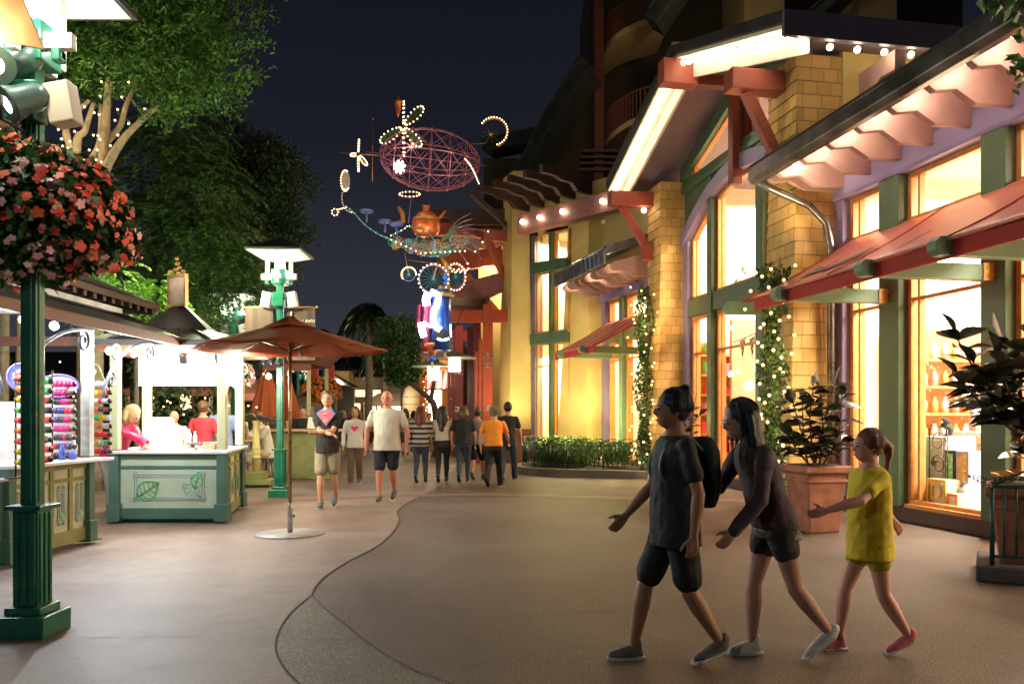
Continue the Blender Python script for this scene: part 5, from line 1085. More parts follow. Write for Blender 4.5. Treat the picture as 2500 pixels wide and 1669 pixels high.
b = MB(); b.tube(H1, .02, 6); b.tube(H2, .018, 6); b.tube([s_(*p, -.25) for p in ((960, 575), (985, 600), (1000, 602), (1020, 575))], .012, 5); b.tube([s_(*p, -.3) for p in ((1045, 560), (1062, 590), (1060, 622))], .016, 5); b.tube([s_(*p, -.3) for p in ((990, 590), (996, 606), (1008, 604), (1022, 574))], .012, 5); b.build('hull_tubes', TEAL, FM)
allb += H1[::2]+[s_(x, y, -.3) for x, y in [(955+12*i, 585+(i*5.5 if i < 6 else 33-(i-6)*.6)) for i in range(16)]]+H2[::2]
b = MB(); b.lathe([(.02, -.36), (.24, -.34), (.36, -.2), (.38, -.02), (.33, .14), (.2, .28), (.08, .32), (.09, .36), (.09, .44), (.11, .46), (.02, .47)], s_(1040, 545), 20); b.tube([s_(1070, 535), s_(1082, 522), s_(1088, 514)], [.05, .04, .03], 8); b.build('copper_boiler', COPR, FM)
b = MB(); b.lathe([(.345, .06), (.36, .08), (.345, .13), (.33, .14)], s_(1040, 545), 20); b.lathe([(.001, 0), (.08, 0), (.085, .03), (.06, .045), (.001, .045)], s_(1025, 560, -.36), 16, Matrix.Rotation(R(90), 3, 'X')); b.build('boiler_band', GOLD, FM)
# empty passenger seats
for (x, y) in ((895, 520), (940, 545), (968, 552)):
    b = MB(); b.lathe([(.001, 0), (.17, .02), (.19, .06), (.17, .08), (.001, .07)], s_(x, y), 16); b.tube([s_(x, y), s_(x, y+22)], .03, 6); b.build('round_seat', mat('blue_seat', (.08, .12, .35), .4, .1), FM)
b = MB(); b.tube([s_(965, 545), s_(985, 540), s_(982, 520), s_(972, 505)], [.05, .07, .07, .05], 8); b.build('seat_back', mat('brown_seat', (.3, .13, .04), .4), FM)
# tangle of wire scrolls along the hull and wings
rs = random.Random(3)
for nm, m, n_ in (('gold_scrolls', GOLD, 34), ('teal_scrolls', TEAL, 22), ('lilac_scrolls', LIL, 16)):
    b = MB()
    for k in range(n_):
        x = rs.uniform(955, 1145); y = 588+22*math.sin(PI*(x-950)/200)+rs.uniform(-20, 12); r_ = rs.uniform(5, 13); a0 = rs.random()*6; sg = rs.choice((-1, 1)); dd = rs.uniform(-.4, -.2)
        b.tube([s_(x+r_*(1-.7*i/13)*math.cos(a0+sg*i*.55), y+r_*(1-.7*i/13)*math.sin(a0+sg*i*.55), dd) for i in range(14)], .009, 4)
    b.build(nm, m, FM)
b = MB()
for k in range(9): b.tube(smooth([s_(1080+k*4, 596, -.1), s_(1110+k*5, 545+k*6, -.15), s_(1150+k*3, 520+k*14, -.1)], 4), .008, 4)
b.build('wing_ribs', LIL, FM)
for (x0, y0, x1, y1, w_) in ((1075, 590, 1115, 560, .16), (1090, 575, 1120, 548, .12), (1060, 600, 1098, 606, .12)):
    b = MB(); a = s_(x0, y0, -.2); c = s_(x1, y1, -.25); d = (c-a); up = Vector((0, 0, 1))*w_; b.poly([a, a+d*.35+up*.6, a+d*.7+up*.5, c, a+d*.6-up*.4, a+d*.3-up*.3]); b.build('leaf_fin', mat('green_fin', (.06, .12, .05), .4, .3, 8), FM, solid=.02)
# prow
P = smooth([s_(*p) for p in ((858, 518), (845, 512), (836, 495), (835, 475), (842, 462))], 5); b = MB(); b.tube(P, .02, 6); b.build('prow_neck', LIL, FM); allb += P[::2]
P = [s_(843+11*math.cos(2*PI*k/22), 441-25*math.sin(2*PI*k/22)) for k in range(22)]; b = MB(); b.poly(P); b.poly([p+Vector((0, .03, 0)) for p in P][::-1]); b.build('oval_mirror', mat('mirror_disc', (.5, .45, .4), .3), FM); allb += P[4:20]
P = [s_(818+8*math.cos(2*PI*k/7), 518-8*math.sin(2*PI*k/7)) for k in range(7)]+[s_(825+i*5, 512-i*1.5) for i in range(5)]; b = MB(); b.tube([s_(818, 518), s_(840, 505)], .01, 5); b.build('flower_wand', GOLD, FM); allb += P
P = [s_(1000+25*math.cos(2*PI*k/16), 474-6*math.sin(2*PI*k/16), -.2+.25*math.sin(2*PI*k/16)) for k in range(16)]; b = MB(); b.tube(P, .014, 5, True); b.tube([s_(1004, 480, -.1), s_(997, 545, -.1)], .008, 4); b.build('ring_rotor', LIL, FM); allb += P
def wheel(cx, cy, r, name='bicycle_wheel', d=0, sqx=1):
    P = [s_(cx+r*sqx*math.cos(2*PI*k/28), cy-r*math.sin(2*PI*k/28), d) for k in range(28)]; b = MB(); b.tube(P, .022 if r > 20 else .012, 6, True); o = b.build(name, LIL, FM)
    b = MB(); c = s_(cx, cy, d); b.ball(c, .04)
    for k in range(16): b.tube([c, s_(cx+r*sqx*math.cos(2*PI*k/16+.1), cy-r*math.sin(2*PI*k/16+.1), d)], .004, 3)
    b.build('spokes', TEAL, o); return [s_(cx+(r+2)*sqx*math.cos(2*PI*k/22), cy-(r+2)*math.sin(2*PI*k/22), d-.05) for k in range(0, 22)]
allb += wheel(1058, 681, 35, d=-.2); allb += wheel(1112, 676, 31, d=.1, sqx=.75); allb += wheel(998, 670, 16)[:14]
b = MB(); b.tube([s_(998, 670), s_(992, 640), s_(988, 615)], .012, 5); b.tube([s_(995, 635), s_(1060, 643), s_(1085, 660)], .01, 5); b.tube([s_(1078, 625), s_(1090, 650), s_(1093, 700), s_(1088, 735)], [.05, .07, .06, .08], 8); b.tube([s_(1058, 681, -.2), s_(1068, 640)], .03, 6); b.build('support_stem', GOLD, FM)
b = MB(); b.ball(s_(1088, 676, -.3), .085); b.ball(s_(1086, 692, -.3), .06); b.build('blue_ball', BLUB, FM)
for (x0, y0, x1, y1, x2, y2) in ((1080, 590, 1120, 555, 1192, 566), (1075, 600, 1110, 578, 1178, 592), (1090, 600, 1125, 600, 1160, 615), (1100, 605, 1125, 620, 1142, 644)):
    P = smooth([s_(x0, y0), s_(x1, y1), s_(x2, y2)], 6); b = MB(); b.tube(P, .011, 5); b.ball(P[-1], .04); b.build('feeler', LIL, FM); allb.append(P[-1]+Vector((0, -.06, 0)))
allb += [s_(1100+4*i, 655+((i*7) % 11), .1) for i in range(12)]
bulbs(allb, .020, BULBS, FM, 'bulb')
for (x, y, p_) in ((1000, 350, 22), (1090, 400, 18), (960, 560, 22), (1060, 590, 22), (1080, 670, 14), (860, 480, 10), (1200, 300, 8)): lamp('sculpture_light', s_(x, y, -.9), p_, (1, .75, .5), .15, FM)
b = MB(); b.beam(s_(1095, 735, .3), Vector((-.9, 24.6, 4.9)), .12, .2); b.build('support_arm', DKB, FM); b = MB(); b.beam(s_(1150, 470, .6), Vector((-.2, 24.2, 7.2)), .1, .16); b.build('support_arm', DKB, FM)
# illuminated drum sign under it
YD = 20.8
def d_(x, y, d=0): return px(x, y, YD+d)
DS = thing('drum_sign', d_(1062, 790), 'glowing white and blue drum sign with gold finials, hung below the flying machine', 'sign')
kd = YD/FL
c = d_(1078, 780); b = MB(); b.lathe([(24*kd, -75*kd), (24*kd, 72*kd)], c, 24); b.build('drum', mat('blue_mesh', (.02, .06, .30), .35, .5, 60, metal=.4), DS)
b = MB(); b.lathe([(29*kd, 0), (33*kd, 5*kd), (20*kd, 12*kd), (12*kd, 18*kd), (9*kd, 28*kd)], d_(1078, 716+10), 24); b.build('drum_cap', GOLD, DS)
b = MB(); b.lathe([(9*kd, -70*kd), (11*kd, 60*kd)], d_(1040, 790), 16)
for k in range(8): a = 2*PI*k/8; b.tube([d_(1040, 745)+Vector((math.cos(a)*.2, math.sin(a)*.2, 0)), d_(1036, 800)+Vector((math.cos(a)*.2, math.sin(a)*.2, 0))], .03, 6)
b.build('ribbed_panel', mat('crimson_panel', (.30, .03, .08), .4, .2, 8), DS)
NEON = glow('neon_white', (.75, .92, 1), 12)
for pts, r in (([(1046, 715), (1040, 730), (1042, 745)], .13), ([(1052, 712), (1070, 722), (1066, 745), (1058, 765), (1060, 790)], .1), ([(1075, 805), (1062, 795)], .1), ([(1028, 788), (1030, 805), (1035, 822)], .11), ([(1034, 786), (1050, 796), (1064, 792)], .05), ([(1068, 826), (1080, 830), (1096, 826)], .035), ([(1100, 792), (1101, 822)], .02)):
    b = MB(); b.tube(smooth([d_(x, y, -.34) for x, y in pts], 3), r*.75, 8); b.build('neon_shape', NEON, DS)
lamp('neon_light', d_(1052, 770, -.9), 40, (.6, .8, 1), .1, DS)
b = MB(); c = d_(1078, 815, -.29); b.prism([(c.x-.22, c.z-.16), (c.x+.24, c.z-.16), (c.x+.2, c.z+.06), (c.x+.02, c.z+.14), (c.x-.2, c.z+.04)], 1, c.y-.05, c.y); b.build('star_panel', BLK, DS)
for (x, y, sc) in ((1055, 838, 1.15), (1086, 826, .8)):
    b = MB(); b.lathe([(18*kd*sc, 0), (19*kd*sc, -6*kd), (11*kd*sc, -12*kd*sc), (12*kd*sc, -16*kd*sc), (6*kd*sc, -22*kd*sc), (4*kd*sc, -26*kd*sc)], d_(x, y), 18); b.build('gold_finial', COPR, DS)
    b = MB(); b.ball(d_(x, y+32*sc), 8*kd, 14, 10); b.build('blue_ball', BLUB, DS); b = MB(); b.lathe([(3*kd, 0), (3.5*kd, -12*kd), (1*kd, -18*kd)], d_(x, y+38*sc), 10); b.build('finial_tip', mat('pale_tip', (.5, .4, .35), .4), DS)
# ------------------------------------------------------------------ red gates
GATE = mat('gate_red', (.36, .06, .03), .42, .1, 3, .05, 20); GATE2 = mat('gate_crimson', (.26, .03, .04), .42, .1, 3, .05, 20)
for (x, Y, z, L1_, L2_, lb, m) in ((1191, 24.4, 4.8, 1.25, .6, 'nearer red timber gate beside the yellow column', GATE), (1121, 28, 4.55, .6, 1.0, 'farther crimson timber gate behind the lanterns', GATE2)):
    p = G(x, Y); t = thing('timber_gate', p, lb, 'gate', 'red timber gates'); M = frame(p, 0)
    b = MB(M); b.box(-.15, .15, -.15, .15, 0, z); b.box(-.28, -.17, -.1, .1, 0, z*.78); b.box(-.40, -.30, -.1, .1, 0, z*.7)
    b.build('post', m, t, bev=.015)
    b = MB(M); b.box(-L1_, L2_, -.13, .13, z-.55, z-.17); b.build('crossbeam', m, t, bev=.015)
    if m is GATE:
        b = MB(M); b.prism([(-1.4, z-.2), (-.15, z-.2), (0, z-.05), (.05, z+.25), (.45, z+.45), (.47, z+.85), (.3, z+1.0), (-1.3, z+.55)], 1, .2, .45); b.build('shaped_bracket', mat('violet_red_bracket', (.22, .08, .10), .5), t, bev=.01)
    for zz in (1.55, 2.85, 3.15):
        b = MB(M)
        for xx in (-.155, .0): b.box(xx, xx+.155, -.165, -.15, zz, zz+.02); b.box(xx, xx+.155, -.165, -.15, zz+.13, zz+.15)
        b.box(-.03, .03, -.17, -.151, zz-.01, zz+.16); b.build('steel_inlay', MET, t)
    b = MB(M); b.box(-.2, .2, -.2, .2, 0, .5); b.build('post_base', PLN, t, bev=.01)
for x, Y, h, m, lb in ((1150, 26, 4.3, mat('plum_column', (.12, .015, .03), .25), 'dark glossy plum column between the red gates'), (1165, 25.6, 4.5, mat('plum_column2', (.2, .03, .04), .3), 'slim red column left of the nearer gate')):
    p = G(x, Y); MB().box(p.x-.12, p.x+.12, p.y-.12, p.y+.12, 0, h).build('gate_column', m, None, bev=.02, label=lb, cat='column')
# ------------------------------------------------------------------ hanging lanterns
for (x, y, Y, lb) in ((1110, 872, 22.5, 'hanging lantern with wide disc shade, higher and right of the pair'), (1058, 893, 22.5, 'hanging lantern with wide disc shade, lower and left of the pair')):
    p = px(x, y, Y); t = thing('hanging_lantern', p, lb, 'lantern', 'hanging disc lanterns'); M = frame(p, 0)
    b = MB(M); b.lathe([(.62, -.03), (.60, 0), (.25, .09), (.08, .16), (.02, .18)], (0, 0, 0), 28); b.build('disc_shade', mat('grey_green_shade', (.16, .18, .16), .5), t)
    b = MB(M); b.lathe([(.17, -.40), (.17, -.02)], (0, 0, 0), 24); b.build('lantern_glass', glow('lantern_glow', (1, .85, .58), 5), t)
    b = MB(M)
    for k in range(8): a = 2*PI*k/8; b.tube([(.175*math.cos(a), .175*math.sin(a), -.40), (.175*math.cos(a), .175*math.sin(a), -.02)], .005, 4)
    b.tube([(0, 0, .15), (0, 0, .8), (.3, .3, 1.6)], .012, 5); b.build('lantern_cage', BLK, t)
    lamp('lantern_light', p+Vector((0, -.25, -.35)), 30, (1, .82, .55), .08, t)
# far end of the same walk behind the gates
t = thing('striped_shopfront', G(1080, 31), 'far orange shop front with striped awning and light-wound columns behind the lanterns', 'shop')
b = MB(); b.box(-3.6, -1.9, 31, 36, 0, 4.2); b.build('wall', mat('orange_wall', (.5, .22, .06), .8), t)
b = MB(); b.prism([(30.0, 2.35), (31, 3.1), (31, 3.16), (30.0, 2.41)], 0, -3.3, -1.9); b.build('striped_awning', stripes('awning_stripes', [(.6, .05, .05), (.7, .6, .55)], 0, 5), t)
b = MB(); b.prism([(30.2, 3.5), (31, 3.9), (31, 4.1), (30.2, 3.7)], 0, -3.7, -1.9); b.build('eave', PNK, t)
b = MB(); b.box(-3.25, -2.75, 30.95, 31.0, .3, 2.4); b.build('window_pane', WINW, t)
for x in (-3.35, -2.35): bulbs([Vector((x+.08*math.sin(k*2.3), 30.8, .4+k*.11)) for k in range(26)], .028, BULBS, t, 'fairy_bulb', 60)
lamp('shopfront_light', (-2.8, 30.2, 3.0), 60, (1, .75, .45), .1, t)
t = thing('round_entrance', G(1045, 40), 'glowing round doorway seen between the walkers heads', 'doorway'); c = px(1046, 1000, 40)
b = MB(); b.prism([(c.x+.5*math.cos(2*PI*k/24), 1.6+1.1*math.sin(2*PI*k/24)) for k in range(24)], 1, 39.9, 40); b.build('door_glow', WINW, t)
b = MB(); b.tube([(c.x+.52*math.cos(2*PI*k/24), 39.88, 1.6+1.14*math.sin(2*PI*k/24)) for k in range(24)], .06, 6, True); b.box(c.x-1.4, c.x+1.4, 40.01, 42, 0, 3.4); b.build('door_ring', BRN, t)
# ------------------------------------------------------------------ dark hotel behind the shop
HT = thing('hotel_building', (6, 36, 0), 'tall dark hotel with curved balconies rising behind the shop roofs', 'hotel')
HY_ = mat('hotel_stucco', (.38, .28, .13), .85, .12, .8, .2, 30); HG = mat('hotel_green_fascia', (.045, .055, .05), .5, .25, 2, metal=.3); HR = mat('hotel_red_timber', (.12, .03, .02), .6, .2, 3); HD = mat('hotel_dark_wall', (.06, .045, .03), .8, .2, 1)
Yh = 31.0
def h_(x, y, d=0): return px(x*1.0643, y*1.0643, Yh+d)
def hbox(name, x0, x1, y0, y1, d0, d1, m, bev=.02):
    a = h_(x0, y1); c = h_(x1, y0); b = MB(); b.box(a.x, c.x, Yh+d0, Yh+d1, a.z, c.z); return b.build(name, m, HT, bev=bev)
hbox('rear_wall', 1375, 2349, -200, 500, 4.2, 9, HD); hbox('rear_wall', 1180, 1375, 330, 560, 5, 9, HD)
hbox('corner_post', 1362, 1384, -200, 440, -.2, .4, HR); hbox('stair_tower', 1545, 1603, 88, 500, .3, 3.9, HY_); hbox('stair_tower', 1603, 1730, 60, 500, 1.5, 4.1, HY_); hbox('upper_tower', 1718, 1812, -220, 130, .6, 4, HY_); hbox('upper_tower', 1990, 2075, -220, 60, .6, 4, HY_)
for (y, hgt) in ((82, 70), (300, 70)):
    P = smooth([h_(1388, y+38, .1), h_(1410, y+12, -.5), h_(1460, y-18, -.6), h_(1540, y-40, -.3)], 4)
    b = MB()
    for i in range(len(P)-1): b.add([P[i], P[i+1], P[i+1]+Vector((0, 3, 0)), P[i]+Vector((0, 3, 0)), P[i]+Vector((0, 0, .22)), P[i+1]+Vector((0, 0, .22)), P[i+1]+Vector((0, 3, .22)), P[i]+Vector((0, 3, .22))], [(0, 3, 2, 1), (4, 5, 6, 7), (0, 1, 5, 4)])
    bal = b.build('balcony', HY_, HT)
    b = MB(); b.tube([p+Vector((0, .05, 1.25)) for p in P], .05, 5)
    Q = smooth(P, 2)
    for i in range(0, len(Q)-1): b.beam(Q[i]+Vector((0, .05, .22)), Q[i]+Vector((0, .05, 1.25)), .05, .05)
    b.build('railing', HR, bal)
for (x0, y0, x1, y1, Yd, w_) in ((1180, 470, 1262, 310, 1, .7), (1262, 310, 1352, 165, 0, .8), (1500, 60, 1640, -150, -1, .9), (1120, 345, 1240, 320, 3, .6), (1860, 60, 2010, -80, 0, .6)):
    b = MB(); a = h_(x0, y0, Yd); c = h_(x1, y1, Yd-1); b.beam(a, c, 1.2, w_*.7); b.beam(a+Vector((-.08, -.1, w_*.38)), c+Vector((-.08, -.1, w_*.38)), 1.3, .1); b.build('rake_fascia', HG, HT, bev=.02)
b = MB(); b.add([h_(1180, 475, 1.8), h_(1352, 200, 1), h_(1372, 200, 1.5), h_(1372, 520, 1.8)], [(0, 1, 2, 3)]); b.build('gable_wall', HD, HT)
hbox('low_wing', 1105, 1190, 325, 480, 2, 6, HD); hbox('small_column', 1405, 1425, 385, 430, -.3, 0, HY_)
for k in range(4): hbox('upper_slat', 1325+k*3, 1405+k*4, 392-k*14, 398-k*14, -.4, .6, BRN, 0)
lamp('hotel_light', h_(1440, 200, -6), 130, (1, .72, .38), .3, HT); lamp('hotel_light', h_(1680, 20, -4), 150, (1, .75, .4), .3, HT)
# ------------------------------------------------------------------ people
_tex = {}
def folds(o, st, sc):
    if sc not in _tex:
        t = bpy.data.textures.new('folds', 'CLOUDS'); t.noise_scale = sc; t.noise_depth = 2; _tex[sc] = t
    d = o.modifiers.new('folds', 'DISPLACE'); d.texture = _tex[sc]; d.strength = st; d.mid_level = .5; d.texture_coords = 'LOCAL'
def remesh(o, vox, sm=2, fold=0, fs=.1):
    m = o.modifiers.new('remesh', 'REMESH'); m.mode = 'VOXEL'; m.voxel_size = vox; m.use_smooth_shade = True
    if sm: s = o.modifiers.new('smooth', 'SMOOTH'); s.iterations = sm; s.factor = .5
    if fold: folds(o, fold, fs)
    return o
class PB(MB):
    def limb(s, pts, rs, n=12):
        s.tube(pts, rs, n)
        for p, r in zip(pts, rs): s.ball(p, r*.985, n, 8)
    def loft(s, secs, n=18):              # [(centre, rx, ry)]
        V = []
        for c, rx, ry in secs:
            for k in range(n): a = 2*PI*k/n; V.append((c[0]+rx*math.cos(a), c[1]+ry*math.sin(a), c[2]))
        m = len(secs); s.add(V, [(i*n+k, i*n+(k+1) % n, (i+1)*n+(k+1) % n, (i+1)*n+k) for i in range(m-1) for k in range(n)]+[tuple(range(n-1, -1, -1)), tuple(range((m-1)*n, m*n))], True)
def ik(a, c, l1, l2, fwd):
    d = c-a; L = min(d.length, (l1+l2)*.999); d = d.normalized(); x = (l1*l1-l2*l2+L*L)/(2*L); h = math.sqrt(max(0, l1*l1-x*x)); f = (Vector(fwd)-d*Vector(fwd).dot(d)).normalized(); return a+d*x+f*h
def person(loc, rot, H, label, fl=(-.18, 0), fr=(.16, .03), arms=((.2, .3), (-.2, .3)), top=None, sleeve='short', bottom=None, leg='long', hair=None, hairm=None, shoe=None, skin=None, lean=0, build=1.0, vox=.011, group=None, headpitch=0, armout=.0, emblem=None, cap=None, hand_l=None, hand_r=None, tophem=.5, legw=1.0, seated=False, waist=None):
    """figure facing -Y in its own frame. fl/fr = (forward -y offset, lift) of the left/right foot"""
    skin = skin or SKIN; M = frame(loc, rot); t = thing('person', loc, label, 'person', group, rot=rot); W = build
    bpv = vox
    hipz = .52*H-abs(fl[0]-fr[0])*.06; z0 = .52*H
    def up(p):                        # upper body lean about the hip
        p = Vector(p); q = Vector((p.x, p.y, p.z-z0)); c, s = math.cos(lean), math.sin(lean); return Vector((q.x, q.y*c-q.z*s, q.y*s+q.z*c+hipz))
    sh = {}; el_ = {}; wr = {}; fd = {}
    for sd, i in ((-1, 0), (1, 1)):
        S_ = up((sd*.108*H*W**.5, 0, .796*H)); sw, be = arms[i]; out = armout
        e1 = S_+Vector((sd*(.034+out)*H, -math.sin(sw)*.165*H, -math.cos(sw)*.165*H)); a2 = sw+be
        tgt = (hand_l, hand_r)[i]
        if tgt is not None:
            w1 = M.inverted() @ Vector(tgt) if False else Vector(tgt); e1 = ik(S_, w1, .165*H, .15*H, (sd*.6, .5, -.6)); dd = w1-e1; w1 = e1+dd.normalized()*min(dd.length, .15*H)
        else: w1 = e1+Vector((sd*-.005*H, -math.sin(a2)*.148*H, -math.cos(a2)*.148*H))
        sh[sd], el_[sd], wr[sd] = S_, e1, w1; fd[sd] = (w1-e1).normalized()
    hip = {}; kn = {}; an = {}
    for sd, f in ((-1, fl), (1, fr)):
        h_0 = Vector((sd*.052*H*W**.3, 0, hipz-.02*H)); a0 = Vector((sd*.05*H, f[0], .045*H+f[1]))
        if f[1] > 0: a0 = Vector((sd*.05*H, f[0], .045*H+f[1]*1.6))
        q = min(1, (a0-h_0).length*(1.006 if f[0] < 0 else 1.02)/(.48*H)); kn[sd] = ik(h_0, a0, .245*H*q, .235*H*q, (0, -1, 0)); hip[sd] = h_0; an[sd] = a0
    hc = up((0, -.012*H-.03*H*math.sin(headpitch), .925*H)); nk = up((0, .005*H, .83*H)); r = .001
    b = PB(M); s = H
    def hp(x, y, z):                  # head space, pitch forward
        v = Vector((x, y, z)); c, q = math.cos(lean*.6+headpitch), math.sin(lean*.6+headpitch); return hc+Vector((v.x, v.y*c-v.z*q, v.y*q+v.z*c))
    for (z, rx, ry) in (): pass
    TS = [(.50, .088, .062), (.54, .092, .065), (.60, .078*W**.5, .056*W), (.66, .082*W**.5, .06*W), (.73, .096, .066*W**.5), (.79, .100, .060), (.825, .06, .045), (.85, .034, .034)]
    b.loft([(up((0, 0, z*H)), rx*H*W**.5, ry*H*W**.5) for z, rx, ry in TS])
    b.limb([up((0, .005*H, .82*H)), hp(0, .012*H, -.03*H)], [.034*H, .031*H])
    # head
    V0 = len(b.v)
    b.ball((0, 0, 0), .06*s, 16, 12, (.80, 1.0, 1.12)); b.v[V0:] = [M @ hp(*(M.inverted() @ q)) for q in b.v[V0:]]
    def hb(c, r, sc=(1, 1, 1)):
        n0 = len(b.v); b.ball((0, 0, 0), r, 10, 8, sc); b.v[n0:] = [M @ hp(*((M.inverted() @ q)+Vector(c))) for q in b.v[n0:]]
    hb((0, -.022*s, -.034*s), .034*s, (1.0, .95, .95)); hb((0, -.058*s, -.008*s), .0095*s, (.9, 1.3, 1.5)); hb((0, -.046*s, -.036*s), .013*s, (1.2, .8, .45)); hb((0, -.048*s, .010*s), .022*s, (1.5, .5, .35))
    for sd in (-1, 1): hb((sd*.049*s, .004*s, -.004*s), .013*s, (.45, .9, 1.3))
    for sd in (-1, 1):
        b.limb([sh[sd], sh[sd].lerp(el_[sd], .45), el_[sd]], [.026*H, .0265*H, .0215*H]); b.limb([el_[sd], el_[sd].lerp(wr[sd], .3), wr[sd]], [.023*H, .0235*H, .0145*H])
        # hand: palm, four unequal fingers, thumb
        d = fd[sd]; fw = Vector((0, -1, .2)); pn = d.cross(fw); pn = pn.normalized() if pn.length > .1 else Vector((1, 0, 0)); wd = pn.cross(d).normalized(); curl = pn*(-sd if pn.x*sd > 0 else sd)
        pc = wr[sd]+d*.028*H; b.limb([wr[sd]+d*.008*H-wd*.007*H, pc+d*.012*H-wd*.011*H], [.011*H, .0105*H], 8); b.limb([wr[sd]+d*.008*H+wd*.007*H, pc+d*.012*H+wd*.011*H], [.011*H, .0105*H], 8)
        for k, L in enumerate((.038, .043, .040, .031)):
            o = pc+d*.018*H+wd*(1.5-k)*.0105*H; q1 = o+d*L*.5*H+curl*.004*H; q2 = q1+(d*.6+curl*.8).normalized()*L*.45*H; b.limb([o, q1, q2], [.0058*H, .0054*H, .0045*H], 7)
        o = wr[sd]+d*.014*H+wd*.013*H; b.limb([o, o+(d*.6+wd*.8)*.022*H, o+(d*.95+wd*.75)*.038*H], [.0075*H, .0065*H, .0052*H], 7)
        b.limb([hip[sd], hip[sd].lerp(kn[sd], .5), kn[sd]], [.048*H*W**.4*legw, .041*H*legw, .029*H]); b.limb([kn[sd], kn[sd].lerp(an[sd], .3), an[sd]], [.031*H, .033*H, .0175*H])
    body = remesh(b.build('body', skin, t), bpv, 1)
    if vox < .016:
        e_ = PB(M); iM = M.inverted()
        for sd in (-1, 1):
            n0 = len(e_.v); e_.ball((0, 0, 0), .0055*s, 8, 6); e_.v[n0:] = [M @ hp(*((iM @ q)+Vector((sd*.019*s, -.0545*s, .002*s)))) for q in e_.v[n0:]]
        e_.build('eyes', mat('eye_dark', (.02, .012, .01), .2), t)
        if hair:
            for sd in (-1, 1):
                e_ = PB(M); e_.tube([hp(sd*.009*s, -.0585*s, .0135*s), hp(sd*.019*s, -.0580*s, .0160*s), hp(sd*.029*s, -.0525*s, .0135*s)], [.0018*s, .0022*s, .0012*s], 5)
                e_.build('eyebrow', hairm or mat('dark_hair', (.02, .012, .01), .45, .3, 30), t)
        e_ = PB(M); n0 = len(e_.v); e_.ball((0, 0, 0), .01*s, 8, 6, (1.3, .35, .3)); e_.v[n0:] = [M @ hp(*((iM @ q)+Vector((0, -.0585*s, -.036*s)))) for q in e_.v[n0:]]; e_.build('mouth', mat('lip', (.35, .08, .07), .4), t)
    cv = max(vox, .010)
    if top:
        b = PB(M); e = .012*H
        tz = tophem if tophem else .5
        secs = [(tz, .108, .086), (.55, .105, .082), (.60, .098, .076*W**.5), (.66, .094*W**.25, .072*W**.6), (.73, .103, .074*W**.3), (.785, .112, .066), (.812, .095, .056), (.832, .05, .046)]
        secs = [q for q in secs if q[0] >= tz]
        b.loft([(up((0, 0, z*H)), (rx*H+.004)*W**.5, (ry*H+.004)*W**.5) for z, rx, ry in secs])
        if sleeve:
            for sd in (-1, 1):
                f = .62 if sleeve == 'short' else 1
                b.limb([sh[sd], sh[sd].lerp(el_[sd], .3), sh[sd].lerp(el_[sd], f)], [.0295*H, .034*H, .0355*H if f < 1 else .028*H])
                if f == 1: b.limb([el_[sd], wr[sd]], [.031*H, .024*H])
        so_ = remesh(b.build('shirt', top, t), cv, 2, .020, .11); folds(so_, .008 if vox < .012 else 0, .035)
        if waist:
            b = PB(M); b.loft([(up((0, 0, .46*H)), .108*H*W**.5, .085*H*W**.5), (up((0, 0, .50*H)), .102*H*W**.5, .078*H*W**.5), (up((0, 0, .55*H)), .099*H*W**.5, .074*H*W**.5)]); remesh(b.build('shirt_hem', waist, t), cv, 2, .01, .07)
    if bottom:
        b = PB(M); ks = {'shorts': .80, 'mini': .35, 'long': 1, 'knee': 1.0}
        b.loft([(Vector((0, .003*H, hipz-.055*H)), .096*H*W**.5, .074*H*W**.5), (Vector((0, .003*H, hipz)), .100*H*W**.5, .076*H*W**.5), (up((0, 0, .56*H)), .093*H*W**.5, .068*H*W**.5)])
        for sd in (-1, 1):
            if leg in ('shorts', 'mini'):
                f = ks[leg]; k2 = hip[sd].lerp(kn[sd], f); b.limb([hip[sd], hip[sd].lerp(kn[sd], f*.5), k2], [.060*H*W**.4*legw, .056*H*legw, .053*H*legw])
            elif leg == 'knee':
                b.limb([hip[sd], kn[sd], kn[sd].lerp(an[sd], .12)], [.060*H*W**.4, .052*H, .051*H])
            elif leg == 'skinny': b.limb([hip[sd], kn[sd]], [.056*H*W**.4*legw, .036*H]); b.limb([kn[sd], kn[sd].lerp(an[sd], .3), an[sd]], [.036*H, .036*H, .022*H])
            else: b.limb([hip[sd], kn[sd]], [.060*H*W**.4, .044*H]); b.limb([kn[sd], an[sd]+Vector((0, 0, -.01*H))], [.044*H, .036*H])
        so_ = remesh(b.build('trousers' if leg in ('long', 'skinny') else 'shorts', bottom, t), cv, 2, .012, .09); folds(so_, .006 if vox < .012 else 0, .03)
    if hair:
        b = PB(M); iM = M.inverted()
        def hh(c, r, sc): n0 = len(b.v); b.ball((0, 0, 0), r, 14, 10, sc); b.v[n0:] = [M @ hp(*((iM @ q)+Vector(c))) for q in b.v[n0:]]
        hh((0, .012*s, .014*s), .0645*s, (.88, .98, 1.08))
        if hair in ('long', 'bob', 'very_long'):
            Lh = {'bob': .09, 'long': .17, 'very_long': .26}[hair]
            for k in range(9):
                a = R(10+k*20); x = .05*s*math.cos(a); y = .012*s+.048*s*math.sin(a); p = hp(x, y, 0.01*s); q = Vector((p.x*1.0+x*.2, p.y+.012*s, p.z-Lh*.55*s)); q2 = Vector((p.x*.95, p.y+.02*s, p.z-Lh*s)); b.limb([p, q, q2], [.021*s, .024*s, .012*s], 8)
        if hair == 'pony': p = hp(0, .07*s, .03*s); b.limb([p, p+Vector((0, .03*s, -.04*s)), p+Vector((0, .02*s, -.15*s))], [.02*s, .024*s, .008*s], 8)
        if hair == 'bun': hh((0, .05*s, .065*s), .028*s, (1, 1, 1))
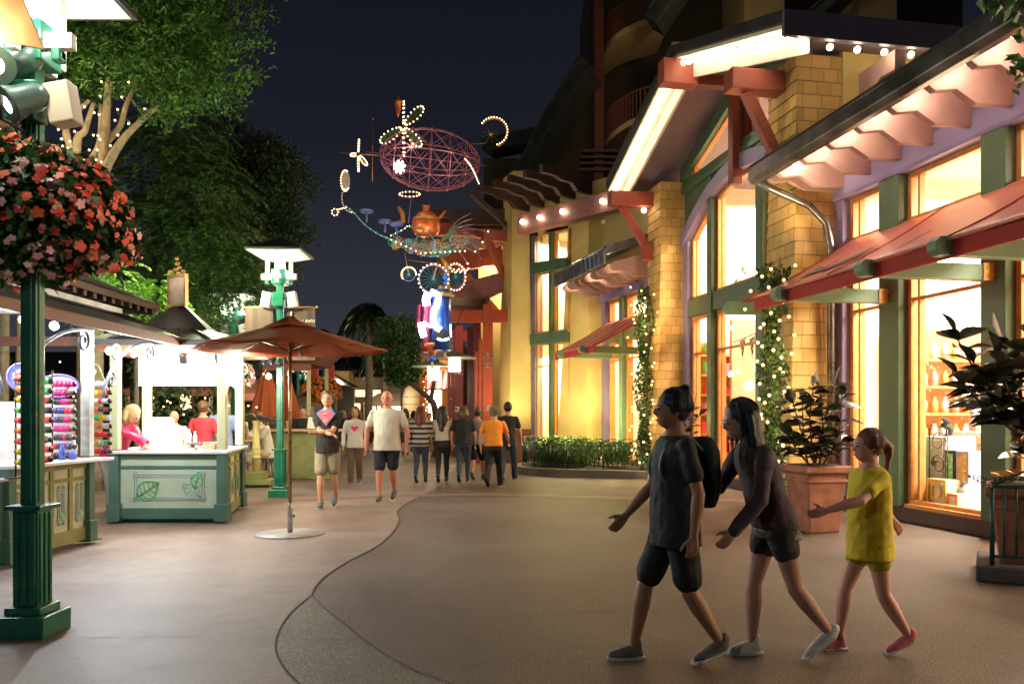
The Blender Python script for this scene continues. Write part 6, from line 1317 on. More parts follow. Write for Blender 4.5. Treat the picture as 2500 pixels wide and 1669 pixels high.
        hm = hairm or mat('dark_hair', (.02, .012, .01), .45, .3, 30); ho = remesh(b.build('hair', hm, t), min(cv, .012), 1, .012, .03)
        if vox < .014:
            b = PB(M); rs = random.Random(5); nS = 260 if vox < .01 else 90; Lh = {'bob': .10, 'long': .18, 'very_long': .27}.get(hair, .045); th = .0016 if vox < .01 else .003
            for k in range(nS):
                a = R(rs.uniform(-25, 205)); e0 = R(rs.uniform(25, 80)); rr = .0655*s
                def sp(e, g=1.0): return hp(rr*g*.88*math.cos(a)*math.cos(e), .012*s+rr*g*math.sin(a)*math.cos(e), .014*s+rr*g*1.08*math.sin(e))
                P = [sp(e0, 1.0), sp(e0*.6, 1.03), sp(e0*.15, 1.04)]; q = P[-1]
                if Lh > .05:
                    w_ = rs.uniform(-.01, .01)*s; P += [q+Vector((w_, .004*s, -Lh*.45*s)), q+Vector((w_*2-(q.x-hc.x)*.25, .008*s, -Lh*rs.uniform(.8, 1.1)*s))]
                else: P += [sp(-.25, 1.06)+Vector((0, 0, rs.uniform(-.008, .004)*s))]
                P = smooth(P, 2); b.tube(P, [th*s*(1-.6*i/len(P)) for i in range(len(P))], 3)
            b.build('hair_strands', hm, ho)
    if cap:
        b = PB(M); n0 = len(b.v); b.ball((0, 0, 0), .066*s, 14, 10, (.9, 1, .8)); b.ball((0, -.06*s, 0.0), .045*s, 12, 6, (1, 1, .12)); b.v[n0:] = [M @ hp(*((M.inverted() @ q)+Vector((0, 0, .035*s)))) for q in b.v[n0:]]; remesh(b.build('cap', cap, t), cv, 1)
    shoe = shoe or mat('grey_shoe', (.08, .08, .08), .6, .3, 20)
    for sd in (-1, 1):
        a = an[sd]; lift = (fl, fr)[0 if sd < 0 else 1][1]*1.6; g = math.asin(min(.9, lift/(.09*H))) if lift > 0 else 0
        def F_(x, y, z): return a+Vector((x*H, (y*math.cos(g)-z*math.sin(g)*-1*0)*H - 0 if g == 0 else (y*math.cos(g)+z*math.sin(g))*H, (z*math.cos(g)+y*math.sin(g))*H))
        b = PB(M); b.limb([F_(0, .012, .012), F_(0, .010, -.012), F_(0, -.02, -.018), F_(0, -.052, -.026), F_(0, -.078, -.030)], [.021*H, .0255*H, .0235*H, .020*H, .0165*H], 12)
        b.limb([F_(-.004, .026, -.030), F_(.0, -.05, -.034), F_(0, -.084, -.035)], [.014*H, .015*H, .0115*H], 10)
        b.limb([F_(.010, .0, -.030), F_(.012, -.055, -.033)], [.014*H, .014*H], 8); b.limb([F_(-.010, .0, -.030), F_(-.012, -.055, -.033)], [.014*H, .014*H], 8)
        so = remesh(b.build('shoe', shoe, t), min(cv, .008), 1)
        b = PB(M); sy = [(.043, .012), (.036, .022), (.01, .026), (-.03, .024), (-.065, .029), (-.086, .024), (-.098, .012)]; Q = [(x, y) for y, x in sy]+[(-x, y) for y, x in sy[::-1]]; m2 = len(Q)
        b.add([F_(x, y, -.0445) for x, y in Q]+[F_(x, y, -.036) for x, y in Q], [tuple(range(m2)), tuple(range(m2, 2*m2))]+[(k, (k+1) % m2, m2+(k+1) % m2, m2+k) for k in range(m2)]); b.build('sole', mat('white_sole', (.42, .40, .36), .6), so)
        if vox < .010:
            b = PB(M)
            for k in range(4): b.tube([F_(-.014, -.012-.014*k, .004-.007*k+.001), F_(0, -.014-.014*k, .009-.0075*k), F_(.014, -.012-.014*k, .004-.007*k+.001)], .0022*H, 5)
            b.build('laces', mat('lace', (.35, .33, .3), .7), so)
    return t, M, up, hp
HAIRB = mat('brown_hair', (.10, .045, .02), .45, .3, 30); HAIRR = mat('red_hair', (.10, .015, .008), .45, .3, 30); HAIRD = mat('dark_hair', (.014, .010, .009), .4, .3, 30); HAIRY = mat('blond_hair', (.55, .36, .16), .45, .2, 30)
def cl(n_, c, v=.08): return mat(n_, c, .8, v, 6, .1, 200)
BLKS = cl('black_cotton', (.012, .012, .013)); WHS = cl('white_cotton', (.62, .58, .50)); KHK = cl('khaki_cotton', (.26, .22, .15)); NVY = cl('navy_shorts', (.012, .012, .03)); JNS = cl('blue_denim', (.03, .045, .07)); JNB = cl('black_denim', (.01, .01, .013))
STR = stripes('striped_knit', [(.35, .31, .26), (.02, .018, .018)], 2, 9.5, .8)
# walkers coming towards the camera
t, M, up, hp = person(gnd(800, 1238), R(4), 1.80, 'boy in black tee with pink shield emblem and khaki shorts, walking towards us', (-.10, 0), (.16, .05), top=BLKS, bottom=KHK, leg='shorts', hair='short', hairm=HAIRB, group='walkers coming this way', hand_l=(.10, -.30, 1.12), hand_r=(-.10, -.31, 1.14), skin=SKIN, shoe=mat('grey_blue_sneaker', (.06, .08, .09), .5, .3, 30), build=.92, tophem=.47)
def shield(M, z, y, s_):
    o = [(-.16, .08), (-.10, .14), (.10, .14), (.16, .08), (.0, -.13)]
    return [(x*s_, y, z+q*s_) for x, q in o]
EMBP = mat('pink_print', (.85, .12, .28), .6, .1, 20); EMBB = mat('blue_print_edge', (.05, .25, .55), .6)
b = MB(M); b.poly(shield(M, 1.36, -.150, .90)); b.poly([p for p in shield(M, 1.36, -.151, .90)][::-1]); b.build('emblem_edge', EMBB, t)
b = MB(M); b.poly(shield(M, 1.36, -.154, .78)); b.build('emblem', EMBP, t)
b = MB(M); b.tube([(.07, -.158, 1.415), (-.02, -.158, 1.43), (-.06, -.158, 1.40), (-.015, -.158, 1.365), (.035, -.158, 1.34), (.02, -.158, 1.315), (-.04, -.158, 1.325)], .009, 6); b.build('emblem_letter', mat('yellow_print', (.85, .5, .1), .6), t)
person(gnd(945, 1222), R(-3), 1.84, 'heavyset bald man in plain white tee and navy shorts, walking towards us', (-.16, 0), (.14, .04), arms=((.12, .15), (-.1, .2)), top=WHS, bottom=NVY, leg='shorts', hair=None, group='walkers coming this way', build=1.32, tophem=.46, armout=.02, skin=mat('ruddy_skin', (.55, .22, .15), .5, .06, 5), shoe=mat('dark_sneaker', (.03, .03, .035), .5, .3, 30))
t, M, up, hp = person(gnd(867, 1180), R(5), 1.60, 'woman in white tee with red heart print, between the boy and the heavyset man', (-.1, 0), (.13, .03), top=cl('pale_tee', (.6, .55, .50)), sleeve='long', bottom=cl('olive_trousers', (.10, .065, .04)), leg='long', hair='bob', hairm=HAIRB, group='walkers coming this way', vox=.013, tophem=.47)
b = MB(M); b.prism([(0, 1.07), (.08, 1.15), (.05, 1.2), (0, 1.17), (-.05, 1.2), (-.08, 1.15)], 1, -.128, -.122); b.build('heart_print', mat('red_print', (.7, .03, .08), .6), t)
# walkers going away
person(gnd(1027, 1178), R(178), 1.60, 'woman with long red hair in black and white striped sweater, walking away', (-.14, 0), (.15, .04), top=STR, sleeve='long', bottom=JNS, leg='skinny', hair='very_long', hairm=HAIRR, group='walkers going away', build=1.12, tophem=.49, vox=.013, shoe=mat('black_shoe', (.015, .015, .015), .5), legw=1.1)
person(gnd(1080, 1177), R(182), 1.62, 'woman with very long black hair and cropped cream top, walking away', (-.12, 0), (.16, .04), top=cl('cream_top', (.5, .42, .33)), sleeve='short', bottom=JNB, leg='skinny', hair='very_long', hairm=HAIRD, group='walkers going away', tophem=.55, vox=.013, shoe=mat('black_shoe', (.015, .015, .015), .5), arms=((.3, .4), (-.15, .3)), legw=1.05)
person(gnd(1131, 1177), R(178), 1.62, 'woman in black tee and blue jeans with shoulder hair, walking away', (-.13, 0), (.15, .04), top=BLKS, bottom=JNS, leg='skinny', hair='bob', hairm=HAIRB, group='walkers going away', tophem=.50, vox=.013, build=1.08, shoe=mat('black_shoe', (.015, .015, .015), .5))
person(gnd(1205, 1190), R(172), 1.62, 'person in bright orange tee and black trousers, striding away by the yellow column', (-.3, 0), (.3, .07), top=cl('orange_tee', (.80, .26, .02)), bottom=JNB, leg='long', hair='short', hairm=cl('grey_cap', (.2, .16, .12)), group='walkers going away', tophem=.52, vox=.013, lean=.1, build=1.1, shoe=mat('black_shoe', (.015, .015, .015), .5), arms=((.5, .4), (-.5, .3)))
person(gnd(1240, 1172), R(165), 1.72, 'dark haired man in black tee beside the yellow column, walking away', (-.25, 0), (.22, .05), top=BLKS, bottom=JNS, leg='long', hair='short', hairm=HAIRD, group='walkers going away', vox=.014, arms=((.3, .3), (-.4, .2)))
person(gnd(1166, 1172), R(170), 1.60, 'person in pale grey tee and black shorts, just left of the orange tee', (-.2, 0), (.2, .05), top=cl('grey_tee', (.32, .27, .23)), bottom=JNB, leg='shorts', hair='short', hairm=HAIRB, group='walkers going away', vox=.014)
# farther people
far = [(905, 30, 1.6, 'far walker in tan top behind the heavyset man', (.3, .22, .14), 'long', 0), (990, 28, 1.66, 'far blond woman in tan top left of the striped sweater', (.35, .25, .15), 'long', 180), (1010, 31, 1.6, 'far walker in grey top beside the blond woman', (.2, .2, .2), 'bob', 180), (1048, 26, 1.5, 'far child in coral top between the striped sweater and black hair', (.6, .2, .15), 'short', 0), (760, 26, 1.7, 'far man in black top behind the boy', (.02, .02, .02), 'short', 0), (838, 30, 1.6, 'far woman in dark top behind the heart print tee', (.05, .04, .05), 'long', 0), (960, 34, 1.7, 'far person in pale shirt near the beige canopy', (.4, .36, .3), 'short', 0), (1100, 34, 1.7, 'farthest person beside the crimson gate', (.1, .08, .08), 'short', 180), (724, 27, 1.65, 'far person in brown top by the stroller', (.15, .08, .05), 'bob', 0), (660, 30, 1.7, 'far person in navy behind the folded umbrellas', (.04, .05, .1), 'short', 0)]
for (x, Y, H, lb, c, hr, ro) in far:
    person(G(x, Y), R(ro+random.uniform(-15, 15)), H, lb, (-.1, 0), (.12, .02), top=cl('top_%d' % x, c), bottom=cl('bottom_%d' % x, tuple(random.uniform(.02, .12) for _ in range(3))), leg=random.choice(('long', 'shorts')), hair=hr, hairm=random.choice((HAIRB, HAIRD, HAIRY)), group='distant people', vox=.022)
# people round the kiosks
def person_kiosk(): pass
P = gnd(262, 1272); P.z = 0
person((-5.34, 10.62, 0), R(78), 1.62, 'blond woman in pink jacket and grey trousers leaning on the middle kiosk', (-.05, 0), (.08, 0), top=mat('pink_jacket', (.62, .02, .09), .35, .12, 4), sleeve='long', bottom=cl('grey_trousers', (.26, .24, .21)), leg='long', hair='bob', hairm=HAIRY, lean=.46, headpitch=.25, vox=.012, hand_l=(.14, -.62, .98), hand_r=(-.14, -.62, .98), tophem=.49, build=1.12, shoe=mat('white_shoe', (.6, .58, .52), .5))
for (x, Y, H, lb, c, hr, ro) in ((496, 13.6, 1.66, 'person in red top with back to us behind the kiosk sign', (.55, .04, .06), 'short', 170), (543, 14, 1.72, 'person in pale blue shirt at the right side of the middle kiosk', (.2, .28, .5), 'short', 190), (426, 13.2, 1.5, 'bald customer in white facing the middle kiosk', (.6, .58, .55), None, 0)):
    person(G(x, Y), R(ro), H, lb, (-.06, 0), (.06, 0), top=cl('top_%d' % x, c), bottom=JNS, leg='long', hair=hr, hairm=HAIRB, vox=.015, group='customers at the middle kiosk')
# menu lectern
def Gd(x, y): return gnd(x, y)
p = gnd(625, 1187); t = thing('menu_lectern', p, 'yellow pedestal lectern with open menu boards on a wheeled base', 'lectern'); M = frame(p, 0)
b = MB(M); b.box(-.36, .36, -.3, .3, .06, .15); b.box(-.18, .18, -.18, .18, .15, .3); b.build('base', mat('olive_base', (.20, .22, .07), .5, .1), t, bev=.01)
b = MB(M); b.lathe([(.07, .3), (.075, .55), (.09, .56), (.09, .6), (.075, .61), (.085, .63), (.085, .72), (.075, .73), (.09, .75), (.09, .78), (.07, .79), (.06, 1.25), (.08, 1.29)], (0, 0, 0), 20); b.build('pedestal', mat('yellow_pedestal', (.62, .50, .20), .45, .08), t)
for sd, m in ((-1, mat('green_board', (.10, .16, .10), .5)), (1, BLK)):
    b = MB(M); b.cbox((sd*.27, .02, 1.34-.03*(sd > 0)), (.5, .36, .025), 0, R(-18), R(sd*10)); b.build('menu_board', m, t, bev=.004)
for x, y in ((-.3, -.25), (.3, -.25), (.3, .25), (-.3, .25)): b = MB(M); b.ball((x, y, .035), .033, 8, 6, (.5, 1, 1)); b.build('caster', BLK, t)
# seated man and his stool
p = gnd(655, 1170, .0); p = Vector((-5.05, 16.4, 0))
t = thing('stool', p, 'metal stool under the seated man in white', 'stool'); M = frame(p, 0)
b = MB(M); b.lathe([(.19, .52), (.2, .54), (.19, .57)], (0, 0, 0), 18); b.build('seat', mat('tan_seat', (.4, .3, .2), .6), t)
for k in range(4): a = PI/4+k*PI/2; b = MB(M); b.tube([(.1*math.cos(a), .1*math.sin(a), .52), (.19*math.cos(a), .19*math.sin(a), 0)], .012, 6); b.build('leg', MET, t)
def seated(loc, rot, H, label, zs, top, bottom, hairm, hair='short', skin=None):
    """seated figure, hips at zs"""
    skin = skin or SKIN; M = frame(loc, rot); t = thing('person', loc, label, 'person', rot=rot); b = PB(M); s = H; hz = zs+.05
    U = lambda x, y, z: Vector((x, y-(z-.52*H)*.22, z-.52*H+hz))
    b.loft([(U(0, 0, z*H), rx*H*1.15, ry*H*1.2) for z, rx, ry in [(.5, .09, .07), (.6, .085, .06), (.7, .092, .065), (.79, .1, .06), (.825, .06, .045), (.85, .034, .034)]]); hc = U(0, -.03*H, .925*H); b.limb([U(0, 0, .82*H), hc], [.036*H, .033*H])
    b.ball(hc, .062*H, 16, 12, (.82, 1, 1.1)); b.ball(hc+Vector((0, -.03*H, -.035*H)), .034*H, 10, 8); b.ball(hc+Vector((0, -.062*H, -.012*H)), .010*H, 8, 6)
    T_ = PB(M); T_.loft([(U(0, 0, z*H), rx*H*1.15, ry*H*1.2) for z, rx, ry in [(.47, .105, .085), (.6, .098, .072), (.7, .10, .074), (.79, .108, .068), (.835, .05, .045)]]); Bt = PB(M)
    for sd in (-1, 1):
        S_ = U(sd*.125*H, 0, .8*H); w1 = U(sd*.03*H, -.27*H, .66*H); e1 = ik(S_, w1, .165*H, .15*H, (sd*.6, .3, -1)); b.limb([S_, e1], [.03*H, .024*H]); b.limb([e1, w1], [.024*H, .015*H]); d = (w1-e1).normalized()
        b.limb([w1, w1+d*.03*H], [.016*H, .015*H])
        for k in range(4): o = w1+d*.03*H+Vector((0, 0, (k-1.5)*.01*H)); b.limb([o, o+d*.03*H, o+d*.04*H+Vector((-sd*.015*H, 0, 0))], [.006*H, .0055*H, .005*H], 6)
        b.limb([w1+d*.01*H, w1+d*.02*H+Vector((0, 0, .025*H))], [.007*H, .006*H], 6)
        T_.limb([S_, S_.lerp(e1, .65)], [.042*H, .042*H]); h0 = Vector((sd*.055*H, 0, hz)); k1 = Vector((sd*.10*H, -.24*H, hz-.02)); a1 = Vector((sd*.09*H, -.22*H, max(.06, hz-.27*H)+0)); b.limb([h0, k1], [.05*H, .035*H]); b.limb([k1, a1], [.034*H, .02*H]); Bt.limb([h0, h0.lerp(k1, .9)], [.062*H, .055*H])
        Bt.limb([k1, k1+Vector((0, 0, -.06*H))], [.05*H, .05*H]); f = PB(M); f.limb([a1+Vector((0, .02*H, -.02*H)), a1+Vector((0, -.08*H, -.025*H))], [.024*H, .02*H]); remesh(f.build('shoe', mat('white_shoe', (.6, .58, .52), .5), t), .01, 1)
    remesh(b.build('body', skin, t), .011, 1); remesh(T_.build('shirt', top, t), .012, 2, .014, .09); remesh(Bt.build('shorts', bottom, t), .012, 2, .012, .08)
    h = PB(M); h.ball(hc+Vector((0, .012*H, .014*H)), .0625*H, 14, 10, (.86, 1, 1.08)); remesh(h.build('hair', hairm, t), .01, 1)
    return t
seated((-5.05, 16.4, 0), R(-48), 1.80, 'seated man in white tee and tan shorts reading behind the green lamp post', .57, WHS, cl('tan_shorts', (.40, .33, .24)), HAIRB)
t = thing('counter_table', (-4.3, 17.4, 0), 'wooden counter table with two framed menus beside the seated man', 'table')
b = MB(); b.box(-5.3, -3.75, 17.2, 18.0, 1.05, 1.1); b.build('tabletop', mat('honey_wood', (.5, .3, .15), .4, .2, 9), t, bev=.008)
b = MB(); b.box(-5.2, -3.9, 17.3, 17.9, .02, 1.05); b.build('base', mat('olive_frame', (.22, .22, .08), .5), t)
for (x, lb) in ((-4.35, 'left framed menu on the counter table'), (-4.05, 'right framed menu on the counter table')):
    t = thing('framed_menu', (x, 17.35, 1.1), lb, 'menu', 'framed menus'); b = MB(); b.cbox((x, 17.35, 1.24), (.25, .02, .33), R(-8), R(-22)); b.build('menu_frame', BLK, t); b = MB(); b.cbox((x, 17.335, 1.243), (.2, .012, .27), R(-8), R(-22)); b.build('menu_page', mat('paper', (.7, .66, .6), .6), t)
person(G(655+85, 18.6), R(10), 1.62, 'dark haired man in black tee behind the framed menus', (-.05, 0), (.05, 0), top=BLKS, bottom=JNB, leg='long', hair='short', hairm=HAIRD, vox=.014)
person(G(598, 21), R(-40), 1.7, 'person in pale shirt and light jeans bending by the canopy', (-.15, 0), (.15, 0), top=WHS, bottom=cl('light_jeans', (.2, .28, .4)), leg='long', hair='short', hairm=HAIRB, vox=.015, lean=.3)
# stroller with a child
p = gnd(752, 1150); t = thing('stroller', p, 'dark folding stroller carrying a child in green, left of the walking boy', 'stroller'); M = frame(p, R(20))
for x, y in ((-.22, -.3), (.22, -.3), (-.22, .3), (.22, .3)):
    b = MB(M); 
    for d in (-.025, .025): b.lathe([(.001, -.012), (.085, -.012), (.09, 0), (.085, .012), (.001, .012)], (x+d, y, .09), 14, Matrix.Rotation(R(90), 3, 'Y'))
    b.build('wheel', BLK, t)
b = MB(M)
for x in (-.22, .22): b.tube([(x, -.3, .1), (x, .05, .6), (x, .38, 1.05)], .013, 6); b.tube([(x, .3, .1), (x, -.15, .65)], .013, 6)
b.tube([(-.22, .38, 1.05), (.22, .38, 1.05)], .016, 6); b.build('stroller_frame', MET, t)
b = MB(M); b.prism([(-.2, .42), (.1, .38), (.28, .95), (.24, .97), (.07, .44), (-.2, .47)], 0, -.2, .2); b.build('seat', BLK, t); b = PB(M); b.loft([(Vector((0, .12, .85)), .22, .2), (Vector((0, .08, 1.0)), .2, .2), (Vector((0, .05, 1.08)), .1, .1)]); b.build('sun_hood', mat('black_fabric', (.02, .015, .025), .7, .3, 20), t)
seated(p+Vector((0, 0, 0)), R(20), 1.0, 'child in green jacket sitting in the stroller', .45, cl('green_jacket', (.05, .22, .08)), cl('beige_leggings', (.4, .32, .25)), HAIRB)
# three passers-by close to the camera on the right, all heading left
NVH = mat('blue_black_hair', (.006, .008, .014), .5, .3, 30)
t, M, up, hp = person((.93, 4.55, 0), R(-82), 1.58, 'woman in long black top with a dark bun and green rucksack, walking left close by', (-.22, 0), (.24, .03), arms=((.25, .5), (-.2, .3)), top=cl('black_long_top', (.010, .013, .014)), sleeve='short', bottom=cl('black_skirt_shorts', (.008, .008, .008)), leg='shorts', hair='bun', hairm=NVH, vox=.008, skin=mat('brown_skin', (.30, .15, .08), .5, .06, 5), shoe=mat('taupe_sneaker', (.09, .075, .065), .6, .3, 40), tophem=.44, build=1.1, group='passers-by close to the camera')
b = PB(M); b.loft([(Vector((.0, .17, .88)), .11, .06), (Vector((0, .19, 1.0)), .13, .08), (Vector((0, .18, 1.2)), .12, .075), (Vector((0, .16, 1.28)), .08, .05)]); remesh(b.build('rucksack', cl('dark_green_rucksack', (.012, .02, .016)), t), .012, 2, .01, .08)
b = PB(M)
for sd in (-1, 1): b.tube(smooth([Vector((sd*.09, .13, 1.20)), Vector((sd*.095, .03, 1.285)), Vector((sd*.095, -.092, 1.20)), Vector((sd*.105, -.105, 1.05)), Vector((sd*.13, .08, .93))], 4), .011, 6)
b.build('shoulder_strap', mat('grey_strap', (.10, .11, .10), .6), t)
person((1.52, 4.62, 0), R(-84), 1.55, 'woman in plum top leaning forward in white high-top shoes, between woman in black and child', (-.10, 0), (.30, .05), arms=((.5, .7), (.2, .5)), top=cl('plum_top', (.055, .028, .038)), sleeve='long', bottom=cl('charcoal_shorts', (.03, .025, .022)), leg='mini', hair='long', hairm=NVH, lean=.30, headpitch=.1, vox=.008, skin=mat('rosy_skin', (.42, .22, .15), .5, .06, 5), shoe=mat('silver_hightop', (.50, .48, .42), .35, .2, 60), tophem=.50, group='passers-by close to the camera', waist=cl('pale_hem', (.28, .25, .24)))
person((2.12, 4.72, 0), R(-86), 1.34, 'child in baggy yellow tee and pink sneakers swinging both arms', (-.16, 0), (.20, .03), arms=((-.9, .3), (1.0, .3)), top=cl('yellow_tee', (.52, .38, .008)), sleeve='short', bottom=cl('yellow_shorts', (.34, .26, .008)), leg='mini', hair='pony', hairm=mat('auburn_hair', (.13, .04, .02), .5, .3, 30), vox=.008, skin=mat('pink_skin', (.5, .24, .17), .5, .06, 5), shoe=mat('pink_sneaker', (.50, .10, .13), .6, .2, 40), tophem=.43, build=1.15, armout=.04, group='passers-by close to the camera')
# ------------------------------------------------------------------ planting and small things along the shop
def bigleaves(pts, dirs, L, m, parent, name='leaves'):
    b = MB()
    for p, d in zip(pts, dirs):
        d = Vector(d).normalized(); s_ = d.cross(Vector((random.gauss(0, .4), random.gauss(0, .4), 1))).normalized(); n = s_.cross(d); l = L*random.uniform(.7, 1.2); w_ = l*.29; V = []; N = 7; b.cur = random.randint(0, len(m)-1)
        for i in range(N):
            t = i/(N-1); wd = w_*math.sin(PI*min(.97, max(.03, t))**.85); c = Vector(p)+d*l*t-Vector((0, 0, .18*l*t*t)); V += [c-s_*wd+n*wd*.35, c, c+s_*wd+n*wd*.35]
        b.add(V, [(i*3+k, i*3+k+1, i*3+k+4, i*3+k+3) for i in range(N-1) for k in (0, 1)], True)
    return b.build(name, m, parent)
def rubber_plant(loc, stems, label, L=.2, n=12):
    t = thing('rubber_plant', loc, label, 'plant', 'rubber plants in terracotta pots'); b = MB(); P = []; Dd = []
    for pts in stems:
        Q = smooth([Vector(loc)+Vector(p) for p in pts], 6); b.tube(Q, [.014-.008*i/len(Q) for i in range(len(Q))], 6)
        for k in range(n):
            i = int((.25+.75*(k+.5)/n)*(len(Q)-1)); a = k*2.4+random.random(); tn = (Q[min(i+1, len(Q)-1)]-Q[max(0, i-1)]).normalized(); P.append(Q[i]); Dd.append(Vector((math.cos(a), math.sin(a), random.uniform(-.35, .3)))+tn*.35)
        P.append(Q[-1]); Dd.append((Q[-1]-Q[-3]).normalized())
    b.build('stems', mat('brown_stem', (.12, .05, .03), .6), t); bigleaves(P, Dd, L, [LR, LRb], t); return t
def square_pot(loc, ang, w0, w1, h, label):
    t = thing('terracotta_pot', loc, label, 'plant pot', 'square terracotta pots'); M = frame(loc, ang); sq = lambda w_: [(-w_, -w_), (w_, -w_), (w_, w_), (-w_, w_)]
    b = MB(M); b.frust(sq(w0), 0, sq(w1), h-.1); b.frust(sq(w1+.015), h-.2, sq(w1+.018), h-.17); b.build('pot_body', TER, t, bev=.02)
    b = MB(M); b.frust(sq(w1+.02), h-.1, sq(w1+.055), h-.08); b.frust(sq(w1+.055), h-.08, sq(w1+.055), h-.01); b.frust(sq(w1+.055), h-.01, sq(w1+.03), h); b.build('pot_rim', TER, t, bev=.012)
    b = MB(M); b.box(-w1+.02, w1-.02, -w1+.02, w1-.02, h, h+.01); b.build('soil', mat('dark_soil', (.02, .014, .01), .95, .4, 30), t)
    return t
# pot by the shingled pillar
p = G(1990, 9.7); p.z = 0
square_pot(p, R(12), .20, .255, .80, 'square terracotta pot in front of the shingled pillar and downpipe')
rubber_plant(p+Vector((0, 0, .8)), [((0, 0, 0), (-.15, 0, .35), (-.3, -.1, .75)), ((.05, 0, 0), (.1, 0, .4), (.05, 0, .95)), ((.1, 0, 0), (.28, 0, .35), (.33, 0, .85)), ((-.05, .1, 0), (-.1, .1, .3), (-.12, .1, .8)), ((.05, -.1, 0), (.12, -.25, .2), (.2, -.35, .3)), ((-.1, -.1, 0), (-.3, -.2, .2), (-.4, -.25, .35)), ((0, 0, 0), (.1, 0, .5), (.2, -.1, 1.0)), ((0, 0, 0), (-.1, -.1, .5), (-.08, -.15, .95))], 'dark rubber plant in the pot by the shingled pillar', .24, 17)
q = G(1672, 12.4); q.z = 0
square_pot(q, R(12), .26, .33, .82, 'square terracotta pot by the second shingled pillar, behind the walking women')
rubber_plant(q+Vector((0, 0, .8)), [((0, 0, 0), (-.1, 0, .35), (-.2, 0, .75)), ((.05, 0, 0), (.1, 0, .35), (.15, 0, .8)), ((0, 0, 0), (0, .1, .3), (.25, .1, .6))], 'dark rubber plant in the pot by the second shingled pillar', .2, 10)
# near pot with guard rail and large plant at the right edge
p = Vector((4.51, 6.9, 0)); RA = R(-31)
MB(frame(p, RA)).frust([(-.42, -.46), (1.2, -.46), (1.2, .42), (-.42, .42)], 0, [(-.42, -.46), (1.2, -.46), (1.2, .42), (-.42, .42)], .14).build('planter_plinth', mat('dark_plinth_stone', (.055, .05, .045), .8, .3, 6, .3), None, bev=.02, label='low grey plinth under the railed pot at the right edge', cat='plinth')
p = p+Vector((0, 0, .14))
square_pot(p, RA, .25, .30, .66, 'square terracotta pot behind a green guard rail at the right edge')
rubber_plant(p+Vector((.05, .0, .66)), [((0, 0, 0), (-.25, -.05, .5), (-.62, -.1, 1.05)), ((0, 0, 0), (-.1, 0, .55), (-.3, 0, 1.25)), ((0, 0, 0), (.1, 0, .6), (.1, 0, 1.25)), ((-.18, -.05, .42), (-.5, -.1, .65), (-.8, -.15, .95)), ((0, 0, .3), (-.15, 0, .8), (-.05, 0, 1.35)), ((.1, 0, 0), (.3, 0, .6), (.4, 0, 1.1)), ((-.3, -.05, .6), (-.5, -.1, .8), (-.78, -.1, 1.3)), ((0, 0, 0), (-.05, -.1, .6), (-.2, -.2, 1.2)), ((0, 0, 0), (.2, -.1, .5), (.3, -.15, .9)), ((0, 0, .4), (-.3, -.1, .75), (-.45, -.15, 1.1)), ((0, 0, .3), (.05, -.1, .8), (.15, -.2, 1.35))], 'large rubber plant leaning left in front of the shop window', .28, 19)
t = thing('bromeliads', p+Vector((.1, 0, .7)), 'small orange and yellow bromeliads with trailing sprigs in the railed pot', 'plant'); P = []; Dd = []
for k in range(46): a = random.random()*6.3; r = random.random()*.3; P.append(p+Vector((.1+r*math.cos(a), .05+r*math.sin(a), .68))); Dd.append(Vector((math.cos(a), math.sin(a), random.uniform(.3, 1.2))))
bigleaves(P, Dd, .16, [mat('brom_orange', (.65, .14, .03), .4), mat('brom_yellow', (.6, .5, .05), .4), mat('brom_green', (.12, .25, .04), .4), mat('brom_red', (.4, .05, .05), .4)], t)
b = MB(); P = []
for k in range(6):
    Q = smooth([p+Vector((-.1, -.1, .7)), p+Vector((-.3, -.15-.03*k, .74)), p+Vector((-.5-.04*k, -.2, .66+.02*k))], 8); b.tube(Q, .003, 4); P += [tuple(x+Vector((0, 0, s))) for x in Q for s in (-.012, .012)]
b.build('sprig_stems', BARKD, t); leafmesh(np.array(P), None, .03, 'sprig_leaves', mat('sprig', (.03, .05, .025), .6), t, .5)
def hoop_fence(path, z0, h, m, label, gap=.11, r=.009, hoop=3, cat='fence', name='hoop_fence'):
    t = thing(name, path[0], label, cat); Q = [Vector(path[0])]; acc = 0
    for a, b_ in zip(path, path[1:]):
        a = Vector(a); b_ = Vector(b_); n = max(1, int((b_-a).length/gap))
        Q += [a.lerp(b_, (i+1)/n) for i in range(n)]
    b = MB()
    for zz in (z0+.08, z0+h-.12): b.tube([q+Vector((0, 0, zz)) for q in Q], r, 5)
    b.build('rail', m, t)
    for i, q in enumerate(Q[:98]):
        b = MB(); b.tube([q+Vector((0, 0, z0+(.0 if i % 8 == 0 else .08))), q+Vector((0, 0, z0+h-.12))], r*(1.8 if i % 8 == 0 else 1), 6); b.build('bar', m, t)
    b = MB()
    for i in range(0, len(Q)-hoop*2+1, hoop):
        a, c = Q[i], Q[min(i+hoop*2, len(Q)-1)]
        b.tube([a.lerp(c, k/10)+Vector((0, 0, z0+h-.12+.16*math.sin(PI*k/10))) for k in range(11)], r, 5)
    b.build('hoops', m, t); return t
FGN = mat('fence_green', (.004, .045, .032), .4, .1, 6)
hoop_fence([p+Matrix.Rotation(RA, 3, 'Z') @ Vector((-.30, -.40, 0)), p+Matrix.Rotation(RA, 3, 'Z') @ Vector((1.0, -.40, 0))], .0, .78, FGN, 'dark green guard rail round the pot at the right edge', .085, .011, 4, 'rail', 'guard_rail')
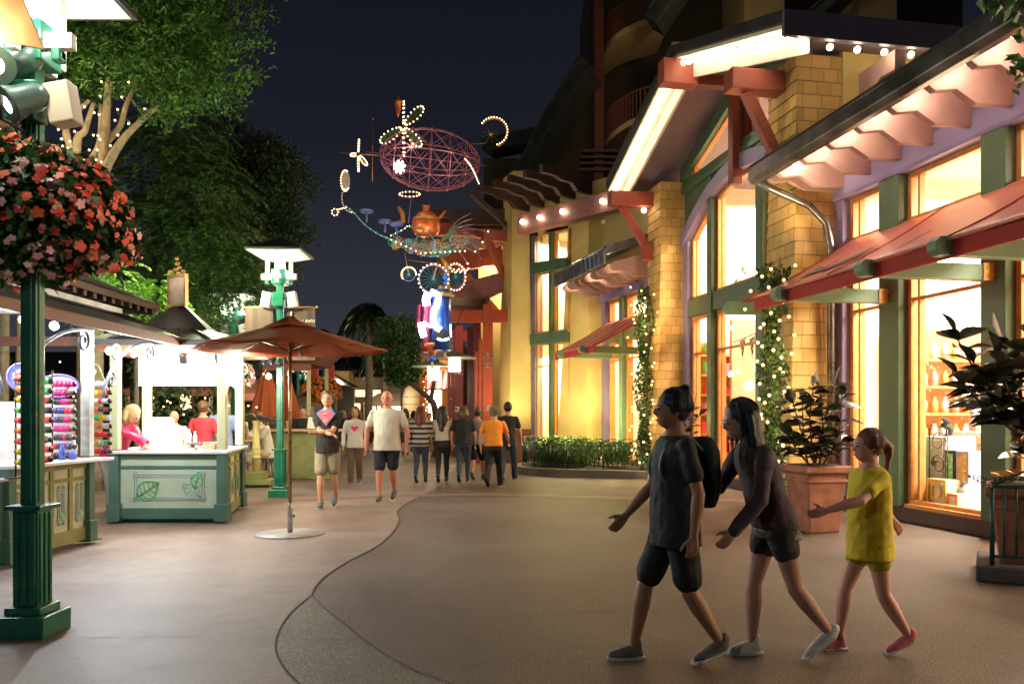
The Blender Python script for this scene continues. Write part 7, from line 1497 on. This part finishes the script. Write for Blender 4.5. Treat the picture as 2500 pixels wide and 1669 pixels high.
# curved planter with hedge and fence
pth = [Vector(v) for v in ((.55, 21.4, 0), (.2, 20.3, 0), (.25, 19.2, 0), (.7, 18.6, 0), (1.5, 18.2, 0), (2.6, 17.8, 0), (3.1, 17.75, 0))]
Q = smooth(pth, 5)
b = MB(); n = len(Q)
for i in range(n-1):
    a, c = Q[i], Q[i+1]; d = (c-a).normalized(); s2 = Vector((-d.y, d.x, 0))*.11; b.add([a-s2, c-s2, c+s2, a+s2]+[v+Vector((0, 0, .17)) for v in (a-s2, c-s2, c+s2, a+s2)], [(0, 1, 5, 4), (2, 3, 7, 6), (4, 5, 6, 7)])
b.build('planter_kerb', mat('grey_kerb', (.14, .13, .11), .7, .2, 4, .2), None, label='curved grey kerb round the hedge planter by the yellow columns', cat='kerb')
inn = [q+Vector((.12, .12, 0)) for q in Q]
b = MB(); b.poly([v+Vector((0, 0, .15)) for v in inn]+[Vector((3.2, 19.0, .15)), Vector((2.7, 21.6, .15)), Vector((1.2, 22.6, .15))]); b.build('planter_soil', mat('dark_soil', (.02, .014, .01), .95, .4, 30), kind='structure')
hoop_fence([q+Vector((.1, .1, 0)) for q in smooth(pth, 2)], .17, .66, FGN, 'low green hoop fence round the curved hedge planter', .1, .010, 3)
t = thing('hedge', (1.5, 19.5, .15), 'bright leafy hedge filling the curved planter in front of the yellow columns', 'hedge'); cs = []
for i in range(90):
    u = random.random(); q = inn[int(u*(len(inn)-1))]; w2 = Vector((1.9, 21, 0)); c = q.lerp(w2, random.random()*.66+.22); cs.append(((c.x, c.y, .34+random.random()*.34), .24, 1.0))
crown(cs, 22000, .085, [LF, leafmat('hedge_leaf_dark', (.07, .14, .03)), LF], t, name='foliage', inner=.3)
limbs(t, [([(c[0][0], c[0][1], .15), (c[0][0], c[0][1]+.05, .6)], .012, .006) for c in cs[:30]], BARKD, 'stems')
for (x, y) in ((.9, 20.4), (1.6, 20.4), (2.4, 20.0)): lamp('hedge_light', (x, y, 1.25), 90, (1, .85, .35), .06)
# climbing vines with fairy lights on trellises
def vine(loc, z0, z1, w_, label, n, nb):
    t = thing('lit_vine', loc, label, 'vine', 'climbing vines wound with lights'); loc = Vector(loc)
    b = MB(frame(loc, UA))
    for x in (-w_*.5, w_*.1, w_*.5): b.tube([(x, 0, 0), (x, 0, z1+.1)], .008, 5)
    for k in range(int(z1/.35)): b.tube([(-w_*.5, 0, .2+k*.35), (w_*.5, 0, .2+k*.35)], .006, 5)
    b.build('trellis', BLK, t)
    k = n; zz = z0+(z1-z0)*rng.random(k); a = rng.random(k)*2*PI; rr = w_*.55*np.sqrt(rng.random(k))*(.8+.3*np.sin(zz*4)); P = np.stack([loc.x+rr*np.cos(a), loc.y+rr*np.sin(a), zz], 1)
    leafmesh(P, np.tile([0, 0, -.6], (k, 1)), .075, 'leaves', [leafmat('vine_leaf', (.07, .14, .03)), leafmat('vine_leaf_dark', (.03, .07, .02))], t, .5, .8, kind='stuff')
    b = MB(); b.tube([loc+Vector((w_*.3*math.sin(z*5), w_*.3*math.cos(z*5), z)) for z in np.linspace(0, z1, 40)], .012, 5); b.build('stem', BARKD, t)
    pts = []
    for i in range(nb): z = z0+(z1-z0)*((i+.5)/nb)**.95; a_ = i*2.0; pts.append(loc+Vector((-abs(w_*.5*math.cos(a_))*.6+random.gauss(0, .03), w_*.2-w_*.75, z))+Vector((w_*.62*math.sin(i*1.3), 0, 0)))
    bulbs(pts, .023, glow('vine_bulb', (1, .62, .22), 4), t, 'fairy_bulb', 95)
    for i in range(0, nb, 12): lamp('vine_light', pts[i]+Vector((0, -.15, 0)), 7, (1, .7, .32), .05, t)
v1 = FA @ Vector((3.45, 1.15, 0)); v1 = px(1887, HY, 11.5); v1.z = 0
vine(v1, .3, 3.55, .40, 'lit climbing vine by the nearer shingled pillar beneath the awning tip', 3200, 60)
v2 = px(1572, HY, 18.0); v2.z = 0
vine(v2, .3, 4.3, .42, 'lit climbing vine by the second shingled pillar above the hedge', 3600, 48)
# ------------------------------------------------------------------ shop window display (near window)
def L(u, y, z): return FA @ Vector((u, y, z))
def item(name, label, cat, u, y, z, group=None): return thing(name, L(u, y, z), label, cat, group, rot=UA)
b = MB(FA); b.box(-2.0, 2.7, -1.6, -.35, .2, .24); b.build('display_floor', ROOM, BLD)
_FA, _L = FA, L
FA = FA @ Matrix.Translation((.62, .12, 0))
t = item('white_cabinet', 'white chest of drawers in the near shop window', 'cabinet', .85, -.75, .24)
b = MB(FA); b.box(.62, 1.08, -1.0, -.55, .245, 1.12); b.build('carcass', CTR, t, bev=.01)
for k in range(3): b = MB(FA); b.box(.66, 1.04, -.549, -.53, .3+k*.27, .54+k*.27); o = b.build('drawer', CTR, t, bev=.01); b = MB(FA); b.ball((.85, -.51, .42+k*.27), .022); b.build('knob', CTR, o)
t = item('penguin_toy', 'black and white plush penguin on the white cabinet', 'soft toy', .85, -.75, 1.12)
b = PB(FA); b.ball((.85, -.75, 1.21), .09, 12, 10, (1, .9, 1)); b.ball((.85, -.73, 1.31), .06, 12, 10); b.ball((.76, -.73, 1.19), .03, 8, 6, (1, 1, 2)); b.ball((.94, -.73, 1.19), .03, 8, 6, (1, 1, 2)); remesh(b.build('body', mat('black_plush', (.02, .02, .025), .9), t), .012, 1)
b = MB(FA); b.ball((.85, -.69, 1.19), .055, 10, 8, (1, .7, 1)); b.build('belly', CTR, t); b = MB(FA); b.ball((.85, -.675, 1.31), .022, 8, 6, (1, 1.2, .8)); b.build('beak', mat('beak_yellow', (.8, .5, .05), .5), t)
t = item('display_table', 'long white display table behind the cabinet', 'table', .45, -1.5, .24)
b = MB(FA); b.box(-.3, 1.3, -2.0, -1.2, 1.12, 1.18); b.build('tabletop', CTR, t, bev=.008)
for u in (-.22, 1.22):
    for y in (-1.92, -1.28): b = MB(FA); b.box(u-.04, u+.04, y-.04, y+.04, .24, 1.12); b.build('leg', CTR, t)
for k, (u, y) in enumerate(((.1, -1.4), (.3, -1.5), (.5, -1.4), (.7, -1.55), (.05, -1.75))):
    t = item('plush_toy', ['leftmost golden plush figure on the display table', 'second golden plush figure on the display table', 'middle golden plush figure on the display table', 'fourth golden plush figure on the display table', 'rear golden plush figure on the display table'][k], 'soft toy', u, y, 1.18, 'golden plush figures'); b = PB(FA); b.ball((u, y, 1.26), .07, 10, 8); b.ball((u, y, 1.37), .055, 10, 8); b.ball((u-.05, y, 1.42), .02); b.ball((u+.05, y, 1.42), .02); b.limb([(u-.03, y, 1.2), (u-.05, y+.08, 1.2)], [.025, .02]); b.limb([(u+.03, y, 1.2), (u+.05, y+.08, 1.2)], [.025, .02]); remesh(b.build('body', mat('golden_plush', (.55, .30, .10), .9, .2, 30), t), .012, 1)
def toybox(u0, u1, y0, y1, z0, z1, m, label, extra=None):
    t = item('toy_box', label, 'box', (u0+u1)/2, (y0+y1)/2, z0, 'boxed toys in the window'); b = MB(FA); b.box(u0, u1, y0, y1, z0, z1); b.build('carton', m, t, bev=.004)
    if extra: b = MB(FA); b.box(u0+.03, u1-.03, y1+.001, y1+.006, z0+.06, z1-.04); b.build('printed_panel', extra, t)
    return t
toybox(.40, .58, -.7, -.5, .5, .95, BLK, 'black toy box with a green figure in the window', mat('green_figure', (.25, .6, .35), .5, .6, 12))
toybox(.16, .38, -.7, -.5, .5, .95, mat('pale_blue_box', (.4, .45, .7), .5), 'pale blue toy box with an ochre picture in the window', mat('ochre_print', (.6, .4, .12), .5, .5, 14))
toybox(.16, .62, -.75, -.45, .245, .495, mat('white_shelf_box', (.7, .66, .6), .5), 'white riser block under the boxed toys')
def letterblock(u0, u1, m, label, ch=None):
    t = item('letter_block', label, 'toy block', (u0+u1)/2, -.35, .24, 'big letter blocks in the window'); b = MB(FA); b.box(u0, u1, -.52, -.28, .245, .245+(u1-u0)); b.build('block', mat('cream_block', (.75, .65, .5), .5), t, bev=.01)
    z1 = .245+(u1-u0); b = MB(FA)
    for q in ((u0, u1, .245, .275), (u0, u1, z1-.03, z1), (u0, u0+.03, .275, z1-.03), (u1-.03, u1, .275, z1-.03)): b.box(q[0], q[1], -.279, -.27, q[2], q[3])
    b.build('block_border', m, t)
    if ch: c = L((u0+u1)/2, -.268, (.245+z1)/2-.0); text(ch, (u1-u0)*.85, Mvert(c, (-.983, -.182)), m, t, ext=.006)
letterblock(.28, .62, mat('block_yellow', (.85, .55, .02), .5), 'large yellow edged letter block reading D in the window', 'D')
letterblock(.08, .26, mat('block_orange', (.8, .25, .08), .5), 'small orange edged block at the window corner')
t = item('blue_dress', 'pale blue child dress on a stand in the near window', 'dress', -.0, -.9, .24); b = PB(FA)
b.loft([(Vector((.08, -.95, .75)), .17, .12), (Vector((.08, -.95, 1.1)), .12, .09), (Vector((.08, -.95, 1.35)), .13, .08), (Vector((.08, -.95, 1.5)), .06, .05)]); remesh(b.build('dress_cloth', cl('pale_blue_cloth', (.4, .5, .65)), t), .012, 2, .02, .06); b = MB(FA); b.tube([(.08, -.95, .24), (.08, -.95, .8)], .012, 6); b.lathe([(.12, .0), (.12, .015)], (.08, -.95, .245), 16); b.build('dress_stand', MET, t)
FA = _FA
# shelves with rows of jars on the end wall
t = item('display_shelves', 'wooden wall shelves with rows of white jars at the back of the shop', 'shelving', 2.6, -2.2, .2)
b = MB(FA); b.box(2.72, 2.76, -3.4, -.7, .2, 2.7)
for k in range(5): b.box(2.45, 2.72, -3.4, -.7, .6+k*.4, .64+k*.4)
b.box(2.45, 2.76, -3.45, -3.4, .2, 2.75); b.box(2.45, 2.76, -.7, -.65, .2, 2.75); b.build('shelf', ORG, t)
for k in range(5):
    for i in range(15): b = MB(FA); u = -3.3+i*.18; b.lathe([(.055, .64+k*.4), (.055, .8+k*.4), (.03, .84+k*.4), (.03, .88+k*.4)], (2.58, u, 0), 8); b.build('jar', [CTR, mat('amber_jar', (.7, .4, .12), .4), mat('pink_jar', (.7, .35, .3), .4)][(i+k) % 3], t)
person(L(1.9, -1.5, .2), UA+R(90)+R(30), 1.62, 'blurred shopper in pale pink top inside the near shop', (-.05, 0), (.05, 0), top=cl('pale_pink_top', (.7, .5, .45)), bottom=cl('grey_trousers', (.26, .24, .21)), leg='long', hair='bob', hairm=HAIRB, vox=.018, group='shoppers indoors')
person(L(2.1, -2.3, .2), UA+R(60), 1.58, 'shopper in dark jacket inside the near shop', (-.05, 0), (.05, 0), top=cl('brown_jacket', (.2, .12, .08)), bottom=JNS, leg='long', hair='short', hairm=HAIRD, vox=.018, group='shoppers indoors')
t = item('display_shelves', 'shelves of toys on the end wall behind the arched window', 'shelving', 9.2, -2.2, .2)
b = MB(FA); b.box(9.40, 9.44, -3.6, -.5, .2, 3.1)
for k in range(6): b.box(9.1, 9.40, -3.6, -.5, .5+k*.45, .54+k*.45)
b.build('shelf', ORG, t)
rs = random.Random(11); TM = [mat('toy_%s' % n_, c, .5) for n_, c in (('red', (.7, .05, .05)), ('blue', (.1, .2, .6)), ('cream', (.8, .7, .5)), ('green', (.1, .4, .15)), ('pink', (.75, .3, .4)))]
for k in range(6):
    y = -3.5
    while y < -.7:
        wd = rs.uniform(.12, .3); hh_ = rs.uniform(.14, .36); MB(FA).box(9.14, 9.36, y, y+wd, .545+k*.45, .545+k*.45+hh_).build('toy_carton', rs.choice(TM), t, bev=.006); y += wd+rs.uniform(.02, .1)
t = item('clothes_rail', 'rail of folded garments low behind the arched window', 'clothes rail', 7.2, -1.2, .2)
b = MB(FA); b.tube([(6.2, -1.2, 0.2), (6.2, -1.2, 1.5), (8.2, -1.2, 1.5), (8.2, -1.2, .2)], .018, 6); b.build('rail', MET, t)
for k in range(16): MB(FA).prism([(-1.42, .75), (-.98, .75), (-1.02, 1.35), (-1.15, 1.46), (-1.25, 1.46), (-1.38, 1.35)], 0, 6.3+k*.115, 6.3+k*.115+.06).build('garment', rs.choice(TM), t, bev=.02)
# wrought iron guards with stars inside the windows
def guard(u0, u1, label):
    t = item('scroll_guard', label, 'iron guard', (u0+u1)/2, -.3, .24, 'wrought iron scroll guards'); b = MB(FA); y = -.3
    b.tube([(u0, y, .3), (u0, y, 1.22), (u1, y, 1.22), (u1, y, .3), (u0, y, .3)], .009, 5); b.build('guard_frame', BRN, t)
    w_ = min(.4, (u1-u0))*.5
    n = max(1, int((u1-u0)/.42))
    for j in range(n):
        uc = u0+(j+.5)*(u1-u0)/n
        for k in range(3):
            zc = .46+k*.3; b = MB(FA); P = []
            for i in range(22): a = i/21*2*PI*1.25; r_ = .14*(1-.65*i/21); P.append((uc+r_*math.cos(a)*(1 if k % 2 else -1), y, zc+r_*math.sin(a)))
            b.tube(P, .007, 5); b.build('scroll', BRN, t)
        b = MB(FA); S5 = []
        for k in range(10): a = PI/2+k*PI/5; r_ = .07 if k % 2 == 0 else .03; S5.append((uc+.06+r_*math.cos(a), .78+r_*math.sin(a)))
        b.prism(S5, 1, y+.01, y+.02); b.build('star', BRN, t)
guard(1.95, 2.6, 'iron scroll guard with star in the narrow window'); guard(1.05, 1.38, 'iron scroll guard at the left of the wide window')
# hanging light trough on chains behind the clerestory
t = item('chain_pendant', 'pendant hung on converging chains behind the upper near window', 'pendant lamp', .35, -1.2, 4.0)
b = MB(FA)
for du, dy in ((-.3, 0), (.1, .1), (.3, 0), (0, -.2)): b.tube([(.35, -1.2, 4.75), (.35+du, -1.2+dy, 4.1)], .012, 5)
b.build('chain', GOLD, t); b = MB(FA); b.lathe([(.3, 4.08), (.32, 4.12), (.3, 4.14)], (.35, -1.2, 0), 20); b.build('ring', GOLD, t)
for k, (u, z) in enumerate(((2.6, 4.25), (7.6, 4.45), (7.9, 4.25), (9.0, 4.4), (6.9, 4.5))):
    t = item('track_spot', ['double spot lamp behind the narrow upper window', 'upper spot lamp behind the arched window', 'lower spot lamp behind the arched window', 'middle spot lamp behind the arched window', 'rear spot lamp behind the arched window'][k], 'spot lamp', u, -.8, z, 'indoor spot lamps'); b = MB(FA); b.cbox((u, -.8, z), (.08, .16, .1), .4, .5); b.tube([(u, -.8, z), (u, -.8, z+.2)], .012, 5); b.build('spot_can', mat('grey_can', (.25, .22, .2), .4), t, bev=.01); b = MB(FA); b.ball((u, -.7, z-.05), .03); b.build('spot_lens', BULBW, t)
t = item('checked_bunting', 'black and white checked pennants behind the arched window', 'bunting', 6.2, -1.0, 2.6); CHK = bpy.data.materials.new('checks'); CHK.use_nodes = True; _n = CHK.node_tree; _c = _n.nodes.new('ShaderNodeTexChecker'); _c.inputs['Scale'].default_value = 14; _c.inputs[1].default_value = (.02, .02, .02, 1); _c.inputs[2].default_value = (.8, .8, .8, 1); _t = _n.nodes.new('ShaderNodeTexCoord'); _n.links.new(_t.outputs['Object'], _c.inputs[0]); _n.links.new(_c.outputs[0], _n.nodes['Principled BSDF'].inputs[0])
for u in (6.0, 6.4, 6.8): b = MB(FA); b.prism([(u-.12, 2.95), (u+.12, 2.9), (u, 2.5)], 1, -.36, -.35); b.build('pennant', CHK, t)
b = MB(FA); b.tube([(5.6, -.355, 3.05), (7.2, -.355, 2.9)], .01, 5); b.build('cord', BLK, t)
t = item('red_poster', 'red and white framed poster behind the arched window', 'poster', 5.8, -.4, 1.6); b = MB(FA); b.box(5.6, 5.95, -.40, -.37, 1.65, 2.4); b.build('poster_sheet', mat('poster_red', (.65, .03, .03), .5), t); b = MB(FA); b.box(5.6, 5.95, -.40, -.366, 1.55, 1.64); b.box(5.6, 5.95, -.40, -.366, 2.41, 2.5); b.build('poster_band', CTR, t)
person(L(6.3, -.7, .2), UA+R(100), 1.68, 'dark silhouette of a person in a broad hat inside the arched window', (-.05, 0), (.05, 0), top=cl('dark_coat', (.02, .015, .015)), sleeve='long', bottom=JNB, leg='long', hair='short', hairm=HAIRD, cap=mat('black_hat', (.015, .01, .01), .7), vox=.016)
